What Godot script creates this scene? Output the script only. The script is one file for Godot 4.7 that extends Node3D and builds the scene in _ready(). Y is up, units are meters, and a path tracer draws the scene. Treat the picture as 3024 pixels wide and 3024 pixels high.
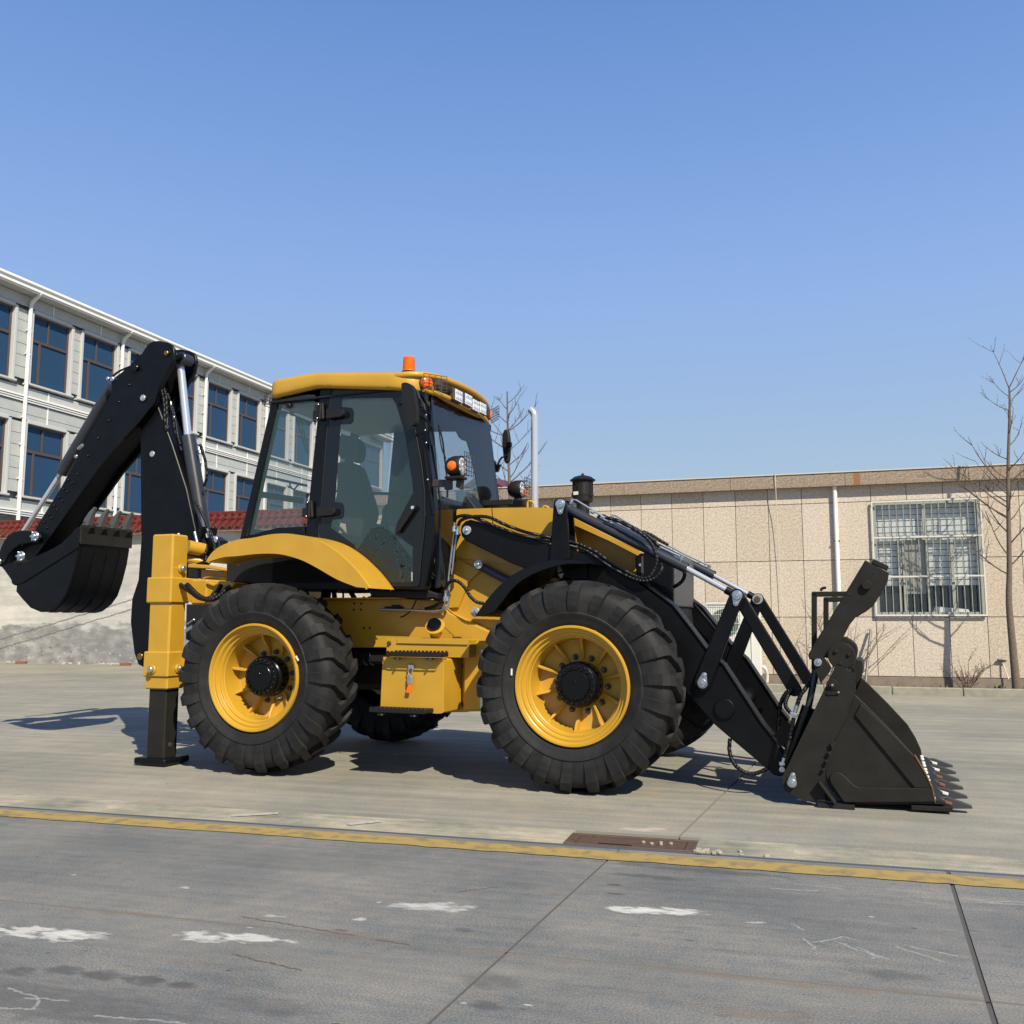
extends Node3D
# A backhoe loader parked on a concrete yard in front of a stone-clad shed, a tile-capped wall and an office block.

const MACHINE_YAW := -21.5      # the loader faces right and a little towards the camera
const WALL_YAW := -18.2         # the shed, the kerb and the boundary wall
const ROAD_YAW := -16.2         # the painted line and the slab joints

class Shape:
	# collects triangles with their own normals, then becomes one mesh
	var v := PackedVector3Array()
	var n := PackedVector3Array()
	var uv := PackedVector2Array()
	var col := PackedColorArray()
	var tint := Color.WHITE

	func tri(a: Vector3, b: Vector3, c: Vector3, na: Vector3, nb: Vector3, nc: Vector3, ua := Vector2.ZERO, ub := Vector2.ZERO, uc := Vector2.ZERO) -> void:
		if (b - a).cross(c - a).dot(na + nb + nc) > 0.0:
			v.append_array([a, c, b]); n.append_array([na, nc, nb]); uv.append_array([ua, uc, ub])
		else:
			v.append_array([a, b, c]); n.append_array([na, nb, nc]); uv.append_array([ua, ub, uc])
		col.append_array([tint, tint, tint])

	func quad(a: Vector3, b: Vector3, c: Vector3, d: Vector3, m: Vector3) -> void:
		tri(a, b, c, m, m, m); tri(a, c, d, m, m, m)

	func face(a: Vector3, b: Vector3, c: Vector3, d: Vector3, outward: Vector3) -> void:
		# a flat four-sided face whose normal is computed and turned towards «outward»
		var m := (c - a).cross(d - b).normalized()
		if m.dot(outward) < 0.0: m = -m
		quad(a, b, c, d, m)

	func box(c: Vector3, s: Vector3, t := Basis(), bev := 0.0) -> void:
		var h := s * 0.5
		bev = minf(bev, minf(h.x, minf(h.y, h.z)) * 0.6)
		for ax in 3:
			var u := (ax + 1) % 3
			var w := (ax + 2) % 3
			for sg in [-1.0, 1.0]:
				var m := Vector3.ZERO; m[ax] = sg
				var q := []
				for k in [[-1, -1], [1, -1], [1, 1], [-1, 1]]:
					var p := Vector3.ZERO
					p[ax] = sg * h[ax]; p[u] = k[0] * (h[u] - bev); p[w] = k[1] * (h[w] - bev)
					q.append(c + t * p)
				quad(q[0], q[1], q[2], q[3], t * m)
				if bev > 0.0:
					# the chamfers along the two edges that this face shares with the next axis
					for s2 in [-1.0, 1.0]:
						var e0 := Vector3.ZERO; var e1 := Vector3.ZERO; var e2 := Vector3.ZERO; var e3 := Vector3.ZERO
						e0[ax] = sg * h[ax]; e0[u] = s2 * (h[u] - bev); e0[w] = -(h[w] - bev)
						e1 = e0; e1[w] = h[w] - bev
						e2 = e1; e2[ax] = sg * (h[ax] - bev); e2[u] = s2 * h[u]
						e3 = e0; e3[ax] = sg * (h[ax] - bev); e3[u] = s2 * h[u]
						var m2 := Vector3.ZERO; m2[ax] = sg; m2[u] = s2
						quad(c + t * e0, c + t * e1, c + t * e2, c + t * e3, (t * m2).normalized())
		if bev > 0.0:
			for sx in [-1.0, 1.0]:
				for sy in [-1.0, 1.0]:
					for sz in [-1.0, 1.0]:
						var d := Vector3(sx, sy, sz)
						var a := d * (h - Vector3(0, bev, bev)); var b := d * (h - Vector3(bev, 0, bev)); var e := d * (h - Vector3(bev, bev, 0))
						var m3 := (t * d).normalized()
						tri(c + t * a, c + t * b, c + t * e, m3, m3, m3)

	func bar(a: Vector3, b: Vector3, wide: float, deep: float, side := Vector3(0, 0, 1), bev := 0.0) -> void:
		# a straight bar from a to b; «deep» is its size towards «side»
		var y := (b - a).normalized()
		var z := (side - y * side.dot(y)).normalized()
		box((a + b) * 0.5, Vector3(wide, a.distance_to(b), deep), Basis(y.cross(z), y, z), bev)

	func prism(poly: PackedVector2Array, z0: float, z1: float, bev := 0.0, t := Transform3D(), steps := 1) -> void:
		# an outline in x and y with thickness from z0 to z1 and chamfered (or, with more steps, rounded) rims
		var p := poly.duplicate()
		if Geometry2D.is_polygon_clockwise(p): p.reverse()
		var k := p.size()
		var en := PackedVector2Array()
		for i in k:
			var d := (p[(i + 1) % k] - p[i]).normalized()
			en.append(Vector2(d.y, -d.x))
		var miter := PackedVector2Array()
		for i in k:
			var m := en[i] + en[(i + k - 1) % k]
			miter.append(m / maxf(0.35, m.length_squared() * 0.5))
		var cap := p
		var soft := 0.8 if steps == 1 else 0.5
		for e in [[z1, 1.0], [z0, -1.0]]:
			if bev <= 0.0: break
			for st in steps:
				var f0 := PI * 0.5 * st / steps; var f1 := PI * 0.5 * (st + 1) / steps
				var lo := PackedVector2Array(); var hi := PackedVector2Array()
				for i in k:
					lo.append(p[i] - miter[i] * bev * (1.0 - cos(f0))); hi.append(p[i] - miter[i] * bev * (1.0 - cos(f1)))
				var za: float = e[0] - e[1] * bev * (1.0 - sin(f0)); var zb: float = e[0] - e[1] * bev * (1.0 - sin(f1))
				var l0 := tan(f0) if steps > 1 else 1.0; var l1 := minf(tan(f1), 50.0) if steps > 1 else 1.0
				for i in k:
					var j := (i + 1) % k
					var na := en[i]; var nb := en[i]
					if en[i].dot(en[(i + k - 1) % k]) > soft: na = (en[i] + en[(i + k - 1) % k]).normalized()
					if en[i].dot(en[j]) > soft: nb = (en[i] + en[j]).normalized()
					_band(t, lo[i], lo[j], hi[i], hi[j], za, zb, na, nb, l0 * e[1], l1 * e[1])
				cap = hi
		for i in k:
			var j := (i + 1) % k
			var na := en[i]; var nb := en[i]
			if en[i].dot(en[(i + k - 1) % k]) > soft: na = (en[i] + en[(i + k - 1) % k]).normalized()
			if en[i].dot(en[j]) > soft: nb = (en[i] + en[j]).normalized()
			_band(t, p[i], p[j], p[i], p[j], z0 + bev, z1 - bev, na, nb, 0.0, 0.0)
		var ix := Geometry2D.triangulate_polygon(cap)
		if ix.is_empty():
			cap = p; ix = Geometry2D.triangulate_polygon(p)
		for i in range(0, ix.size(), 3):
			for s in [[z1, 1.0], [z0, -1.0]]:
				var m := t.basis * Vector3(0, 0, s[1])
				tri(t * _xyz(cap[ix[i]], s[0]), t * _xyz(cap[ix[i + 1]], s[0]), t * _xyz(cap[ix[i + 2]], s[0]), m, m, m)

	func _xyz(p: Vector2, z: float) -> Vector3: return Vector3(p.x, p.y, z)

	func _band(t: Transform3D, a: Vector2, b: Vector2, c: Vector2, d: Vector2, z0: float, z1: float, na: Vector2, nb: Vector2, l0: float, l1: float) -> void:
		var m0 := (t.basis * Vector3(na.x, na.y, l0)).normalized(); var m1 := (t.basis * Vector3(nb.x, nb.y, l0)).normalized()
		var m2 := (t.basis * Vector3(nb.x, nb.y, l1)).normalized(); var m3 := (t.basis * Vector3(na.x, na.y, l1)).normalized()
		var q0 := t * _xyz(a, z0); var q1 := t * _xyz(b, z0); var q2 := t * _xyz(d, z1); var q3 := t * _xyz(c, z1)
		tri(q0, q1, q2, m0, m1, m2); tri(q0, q2, q3, m0, m2, m3)

	func ring(outer: PackedVector2Array, inner: PackedVector2Array, z0: float, z1: float) -> void:
		# a frame between two outlines with the same number of corners
		var k := outer.size()
		var mid := Vector2.ZERO
		for p in inner: mid += p / k
		for i in k:
			var j := (i + 1) % k
			quad(_xyz(outer[i], z1), _xyz(outer[j], z1), _xyz(inner[j], z1), _xyz(inner[i], z1), Vector3(0, 0, 1))
			quad(_xyz(outer[i], z0), _xyz(outer[j], z0), _xyz(inner[j], z0), _xyz(inner[i], z0), Vector3(0, 0, -1))
			var out := (outer[i] + outer[j]) * 0.5 - mid
			face(_xyz(outer[i], z0), _xyz(outer[j], z0), _xyz(outer[j], z1), _xyz(outer[i], z1), Vector3(out.x, out.y, 0))
			face(_xyz(inner[i], z0), _xyz(inner[j], z0), _xyz(inner[j], z1), _xyz(inner[i], z1), Vector3(-out.x, -out.y, 0))

	func tube(pts: PackedVector3Array, r: float, sides := 8, ripple := 0.0, pitch := 0.03, r_end := -1.0) -> void:
		# a round tube along points; ripple gives the coils of a hose guard
		var k := pts.size()
		var frames := []
		var up := Vector3(0.13, 0.2, 0.97).normalized()
		var run := 0.0
		for i in k:
			var d := (pts[mini(i + 1, k - 1)] - pts[maxi(i - 1, 0)]).normalized()
			var x := up.cross(d)
			if x.length() < 0.05: x = Vector3(1, 0, 0).cross(d)
			x = x.normalized()
			up = d.cross(x)
			if i > 0: run += pts[i].distance_to(pts[i - 1])
			var rr := r if r_end < 0.0 else lerpf(r, r_end, float(i) / (k - 1))
			frames.append([pts[i], x, d.cross(x), d, rr, run])
		for i in k - 1:
			for s in sides:
				var q := []
				for e in [[i, s], [i, s + 1], [i + 1, s + 1], [i + 1, s]]:
					var f: Array = frames[e[0]]
					var a: float = TAU * e[1] / sides
					var dir: Vector3 = f[1] * cos(a) + f[2] * sin(a)
					var ph: float = TAU * f[5] / pitch + (a if ripple > 0.0 else 0.0)
					var m := dir
					if ripple > 0.0: m = (dir - f[3] * cos(ph) * 0.45).normalized()
					q.append([f[0] + dir * (f[4] * (1.0 + ripple * sin(ph))), m])
				tri(q[0][0], q[1][0], q[2][0], q[0][1], q[1][1], q[2][1])
				tri(q[0][0], q[2][0], q[3][0], q[0][1], q[2][1], q[3][1])
		for e in [[0, -1.0], [k - 1, 1.0]]:
			var f: Array = frames[e[0]]
			for s in sides:
				var a0 := TAU * s / sides; var a1 := TAU * (s + 1) / sides
				var m: Vector3 = f[3] * e[1]
				tri(f[0], f[0] + (f[1] * cos(a0) + f[2] * sin(a0)) * f[4], f[0] + (f[1] * cos(a1) + f[2] * sin(a1)) * f[4], m, m, m)

	func lathe(prof: PackedVector2Array, t := Transform3D(), seg := 32) -> void:
		# a profile of (radius, height) turned round the z axis of t
		var k := prof.size()
		var sn := PackedVector2Array()
		for i in k - 1:
			var d := (prof[i + 1] - prof[i]).normalized()
			sn.append(Vector2(d.y, -d.x))
		for i in k - 1:
			var na := sn[i]; var nb := sn[i]
			if i > 0 and sn[i].dot(sn[i - 1]) > 0.78: na = (sn[i] + sn[i - 1]).normalized()
			if i < k - 2 and sn[i].dot(sn[i + 1]) > 0.78: nb = (sn[i] + sn[i + 1]).normalized()
			for s in seg:
				var a0 := TAU * s / seg; var a1 := TAU * (s + 1) / seg
				var q0 := t * _turn(prof[i], a0); var q1 := t * _turn(prof[i], a1); var q2 := t * _turn(prof[i + 1], a1); var q3 := t * _turn(prof[i + 1], a0)
				var m0 := t.basis * _turn(na, a0); var m1 := t.basis * _turn(na, a1); var m2 := t.basis * _turn(nb, a1); var m3 := t.basis * _turn(nb, a0)
				if prof[i].x > 0.0001: tri(q0, q1, q2, m0, m1, m2)
				if prof[i + 1].x > 0.0001: tri(q0, q2, q3, m0, m2, m3)

	func _turn(p: Vector2, a: float) -> Vector3: return Vector3(p.x * cos(a), p.x * sin(a), p.y)

	func can(at: Vector3, axis: Vector3, r: float, length: float, seg := 20, bev := 0.004) -> void:
		# a short cylinder with chamfered rims, starting at «at» and growing along «axis»
		var z := axis.normalized()
		var x := Vector3(0.31, 0.9, 0.2).cross(z).normalized()
		lathe(PackedVector2Array([Vector2(0, 0), Vector2(r - bev, 0), Vector2(r, bev), Vector2(r, length - bev), Vector2(r - bev, length), Vector2(0, length)]), Transform3D(Basis(x, z.cross(x), z), at), seg)

	func spike(at: Array, a: Array, b: Array, side: Vector3) -> void:
		# a bar of four faces through points, with its own half sizes at each: a across, b along «side»
		var rings := []
		for i in at.size():
			var d: Vector3 = (at[mini(i + 1, at.size() - 1)] - at[maxi(i - 1, 0)]).normalized()
			var x := d.cross(side).normalized()
			var r := []
			for e in [[-1, -1], [1, -1], [1, 1], [-1, 1]]: r.append(at[i] + x * (a[i] * e[0]) + side * (b[i] * e[1]))
			rings.append(r)
		for i in rings.size() - 1:
			for e in 4:
				var p: Vector3 = rings[i][e]; var q: Vector3 = rings[i][(e + 1) % 4]; var u: Vector3 = rings[i + 1][(e + 1) % 4]; var w: Vector3 = rings[i + 1][e]
				face(p, q, u, w, (p + q + u + w) * 0.25 - (at[i] + at[i + 1]) * 0.5)
		var n := rings.size() - 1
		face(rings[n][0], rings[n][1], rings[n][2], rings[n][3], at[n] - at[n - 1])
		face(rings[0][0], rings[0][1], rings[0][2], rings[0][3], at[0] - at[1])

	func done() -> ArrayMesh:
		var m := ArrayMesh.new()
		var a := []
		a.resize(Mesh.ARRAY_MAX)
		a[Mesh.ARRAY_VERTEX] = v; a[Mesh.ARRAY_NORMAL] = n; a[Mesh.ARRAY_TEX_UV] = uv; a[Mesh.ARRAY_COLOR] = col
		m.add_surface_from_arrays(Mesh.PRIMITIVE_TRIANGLES, a)
		return m


# ---------------------------------------------------------------- helpers
var mats := {}
var rng := RandomNumberGenerator.new()

func p2(f: Array) -> PackedVector2Array:
	var r := PackedVector2Array()
	for i in range(0, f.size(), 2): r.append(Vector2(f[i], f[i + 1]))
	return r

func p3(f: Array) -> PackedVector3Array:
	var r := PackedVector3Array()
	for i in range(0, f.size(), 3): r.append(Vector3(f[i], f[i + 1], f[i + 2]))
	return r

func curve(f: Array, steps := 6) -> PackedVector3Array:
	# a smooth line through the given points
	var p := p3(f)
	var r := PackedVector3Array()
	for i in p.size() - 1:
		var a := p[maxi(i - 1, 0)]; var d := p[mini(i + 2, p.size() - 1)]
		for k in steps:
			r.append(p[i].cubic_interpolate(p[i + 1], a, d, float(k) / steps))
	r.append(p[-1])
	return r

func rounded(f: Array, r: float, steps := 4) -> PackedVector2Array:
	# an outline with its corners rounded by at most r
	var p := p2(f)
	var out := PackedVector2Array()
	var k := p.size()
	for i in k:
		var a := p[(i + k - 1) % k]; var b := p[i]; var c := p[(i + 1) % k]
		var u := (a - b); var w := (c - b)
		var rr := minf(r, minf(u.length(), w.length()) * 0.45)
		for s in steps + 1:
			var t := float(s) / steps
			var q0 := b + u.normalized() * rr; var q1 := b + w.normalized() * rr
			out.append(q0.lerp(b, t).lerp(b.lerp(q1, t), t))
	return out

func spline(f: Array, steps := 5) -> Array:
	# a smooth open line through flat pairs
	var p := p2(f)
	var r := []
	for i in p.size() - 1:
		var a := p[maxi(i - 1, 0)]; var d := p[mini(i + 2, p.size() - 1)]
		for k in steps:
			var q := p[i].cubic_interpolate(p[i + 1], a, d, float(k) / steps)
			r.append(q.x); r.append(q.y)
	r.append(p[-1].x); r.append(p[-1].y)
	return r

func capsule(x0: float, y0: float, r0: float, x1: float, y1: float, r1: float) -> Array:
	# the outline of a bar with round ends
	var out := []
	var a := atan2(y1 - y0, x1 - x0)
	for e in [[x0, y0, r0, a + PI * 0.5], [x1, y1, r1, a - PI * 0.5]]:
		for k in 13:
			var t: float = e[3] + PI * k / 12.0
			out.append(e[0] + cos(t) * e[2]); out.append(e[1] + sin(t) * e[2])
	return out

func band(f: Array, thick: float) -> Array:
	# the outline of a sheet that follows an open line; positive thickness lies on its left
	var p := p2(f)
	var back := []
	var out := f.duplicate()
	for i in range(p.size() - 1, -1, -1):
		var d := (p[mini(i + 1, p.size() - 1)] - p[maxi(i - 1, 0)]).normalized()
		out.append(p[i].x - d.y * thick); out.append(p[i].y + d.x * thick)
	return out

func part(called: String, s: Shape, m: Material, to: Node, label := "") -> MeshInstance3D:
	var o := MeshInstance3D.new()
	o.name = called
	o.mesh = s.done()
	o.material_override = m
	to.add_child(o, true)
	if label: o.set_meta("label", label)
	return o

func piece(called: String, mesh: Mesh, m: Material, to: Node, at: Transform3D) -> MeshInstance3D:
	var o := MeshInstance3D.new()
	o.name = called
	o.mesh = mesh
	o.material_override = m
	o.transform = at
	to.add_child(o, true)
	return o

func plate(called: String, f: Array, z0: float, z1: float, m: Material, to: Node, bev := 0.005, round_by := 0.0) -> MeshInstance3D:
	var s := Shape.new()
	s.prism(rounded(f, round_by) if round_by > 0.0 else p2(f), z0, z1, bev)
	return part(called, s, m, to)

func thing(called: String, label: String, category: String, at := Vector3.ZERO, yaw := 0.0, group := "") -> Node3D:
	var o := Node3D.new()
	o.name = called
	add_child(o, true)
	o.position = at
	o.rotation_degrees.y = yaw
	tag(o, label, category, group)
	return o

func tag(o: Node, label: String, category: String, group := "") -> void:
	o.set_meta("label", label)
	o.set_meta("category", category)
	if group: o.set_meta("group", group)

func structure(o: Node) -> Node:
	o.set_meta("kind", "structure")
	return o

func noise_map(freq: float, seed_no: int, lo: Color, hi: Color, size := 256, octaves := 4, kind := FastNoiseLite.TYPE_SIMPLEX_SMOOTH, a := 0.0, b := 1.0) -> NoiseTexture2D:
	var f := FastNoiseLite.new()
	f.noise_type = kind; f.frequency = freq; f.seed = seed_no; f.fractal_octaves = octaves
	var t := NoiseTexture2D.new()
	t.width = size; t.height = size; t.seamless = true; t.noise = f
	var g := Gradient.new()
	g.offsets = PackedFloat32Array([a, b]); g.colors = PackedColorArray([lo, hi])
	t.color_ramp = g
	return t

func lin(r: float, g: float, b: float) -> Color: return Color(r, g, b).linear_to_srgb()

func mat(called: String, base: Color, rough: float, metal := 0.0, spec := 0.5) -> StandardMaterial3D:
	var m := StandardMaterial3D.new()
	m.resource_name = called
	m.albedo_color = base; m.roughness = rough; m.metallic = metal; m.metallic_specular = spec
	mats[called] = m
	return m

func grain(m: StandardMaterial3D, tex: Texture2D, scale: float, world := false) -> StandardMaterial3D:
	m.albedo_texture = tex
	m.uv1_triplanar = true; m.uv1_world_triplanar = world
	m.uv1_scale = Vector3.ONE * scale
	return m

# ---------------------------------------------------------------- materials
func make_materials() -> void:
	grain(mat("yellow_paint", Color.WHITE, 0.36), noise_map(0.012, 3, lin(0.455, 0.258, 0.022), lin(0.515, 0.295, 0.028), 256, 5), 0.9)
	grain(mat("black_paint", Color.WHITE, 0.40, 0.0, 0.32), noise_map(0.015, 5, lin(0.0022, 0.0026, 0.0034), lin(0.0048, 0.0054, 0.0066), 256, 5), 1.1)
	mat("black_gloss", lin(0.003, 0.0034, 0.0042), 0.24, 0.0, 0.38)
	grain(mat("dark_plastic", Color.WHITE, 0.55, 0.0, 0.4), noise_map(0.2, 6, lin(0.008, 0.008, 0.0085), lin(0.013, 0.013, 0.0135), 256, 3), 4.0)
	grain(mat("bucket_paint", Color.WHITE, 0.55, 0.0, 0.3), noise_map(0.02, 8, lin(0.0150, 0.0140, 0.0118), lin(0.0225, 0.0212, 0.0182), 256, 5), 1.0)
	grain(mat("cylinder_grey", Color.WHITE, 0.34), noise_map(0.02, 9, lin(0.022, 0.025, 0.034), lin(0.030, 0.034, 0.044), 256, 4), 1.2)
	mat("nut_dark", lin(0.10, 0.10, 0.10), 0.3, 0.7)
	mat("chrome", Color(0.84, 0.85, 0.86), 0.20, 0.62)
	mat("zinc", Color(0.72, 0.75, 0.78), 0.32, 0.85)
	mat("washer_grey", lin(0.36, 0.40, 0.43), 0.4, 0.35)
	mat("brass", Color(0.55, 0.42, 0.24), 0.35, 0.8)
	var rub := grain(mat("rubber", Color.WHITE, 0.68, 0.0, 0.4), noise_map(0.010, 11, lin(0.009, 0.009, 0.0095), lin(0.024, 0.024, 0.0235), 512, 6, FastNoiseLite.TYPE_SIMPLEX_SMOOTH, 0.25, 0.85), 0.8)
	rub.heightmap_enabled = true; rub.heightmap_scale = 0.12; rub.heightmap_texture = noise_map(0.12, 12, Color.BLACK, Color.WHITE, 256, 3)
	mat("hose", lin(0.006, 0.006, 0.0065), 0.45, 0.0, 0.4)
	mat("seat_fabric", lin(0.030, 0.032, 0.034), 0.7)
	mat("trim_grey", lin(0.10, 0.105, 0.105), 0.7)
	mat("headliner", lin(0.34, 0.36, 0.35), 0.8)
	mat("frit", lin(0.006, 0.0075, 0.009), 0.10, 0.0, 0.45)
	var g := mat("cab_glass", lin(0.045, 0.105, 0.095), 0.03)
	g.albedo_color.a = 0.17
	g.transparency = BaseMaterial3D.TRANSPARENCY_ALPHA
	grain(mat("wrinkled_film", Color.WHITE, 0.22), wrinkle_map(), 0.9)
	var am := mat("amber_lens", Color(0.98, 0.36, 0.03, 0.82), 0.1)
	am.transparency = BaseMaterial3D.TRANSPARENCY_ALPHA
	mat("amber_core", Color(0.95, 0.42, 0.05), 0.25)
	mat("orange_plastic", Color(0.93, 0.42, 0.09), 0.4)
	mat("led_lens", Color(0.93, 0.94, 0.95), 0.2, 0.25)
	mat("red_lens", Color(0.5, 0.05, 0.03), 0.15)
	mat("grille_grey", lin(0.075, 0.078, 0.082), 0.5)
	mat("tooth_grey", lin(0.075, 0.078, 0.074), 0.55)
	mat("loader_tooth", lin(0.040, 0.043, 0.045), 0.5)
	mat("rust_edge", lin(0.16, 0.085, 0.03), 0.8)
	mat("sticker_white", Color(0.85, 0.85, 0.83), 0.6)
	mat("deep_black", lin(0.005, 0.005, 0.006), 0.7)
	# the place
	grain(mat("stone_light", Color.WHITE, 0.75), speckle(21, Color8(204, 192, 174), Color8(166, 153, 138)), 1.0, true)
	grain(mat("stone_pale", Color.WHITE, 0.75), speckle(22, Color8(208, 197, 180), Color8(170, 158, 144)), 1.05, true)
	grain(mat("stone_warm", Color.WHITE, 0.75), speckle(23, Color8(200, 187, 168), Color8(161, 148, 132)), 0.95, true)
	grain(mat("stone_brown", Color.WHITE, 0.75), speckle(24, Color8(160, 145, 127), Color8(112, 98, 84)), 1.0, true)
	grain(mat("plinth_stone", Color.WHITE, 0.85), noise_map(0.03, 25, Color8(112, 101, 90), Color8(140, 128, 114), 256, 5), 0.8, true)
	grain(mat("kerb_concrete", Color.WHITE, 0.9), noise_map(0.03, 26, Color8(126, 124, 110), Color8(156, 153, 138), 256, 6), 0.7, true)
	mat("joint_dark", lin(0.05, 0.042, 0.035), 0.9)
	mat("stone_rust", Color8(140, 98, 60), 0.8)
	mat("cornice_cap", Color(0.74, 0.70, 0.65), 0.7)
	grain(mat("cladding", Color.WHITE, 0.6), noise_map(0.02, 27, lin(0.385, 0.41, 0.395), lin(0.45, 0.475, 0.455), 256, 5), 0.5, true)
	grain(mat("cladding_pale", Color.WHITE, 0.6), noise_map(0.02, 28, lin(0.42, 0.44, 0.425), lin(0.48, 0.50, 0.485), 256, 5), 0.5, true)
	mat("cladding_joint", lin(0.27, 0.28, 0.27), 0.8)
	mat("casing", lin(0.50, 0.51, 0.50), 0.6)
	mat("white_paint", lin(0.80, 0.80, 0.76), 0.5)
	mat("soffit_white", lin(0.52, 0.52, 0.49), 0.6)
	mat("brown_frame", lin(0.075, 0.055, 0.05), 0.5)
	mat("office_glass", lin(0.022, 0.060, 0.125), 0.05, 0.0, 0.22)  # blue of the reflected sky is put into the pane colour
	mat("roof_dark", lin(0.05, 0.05, 0.055), 0.8)
	mat("window_frame_grey", lin(0.33, 0.34, 0.30), 0.5, 0.2)
	mat("bar_white", lin(0.58, 0.58, 0.53), 0.5)
	mat("blind", lin(0.70, 0.74, 0.72), 0.8)
	mat("curtain", lin(0.30, 0.29, 0.25), 0.9)
	var wg := mat("window_glass", Color(0.25, 0.33, 0.33, 0.05), 0.02)
	wg.transparency = BaseMaterial3D.TRANSPARENCY_ALPHA
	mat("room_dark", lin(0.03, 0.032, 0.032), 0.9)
	grain(mat("bark", Color.WHITE, 0.9), noise_map(0.05, 31, lin(0.085, 0.062, 0.045), lin(0.21, 0.165, 0.125), 256, 5), 2.0)
	mat("twig", lin(0.12, 0.088, 0.065), 0.9)
	grain(mat("red_tile", Color.WHITE, 0.42, 0.0, 0.4), noise_map(0.03, 32, Color8(200, 190, 185), Color.WHITE, 256, 4), 1.0, true).vertex_color_use_as_albedo = true
	mat("tile_mortar", lin(0.42, 0.22, 0.17), 0.9)
	mat("red_brick", lin(0.22, 0.085, 0.06), 0.9)
	grain(mat("cover_steel", Color.WHITE, 0.6), noise_map(0.04, 34, lin(0.075, 0.048, 0.035), lin(0.12, 0.08, 0.06), 256, 5), 2.0)
	grain(mat("line_paint", Color.WHITE, 0.8), noise_map(0.02, 35, lin(0.22, 0.175, 0.085), lin(0.36, 0.255, 0.075), 512, 7, FastNoiseLite.TYPE_SIMPLEX_SMOOTH, 0.2, 0.55), 0.8, true)
	grain(mat("chalk_white", Color.WHITE, 0.9), noise_map(0.05, 36, lin(0.30, 0.29, 0.26), lin(0.50, 0.49, 0.45), 256, 5), 1.5, true)
	grain(mat("soil", Color.WHITE, 1.0), noise_map(0.05, 37, lin(0.12, 0.10, 0.07), lin(0.22, 0.19, 0.14), 256, 5), 1.5, true)
	grain(mat("far_ground", Color.WHITE, 1.0), noise_map(0.03, 38, lin(0.22, 0.205, 0.17), lin(0.28, 0.265, 0.225), 256, 5), 0.1, true)
	mat("joint_grey", lin(0.085, 0.08, 0.072), 0.95)
	mat("gap_dark", lin(0.055, 0.055, 0.058), 0.9)
	mat("leaf_green", lin(0.05, 0.09, 0.025), 0.7)
	mat("leaf_dry", lin(0.16, 0.12, 0.06), 0.9)
	mat("appliance_white", lin(0.66, 0.66, 0.60), 0.5)
	mat("fan_green", lin(0.03, 0.09, 0.085), 0.5)
	mat("rope_white", lin(0.62, 0.56, 0.46), 0.8)
	mat("handle_wood", lin(0.62, 0.55, 0.42), 0.7)
	mat("pole_grey", lin(0.16, 0.16, 0.155), 0.45, 0.3)
	mat("iron", lin(0.07, 0.06, 0.055), 0.6, 0.4)
	mat("far_white", lin(0.60, 0.62, 0.58), 0.8)

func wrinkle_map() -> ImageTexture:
	# ripples of a plastic film on glass, their reflections painted as colour lines
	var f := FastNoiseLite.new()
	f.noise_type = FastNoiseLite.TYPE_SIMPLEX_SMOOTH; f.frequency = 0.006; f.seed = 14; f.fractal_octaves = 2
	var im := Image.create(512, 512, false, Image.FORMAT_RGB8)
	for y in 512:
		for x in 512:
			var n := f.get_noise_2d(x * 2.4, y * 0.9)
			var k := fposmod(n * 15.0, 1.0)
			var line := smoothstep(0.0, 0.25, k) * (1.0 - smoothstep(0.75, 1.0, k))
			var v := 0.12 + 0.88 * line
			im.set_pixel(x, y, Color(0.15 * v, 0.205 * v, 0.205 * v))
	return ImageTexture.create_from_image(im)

func speckle(seed_no: int, pale: Color, dark: Color) -> NoiseTexture2D:
	return noise_map(0.05, seed_no, dark, pale, 512, 6, FastNoiseLite.TYPE_SIMPLEX_SMOOTH, 0.18, 0.68)

# ---------------------------------------------------------------- concrete surfaces
func noise_bytes(w: int, h: int, freq: float, seed_no: int, octaves: int) -> PackedByteArray:
	var f := FastNoiseLite.new()
	f.noise_type = FastNoiseLite.TYPE_SIMPLEX_SMOOTH; f.frequency = freq; f.seed = seed_no; f.fractal_octaves = octaves
	return f.get_image(w, h).get_data()

func stretched(w: int, h: int, sx: int, freq: float, seed_no: int, octaves: int) -> PackedByteArray:
	# streaks along the first axis
	var f := FastNoiseLite.new()
	f.noise_type = FastNoiseLite.TYPE_SIMPLEX_SMOOTH; f.frequency = freq; f.seed = seed_no; f.fractal_octaves = octaves
	var im := f.get_image(w / sx, h)
	im.resize(w, h, Image.INTERPOLATE_CUBIC)
	return im.get_data()

func concrete_image(w: int, h: int, base: Color, seed_no: int, streak: float, blotch: float, fine: float, warm: float) -> Image:
	var a := noise_bytes(w, h, 0.0035, seed_no, 4)
	var b := noise_bytes(w, h, 0.03, seed_no + 1, 4)
	var c := noise_bytes(w, h, 0.35, seed_no + 2, 2)
	var s := stretched(w, h, 16, 0.045, seed_no + 3, 4)
	var out := PackedByteArray()
	out.resize(w * h * 3)
	var r0 := base.r * 255.0; var g0 := base.g * 255.0; var b0 := base.b * 255.0
	for i in w * h:
		var big := (a[i] - 128) * blotch
		var d := big + (b[i] - 128) * blotch * 0.45 + (c[i] - 128) * fine + (s[i] - 128) * streak
		var k := (b[i] - 128) * warm + big * 0.22
		out[i * 3] = clampi(int(r0 + d + k), 0, 255)
		out[i * 3 + 1] = clampi(int(g0 + d), 0, 255)
		out[i * 3 + 2] = clampi(int(b0 + d - k), 0, 255)
	return Image.create_from_data(w, h, false, Image.FORMAT_RGB8, out)

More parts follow.
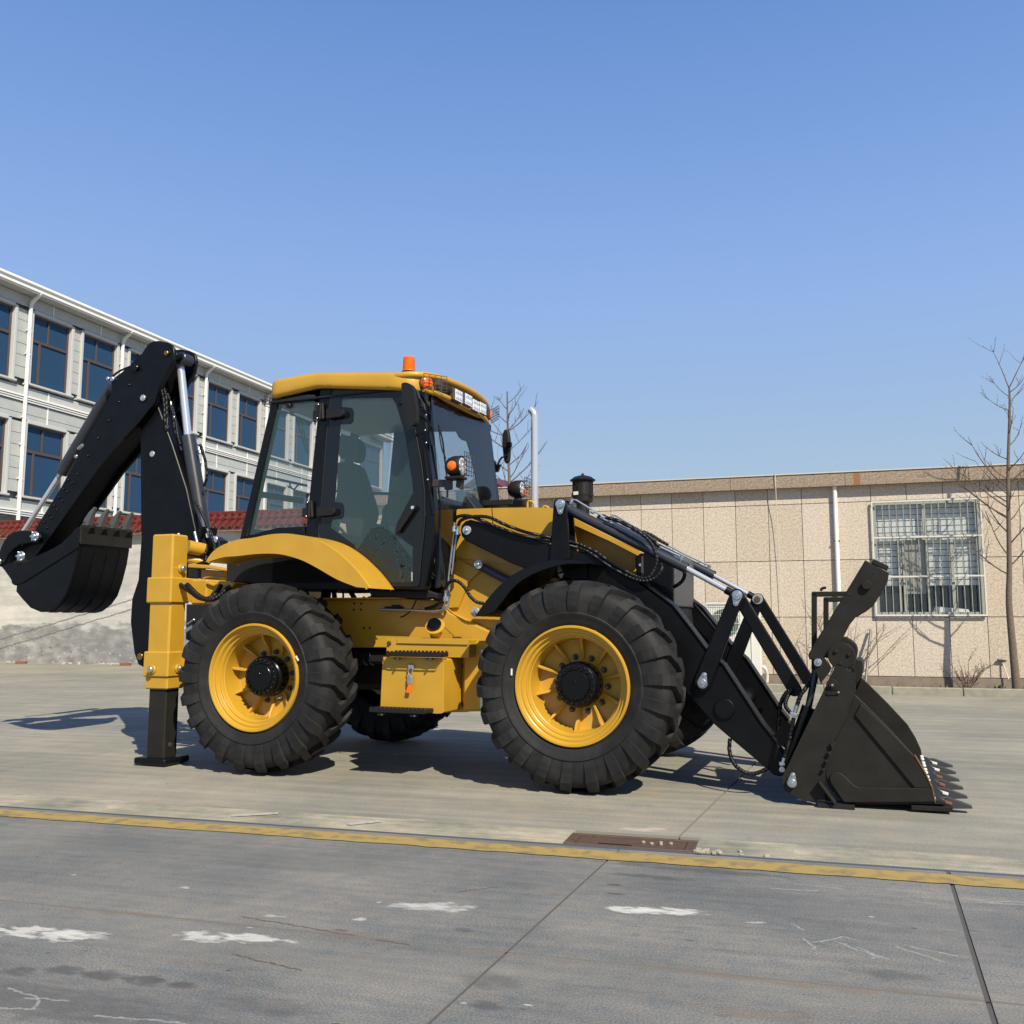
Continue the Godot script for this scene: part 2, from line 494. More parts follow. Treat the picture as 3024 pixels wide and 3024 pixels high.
func smear(im: Image, cx: float, cy: float, rx: float, ry: float, turn: float, c: Color, strength: float, ragged: float, seed_no: int) -> void:
	# a soft ragged stain in pixels
	var f := FastNoiseLite.new()
	f.seed = seed_no; f.frequency = 0.03; f.fractal_octaves = 4
	var m := maxf(rx, ry) * 1.4
	var ct := cos(turn); var st := sin(turn)
	for y in range(maxi(0, int(cy - m)), mini(im.get_height(), int(cy + m))):
		for x in range(maxi(0, int(cx - m)), mini(im.get_width(), int(cx + m))):
			var dx := x - cx; var dy := y - cy
			var u := (dx * ct + dy * st) / rx; var w := (-dx * st + dy * ct) / ry
			if absf(u) > 1.3 or absf(w) > 1.3: continue
			var k := 1.0 - (u * u + w * w) + f.get_noise_2d(x + dx * 0.0, y * 2.5) * ragged
			if k > 0.0:
				im.set_pixel(x, y, im.get_pixel(x, y).lerp(c, minf(1.0, k * 1.15) * strength))

func scratch_or_shadow(im: Image, pts: PackedVector2Array, wide: float, c: Color, strength: float, seed_no: int) -> void:
	var f := FastNoiseLite.new()
	f.seed = seed_no; f.frequency = 0.05
	for i in pts.size() - 1:
		var n := int(pts[i].distance_to(pts[i + 1]))
		for k in n:
			var p := pts[i].lerp(pts[i + 1], float(k) / n)
			p += Vector2(f.get_noise_2d(k, i * 99.0), f.get_noise_2d(k, 500 + i * 99.0)) * 3.0
			var w := wide * (0.6 + 0.6 * f.get_noise_2d(k * 2.0, 900.0))
			for dy in range(-int(wide) - 1, int(wide) + 2):
				for dx in range(-1, 2):
					var q := Vector2i(int(p.x) + dx, int(p.y) + dy)
					if q.x < 0 or q.y < 0 or q.x >= im.get_width() or q.y >= im.get_height(): continue
					var t := clampf(1.0 - (absf(dy) - w) , 0.0, 1.0) * strength
					if t > 0.0 and w > 0.1: im.set_pixel(q.x, q.y, im.get_pixel(q.x, q.y).lerp(c, t * 0.6))

func image_mat(called: String, im: Image, rough: float, relief: float) -> StandardMaterial3D:
	var m := mat(called, Color.WHITE, rough, 0.0, 0.3)
	m.albedo_texture = ImageTexture.create_from_image(im)
	var b := im.duplicate() as Image
	b.bump_map_to_normal_map(relief)
	m.normal_enabled = true
	m.normal_texture = ImageTexture.create_from_image(b)
	return m

func slab(s: Shape, c: Array, y: float, depth: float, u0: float, v0: float, us: float, vs: float) -> void:
	# a flat slab with four corners (x, z), its top at y; texture laid by position
	var p := []
	var q := []
	for i in 4:
		p.append(Vector3(c[i][0], y, c[i][1]))
		q.append(Vector2((c[i][0] - u0) / us, (c[i][1] - v0) / vs))
	var up := Vector3.UP
	s.tri(p[0], p[1], p[2], up, up, up, q[0], q[1], q[2])
	s.tri(p[0], p[2], p[3], up, up, up, q[0], q[2], q[3])
	var mid: Vector3 = (p[0] + p[1] + p[2] + p[3]) * 0.25
	for i in 4:
		var a: Vector3 = p[i]; var b: Vector3 = p[(i + 1) % 4]
		var d := Vector3(0, -depth, 0)
		s.face(a, b, b + d, a + d, (a + b) * 0.5 - mid)

func build_ground() -> void:
	var s := Shape.new()
	s.box(Vector3(0, -0.35, 0), Vector3(900, 0.5, 900))
	var gnd := part("ground", s, mats.far_ground, self)
	structure(gnd); gnd.set_meta("label", "pale concrete-coloured ground reaching to the horizon")

	# the road: slabs with sawn joints; stains, rust and chalk belong to its surface
	var im := concrete_image(2048, 768, Color8(119, 119, 115), 100, 0.055, 0.085, 0.17, 0.03)
	var px := func(x: float, z: float) -> Vector2: return Vector2((x + 4.2) / 7.2 * 2048.0, (z + 4.8) / 2.7 * 768.0)
	var white := Color8(205, 204, 196); var dark := Color8(72, 72, 72); var rust := Color8(124, 106, 92)
	for k in 420:
		var p := Vector2(rng.randf() * 2048.0, rng.randf() * 768.0)
		smear(im, p.x, p.y, rng.randf_range(3, 16), rng.randf_range(2, 6), rng.randf_range(-0.2, 0.2), [Color8(96, 95, 90), Color8(132, 130, 120), Color8(104, 100, 92)][k % 3], rng.randf_range(0.2, 0.5), 1.4, 3000 + k)
	# darker and bluer tracks
	for t in [[-3.0, -4.15, 900, 60, 0.22], [0.6, -4.05, 560, 70, 0.34], [-0.9, -4.3, 420, 55, 0.30], [1.2, -3.75, 500, 60, 0.30], [-2.1, -2.5, 330, 55, 0.40], [0.2, -2.65, 560, 50, 0.16], [-3.3, -3.75, 600, 60, 0.16]]:
		var p: Vector2 = px.call(t[0], t[1])
		smear(im, p.x, p.y, t[2], t[3], 0.02, Color8(94, 97, 98), t[4] * 0.75, 0.9, int(t[2]))
	for t in [[-1.7, -3.0, 500, 60, 0.3], [0.2, -3.15, 420, 50, 0.3], [-2.9, -3.35, 400, 40, 0.25]]:
		var p: Vector2 = px.call(t[0], t[1])
		smear(im, p.x, p.y, t[2], t[3], 0.0, Color8(134, 131, 120), t[4] * 0.8, 1.1, int(t[2]) + 3)
	for t in [[-2.63, -2.95, 60, 17, 0.85], [-2.50, -2.98, 40, 10, 0.6], [-2.05, -3.08, 27, 13, 0.8], [-1.88, -3.11, 38, 12, 0.85], [-1.40, -3.64, 34, 14, 0.55], [-1.33, -3.66, 26, 16, 0.6], [-1.5, -3.63, 22, 10, 0.5], [-0.63, -3.82, 28, 11, 0.9], [-0.47, -3.85, 34, 12, 0.9], [-0.55, -3.83, 26, 9, 0.85], [-1.6, -3.42, 6, 5, 0.8], [-2.5, -3.6, 9, 4, 0.6], [-1.93, -3.36, 12, 4, 0.6], [-0.15, -3.8, 9, 4, 0.7]]:
		var p: Vector2 = px.call(t[0], t[1])
		smear(im, p.x, p.y, t[2] * 1.15, t[3] * 1.15, -0.06, white, t[4] * 0.9, 1.5, int(p.x))
	for t in [[-2.29, -2.67, 22, 13, 0.55], [-2.15, -2.67, 26, 14, 0.62], [-1.98, -2.67, 24, 14, 0.62], [-1.84, -2.67, 17, 11, 0.6], [-2.43, -2.62, 20, 12, 0.45], [-1.61, -3.28, 10, 6, 0.4], [-1.18, -3.41, 13, 8, 0.4], [-0.93, -2.97, 34, 22, 0.3], [-0.89, -2.78, 16, 12, 0.45], [0.29, -3.38, 40, 16, 0.35], [-0.75, -4.15, 12, 5, 0.8], [-0.72, -4.02, 14, 4, 0.7], [-0.62, -4.32, 60, 12, 0.5], [-0.45, -4.5, 130, 17, 0.5], [-0.8, -4.6, 110, 14, 0.4], [-1.5, -2.6, 60, 20, 0.25], [-2.1, -2.45, 160, 40, 0.35], [-1.45, -2.42, 9, 5, 0.7]]:
		var p: Vector2 = px.call(t[0], t[1])
		smear(im, p.x, p.y, t[2], t[3], 0.05, dark, t[4], 0.7, int(p.x) + 7)
	# rust along the long joint
	for k in 26:
		var p: Vector2 = px.call(-3.2 + k * 0.17, -3.235)
		smear(im, p.x + rng.randf() * 40.0, p.y + rng.randf_range(-3, 9), rng.randf_range(12, 52), rng.randf_range(3, 10), 0.0, rust, rng.randf_range(0.15, 0.5), 1.2, 400 + k)
	for t in [[-0.35, -2.55, 44, 14], [-0.1, -2.95, 60, 14], [0.35, -2.9, 60, 12], [-0.55, -2.45, 40, 10]]:
		var p: Vector2 = px.call(t[0], t[1])
		smear(im, p.x, p.y, t[2], t[3], 0.0, rust, 0.35, 1.5, int(p.x) + 21)
	# chalk scratches
	var lines := [[-0.02, -3.82, 0.02, -3.76], [0.05, -3.62, 0.16, -3.72, 0.20, -3.70], [0.02, -3.66, 0.06, -3.58, 0.05, -3.55], [0.13, -3.66, 0.27, -3.53], [0.2, -3.62, 0.29, -3.52], [0.33, -3.66, 0.47, -3.55], [0.38, -3.68, 0.52, -3.62], [0.0, -4.38, 0.12, -4.37, 0.20, -4.36], [-0.1, -4.28, 0.1, -4.30], [0.66, -4.36, 0.76, -4.33, 0.83, -4.36, 0.95, -4.35], [0.70, -4.31, 0.82, -4.32, 0.93, -4.33], [-2.35, -2.5, -2.2, -2.46, -2.15, -2.39, -2.28, -2.36], [-2.24, -2.45, -2.1, -2.47], [-1.95, -2.40, -1.7, -2.43, -1.5, -2.40], [-1.9, -2.35, -1.6, -2.33], [-1.3, -2.45, -0.9, -2.44], [-2.45, -2.42, -2.3, -2.41]]
	for l in lines:
		var pts := PackedVector2Array()
		for i in range(0, l.size(), 2): pts.append(px.call(l[i], l[i + 1]))
		scratch_or_shadow(im, pts, 1.3, Color8(176, 175, 168), 0.36, int(pts[0].x))
	# hairline cracks and specks
	for l in [[-2.05, -3.32, -1.3, -3.20], [-1.85, -2.95, -1.55, -2.88], [-1.36, -3.86, -1.22, -3.98]]:
		scratch_or_shadow(im, PackedVector2Array([px.call(l[0], l[1]), px.call(l[2], l[3])]), 1.0, Color8(96, 78, 66), 0.8, 77)
	for k in 70:
		var p := Vector2(rng.randf() * 2048.0, rng.randf() * 768.0)
		smear(im, p.x, p.y, rng.randf_range(2, 6), rng.randf_range(1.5, 3), 0.0, [white, dark, dark, Color8(90, 80, 72)][k % 4], rng.randf_range(0.3, 0.8), 0.3, 700 + k)
	var road_mat := image_mat("road_concrete", im, 0.78, 2.2)
	var road := Node3D.new(); road.name = "road"; road.rotation_degrees.y = ROAD_YAW
	add_child(road, true); structure(road)
	road.set_meta("label", "grey concrete road slabs with chalk smears in front of the yellow line")
	var cut := func(x: float, z: float) -> float: return x - 0.08 * (z + 4.7)
	var joints := [-40.0, -14.0, -5.34, -0.84, 0.66, 5.2, 14.0, 40.0]
	for band in [[-4.78, -3.237], [-3.225, -0.6], [-0.59, 6.0], [6.01, 20.0]]:
		for i in joints.size() - 1:
			var a: float = joints[i] + (0.009 if i == 4 else 0.006); var b: float = joints[i + 1] - (0.009 if i == 3 else 0.006)
			s = Shape.new()
			slab(s, [[cut.call(a, band[0]), band[0]], [cut.call(b, band[0]), band[0]], [cut.call(b, band[1]), band[1]], [cut.call(a, band[1]), band[1]]], 0.0, 0.03, -4.2, -4.8, 7.2, 2.7)
			part("slab", s, road_mat, road)

	s = Shape.new()
	for i in [3, 4]:
		var w := 0.006 if i == 3 else 0.009
		s.quad(Vector3(cut.call(joints[i] - w, -4.78), -0.004, -4.78), Vector3(cut.call(joints[i] + w, -4.78), -0.004, -4.78), Vector3(cut.call(joints[i] + w, -0.6), -0.004, -0.6), Vector3(cut.call(joints[i] - w, -0.6), -0.004, -0.6), Vector3.UP)
	s.quad(Vector3(-20, -0.004, -3.238), Vector3(20, -0.004, -3.238), Vector3(20, -0.004, -3.224), Vector3(-20, -0.004, -3.224), Vector3.UP)
	part("joint_filler", s, mats.joint_grey, road)

	# the yard: a strip along the drain gap, then large broom-finished slabs
	var yi := concrete_image(2048, 1024, Color8(142, 139, 127), 200, 0.085, 0.085, 0.075, 0.03)
	var py := func(x: float, z: float) -> Vector2: return Vector2((x + 8.0) / 16.0 * 2048.0, (z + 13.0) / 8.2 * 1024.0)
	for k in 46:
		var p := Vector2(rng.randf() * 2048.0, rng.randf() * 1000.0)
		smear(yi, p.x, p.y, rng.randf_range(60, 260), rng.randf_range(2, 7), 0.0, [Color8(122, 121, 110), Color8(156, 152, 138)][k % 2], rng.randf_range(0.15, 0.4), 1.4, 900 + k)
	for k in 60:
		# crumbled edge along the strip
		var p: Vector2 = py.call(-7.8 + k * 0.26 + rng.randf() * 0.1, -5.13)
		smear(yi, p.x, p.y + rng.randf_range(-2, 2), rng.randf_range(6, 26), rng.randf_range(1.5, 4), 0.0, [Color8(196, 188, 170), Color8(112, 106, 96)][k % 2], 0.6, 1.2, 1200 + k)
	for t in [[-0.85, -5.28, 18, 7], [-0.75, -5.3, 12, 6]]:
		var p: Vector2 = py.call(t[0], t[1])
		smear(yi, p.x, p.y, t[2], t[3], 0.2, Color8(190, 178, 162), 0.7, 1.2, int(p.x))
	for k in 40:
		var p := Vector2(rng.randf() * 2048.0, rng.randf() * 1000.0)
		smear(yi, p.x, p.y, rng.randf_range(1.5, 4), rng.randf_range(1, 2), 0.0, Color8(100, 96, 88), 0.6, 0.3, 1500 + k)
	var yard_mat := image_mat("yard_concrete", yi, 0.82, 1.0)
	var yard := Node3D.new(); yard.name = "yard"; yard.rotation_degrees.y = ROAD_YAW
	add_child(yard, true); structure(yard)
	yard.set_meta("label", "sunlit pale concrete yard under and behind the backhoe loader")
	var ycut := func(x: float, z: float) -> float: return x - 0.11 * (z + 5.13)
	var yj := [-60.0, -21.7, -16.3, -11.1, -5.87, -0.58, 4.7, 9.9, 15.1, 60.0]
	for band in [[-10.9, -5.143], [-16.7, -10.906], [-60.0, -16.706]]:
		for i in yj.size() - 1:
			var a: float = yj[i] + 0.006; var b: float = yj[i + 1] - 0.006
			s = Shape.new()
			slab(s, [[ycut.call(a, band[0]), band[0]], [ycut.call(b, band[0]), band[0]], [ycut.call(b, band[1]), band[1]], [ycut.call(a, band[1]), band[1]]], 0.0, 0.03, -8.0, -13.0, 16.0, 8.2)
			part("slab", s, yard_mat, yard)
	var si := concrete_image(1024, 128, Color8(152, 148, 131), 300, 0.08, 0.16, 0.14, 0.04)
	var strip_mat := image_mat("strip_concrete", si, 0.9, 3.0)
	for seg in [[-40.0, -1.13], [-0.47, 40.0]]:
		s = Shape.new()
		slab(s, [[seg[0], -5.13], [seg[1], -5.13], [seg[1], -4.815], [seg[0], -4.815]], 0.002, 0.03, 0.0, -5.14, 4.0, 0.4)
		part("drain_edging", s, strip_mat, yard)
	s = Shape.new()
	s.box(Vector3(0, -0.05, -4.797), Vector3(80, 0.03, 0.05))
	part("drain_gap", s, mats.gap_dark, yard)
	s = Shape.new()
	s.box(Vector3(0, -0.012, -4.811), Vector3(80, 0.026, 0.006))
	part("steel_edge", s, mats.zinc, yard)
	for t in [[-3.13, -4.93, -2.90, -5.06, 0.035], [-2.38, -4.91, -2.23, -5.03, 0.035]]:
		s = Shape.new()
		var d := Vector3(t[2] - t[0], 0, t[3] - t[1])
		var w := d.cross(Vector3.UP).normalized() * float(t[4])
		var a := Vector3(t[0], 0.006, t[1])
		s.quad(a - w * 0.7, a + w, a + d + w * 0.6, a + d - w, Vector3.UP)
		part("painted_tick", s, mats.chalk_white, yard)
	# the yellow line, worn and slightly uneven along its edges
	s = Shape.new()
	var x := -26.0
	var e0 := -4.715; var e1 := -4.555
	while x < 26.0:
		var f0 := -4.715 + rng.randf_range(-0.006, 0.006); var f1 := -4.555 + rng.randf_range(-0.008, 0.008)
		s.quad(Vector3(x, 0.004, e0), Vector3(x + 0.08, 0.004, f0), Vector3(x + 0.08, 0.004, f1), Vector3(x, 0.004, e1), Vector3.UP)
		e0 = f0; e1 = f1; x += 0.08
	var yl := part("yellow_line", s, mats.line_paint, road)
	yl.set_meta("label", "worn yellow line painted along the road edge")

	# brown steel cover let into the strip
	var co := thing("steel_cover", "brown steel cover plate let into the strip beside the yellow line", "cover plate", Basis(Vector3.UP, deg_to_rad(ROAD_YAW)) * Vector3(-0.8, 0, -4.925), ROAD_YAW)
	s = Shape.new(); s.box(Vector3(0, -0.012, 0), Vector3(0.56, 0.012, 0.2), Basis(), 0.002)
	part("plate", s, mats.cover_steel, co)
	s = Shape.new()
	s.box(Vector3(0, -0.004, -0.105), Vector3(0.66, 0.026, 0.02), Basis(), 0.003)
	s.box(Vector3(0, -0.004, 0.1), Vector3(0.66, 0.022, 0.016), Basis(), 0.003)
	s.box(Vector3(-0.305, -0.004, 0), Vector3(0.05, 0.024, 0.19), Basis(), 0.003)
	s.box(Vector3(0.305, -0.004, 0), Vector3(0.05, 0.024, 0.19), Basis(), 0.003)
	part("rim", s, mats.cover_steel, co)
	s = Shape.new(); s.box(Vector3(-0.07, 0.0, 0.07), Vector3(0.17, 0.012, 0.022), Basis(), 0.002)
	part("lifting_slot", s, mats.deep_black, co)
	s = Shape.new()
	for k in 26:
		s.box(Vector3(0.34 + rng.randf() * rng.randf() * 0.42, 0.006, 0.045 + rng.randf() * 0.07), Vector3(rng.randf_range(0.008, 0.035), rng.randf_range(0.006, 0.016), rng.randf_range(0.008, 0.03)), Basis(Vector3.UP, rng.randf() * 3.0), 0.002)
	for k in 5:
		s.box(Vector3(rng.randf_range(0.05, 0.24), 0.0, rng.randf_range(-0.06, 0.02)), Vector3(0.016, 0.012, 0.014), Basis(Vector3.UP, rng.randf() * 3.0), 0.002)
	var rub := part("concrete_rubble", s, strip_mat, self)
	rub.position = co.position; rub.rotation_degrees.y = ROAD_YAW
	rub.set_meta("kind", "stuff")
	tag(rub, "crumbled pale concrete bits at the corner of the brown steel cover", "rubble")

# ---------------------------------------------------------------- the stone-clad shed
func build_shed() -> void:
	var at := Vector3(7.0, 0, -14.19)
	var o := thing("stone_shed", "low flat-roofed shed clad in speckled beige stone panels, with one barred window", "building", at, WALL_YAW)
	var stones := [mats.stone_light, mats.stone_pale, mats.stone_warm]
	var face := -1.2
	# the carcass behind the cladding, open at the window, with a dark room
	var s := Shape.new()
	s.box(Vector3(-6.4, 1.7, face - 0.14), Vector3(10.0, 3.4, 0.22))
	s.box(Vector3(2.86, 1.7, face - 0.14), Vector3(5.08, 3.4, 0.22))
	s.box(Vector3(-0.54, 0.59, face - 0.14), Vector3(1.72, 1.18, 0.22))
	s.box(Vector3(-0.54, 3.27, face - 0.14), Vector3(1.72, 0.26, 0.22))
	s.box(Vector3(-11.3, 1.7, face - 3.2), Vector3(0.2, 3.4, 5.9))
	s.box(Vector3(5.3, 1.7, face - 3.2), Vector3(0.2, 3.4, 5.9))
	s.box(Vector3(-3.0, 1.7, face - 6.2), Vector3(16.8, 3.4, 0.2))
	part("wall", s, mats.joint_dark, o)
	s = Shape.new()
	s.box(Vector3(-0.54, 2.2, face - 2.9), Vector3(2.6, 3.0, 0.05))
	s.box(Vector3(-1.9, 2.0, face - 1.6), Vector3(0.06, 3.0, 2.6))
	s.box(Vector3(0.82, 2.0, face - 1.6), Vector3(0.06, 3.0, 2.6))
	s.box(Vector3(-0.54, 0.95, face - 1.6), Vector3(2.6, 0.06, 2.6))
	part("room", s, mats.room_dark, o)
	# cladding: four courses of panels with open joints
	var rows := [[0.215, 1.18], [1.19, 2.145], [2.155, 3.125], [3.135, 3.42]]
	for r in rows.size():
		var h: float = rows[r][1] - rows[r][0]
		s = Shape.new()
		s.box(Vector3.ZERO, Vector3(0.552, h, 0.03), Basis(), 0.003)
		var mesh := s.done()
		for k in range(-20, 10):
			var x := -0.25 + 0.56 * k + 0.28
			if (r == 1 or r == 2) and k >= -2 and k <= 0: continue
			var tilt := Basis(Vector3.UP, rng.randf_range(-0.003, 0.003))
			piece("stone_panel", mesh, stones[rng.randi() % 3], o, Transform3D(tilt, Vector3(x, (rows[r][0] + rows[r][1]) * 0.5, face - 0.015 + rng.randf_range(-0.0015, 0.0015))))
	s = Shape.new()
	s.box(Vector3(-3.0, 0.1, face + 0.004), Vector3(16.8, 0.21, 0.03), Basis(), 0.004)
	part("plinth", s, mats.plinth_stone, o)
	# overhanging cornice in lengths, its thin cap and the roof
	s = Shape.new()
	s.box(Vector3.ZERO, Vector3(1.895, 0.215, 0.19), Basis(), 0.003)
	var cm := s.done()
	for k in 9:
		piece("cornice_stone", cm, mats.stone_brown, o, Transform3D(Basis(), Vector3(-10.35 + 1.9 * k + 0.03, 3.508, face + 0.055)))
	s = Shape.new(); s.box(Vector3(-1.58, 3.508, face + 0.056), Vector3(0.1, 0.21, 0.192))
	part("rust_stain", s, mats.stone_rust, o, "orange rust-stained stretch of the cornice")
	s = Shape.new(); s.box(Vector3(-3.0, 3.634, face + 0.05), Vector3(16.8, 0.022, 0.23), Basis(), 0.003)
	part("cornice_cap", s, mats.cornice_cap, o)
	s = Shape.new(); s.box(Vector3(-3.0, 3.56, face - 3.2), Vector3(16.7, 0.1, 6.2))
	part("roof", s, mats.roof_dark, o)
	# rainwater pipe
	s = Shape.new()
	s.tube(p3([-1.94, 3.4, face + 0.062, -1.94, 0.1, face + 0.062]), 0.036, 14)
	var dp := part("downpipe", s, mats.white_paint, o)
	s = Shape.new()
	for y in [0.7, 2.47]: s.box(Vector3(-1.94, y, face + 0.05), Vector3(0.1, 0.016, 0.085))
	part("pipe_clip", s, mats.iron, dp)
	# the barred window
	var x0 := -1.365; var x1 := 0.30; var y0 := 1.195; var y1 := 3.12
	s = Shape.new()
	var zf := face - 0.06
	for b in [[x0 + 0.03, (y0 + y1) * 0.5, 0.06, y1 - y0], [x1 - 0.03, (y0 + y1) * 0.5, 0.06, y1 - y0], [-0.54, y0 + 0.035, x1 - x0 - 0.12, 0.07], [-0.54, y1 - 0.03, x1 - x0 - 0.12, 0.06], [-0.54, 2.515, x1 - x0 - 0.12, 0.055], [-0.555, 2.81, 0.055, 0.53], [-0.965, 1.87, 0.045, 1.2], [-0.90, 1.87, 0.035, 1.2], [-0.53, 1.87, 0.04, 1.2], [-0.155, 1.87, 0.05, 1.2]]:
		s.box(Vector3(b[0], b[1], zf + rng.randf() * 0.004), Vector3(b[2], b[3], 0.06), Basis(), 0.004)
	var w := part("window", s, mats.window_frame_grey, o)
	for b in [[-1.305, -0.585, 2.545, 3.06], [-0.525, 0.24, 2.545, 3.06], [-1.305, -0.99, 1.265, 2.485], [-0.88, -0.552, 1.265, 2.485], [-0.508, -0.182, 1.265, 2.485], [-0.128, 0.24, 1.265, 2.485]]:
		s = Shape.new()
		s.box(Vector3((b[0] + b[1]) * 0.5, (b[2] + b[3]) * 0.5, zf - 0.01), Vector3(b[1] - b[0], b[3] - b[2], 0.005))
		part("pane", s, mats.window_glass, w)
	s = Shape.new(); s.box(Vector3.ZERO, Vector3(1.62, 0.087, 0.003))
	var slat := s.done()
	for k in 14:
		piece("blind_slat", slat, mats.blind, w, Transform3D(Basis(Vector3.RIGHT, 0.09), Vector3(-0.535, 3.05 - k * 0.1, zf - 0.09)))
	s = Shape.new(); s.box(Vector3(-0.72, 2.02, zf - 0.055), Vector3(0.34, 0.9, 0.006))
	part("curtain", s, mats.curtain, w)
	s = Shape.new(); s.box(Vector3(-0.54, 1.235, zf - 0.12), Vector3(1.7, 0.03, 0.16))
	part("sill_board", s, mats.window_frame_grey, w)
	# what stands behind the glass
	s = Shape.new()
	s.prism(p2([-0.47, 1.255, -0.44, 1.36, -0.2, 1.335, 0.06, 1.31, 0.09, 1.255]), -0.06, 0.0, 0.002, Transform3D(Basis(), Vector3(0, 0, zf - 0.1)))
	var bx := part("carton", s, mats.white_paint, self)
	bx.position = at; bx.rotation_degrees.y = WALL_YAW
	tag(bx, "flat white carton lying inside on the barred window sill", "carton")
	s = Shape.new()
	s.box(Vector3(-1.05, 1.42, zf - 0.7), Vector3(0.5, 0.34, 0.4), Basis(), 0.01)
	s.box(Vector3(-1.0, 1.72, zf - 0.7), Vector3(0.42, 0.05, 0.4), Basis(), 0.01)
	var cb := part("cabinet", s, mats.plinth_stone, self)
	cb.position = at; cb.rotation_degrees.y = WALL_YAW
	tag(cb, "brown cabinet standing in the dark room behind the barred window", "cabinet")
	# security grille of round bars and flat rails
	s = Shape.new()
	s.tube(p3([0, y0 + 0.02, 0, 0, y1 - 0.02, 0]), 0.0075, 8)
	var bm := s.done()
	for k in 15:
		var x := x0 + 0.055 + k * 0.1085
		piece("bar", bm, mats.window_frame_grey, w, Transform3D(Basis(), Vector3(x, 0, face + 0.05)))
	s = Shape.new()
	for y in [1.85, 2.505]: s.box(Vector3(-0.5325, y, face + 0.062), Vector3(x1 - x0, 0.026, 0.008))
	s.box(Vector3(-0.5325, y0 + 0.015, face + 0.05), Vector3(x1 - x0 + 0.02, 0.03, 0.03), Basis(), 0.003)
	s.box(Vector3(-0.5325, y1 - 0.012, face + 0.05), Vector3(x1 - x0 + 0.02, 0.03, 0.03), Basis(), 0.003)
	s.box(Vector3(x0 + 0.002, (y0 + y1) * 0.5, face + 0.05), Vector3(0.026, y1 - y0 - 0.05, 0.03), Basis(), 0.003)
	s.box(Vector3(x1 - 0.002, (y0 + y1) * 0.5, face + 0.05), Vector3(0.026, y1 - y0 - 0.05, 0.03), Basis(), 0.003)
	part("rail", s, mats.bar_white, w)

	# kerb and planting bed
	var bed := Node3D.new(); bed.name = "planting_bed"; bed.position = at; bed.rotation_degrees.y = WALL_YAW
	add_child(bed, true); structure(bed)
	bed.set_meta("label", "narrow soil bed between the kerb and the shed wall")
	s = Shape.new(); s.box(Vector3(-3.0, -0.06, -0.66), Vector3(16.8, 0.2, 1.06))
	part("soil", s, mats.soil, bed)
	s = Shape.new(); s.box(Vector3.ZERO, Vector3(0.985, 0.2, 0.12), Basis(), 0.012)
	var km := s.done()
	for k in 17:
		piece("kerb_stone", km, mats.kerb_concrete, bed, Transform3D(Basis(Vector3.UP, rng.randf_range(-0.006, 0.006)), Vector3(-10.68 + k * 0.993, 0.022 + rng.randf_range(-0.003, 0.003), -0.06)))

	# small things along the wall
	s = Shape.new()
	s.tube(curve([-2.91, 3.66, face + 0.18, -2.905, 3.4, face + 0.17, -2.9, 2.9, face + 0.1, -2.88, 2.1, face + 0.07, -2.87, 1.0, face + 0.06, -2.87, 0.3, face + 0.06]), 0.007, 6, 0.0, 0.03, 0.004)
	var rope := part("cord", s, mats.rope_white, self)
	rope.position = at; rope.rotation_degrees.y = WALL_YAW
	tag(rope, "thin white cord hanging from the shed roof edge down the stone wall", "cord")
	s = Shape.new()
	s.tube(p3([-1.60, 0.06, face + 0.45, -1.46, 0.98, face + 0.06]), 0.022, 10)
	var pole := part("metal_pole", s, mats.pole_grey, self)
	pole.position = at; pole.rotation_degrees.y = WALL_YAW
	tag(pole, "grey metal pole leaning on the shed wall behind the loader bucket", "pole")
	s = Shape.new()
	s.bar(Vector3(0.55, 0.20, face + 0.11), Vector3(0.485, 0.475, face + 0.03), 0.018, 0.022, Vector3(0, 0, 1), 0.004)
	var axe := thing("hammer", "hammer with a pale handle leaning on the shed plinth beside the tree", "hammer", at, WALL_YAW)
	part("handle", s, mats.handle_wood, axe)
	s = Shape.new()
	s.box(Vector3(0.475, 0.495, face + 0.04), Vector3(0.13, 0.032, 0.04), Basis(Vector3(0, 0, 1), -0.12), 0.006)
	part("head", s, mats.iron, axe)
	build_air_unit(at)

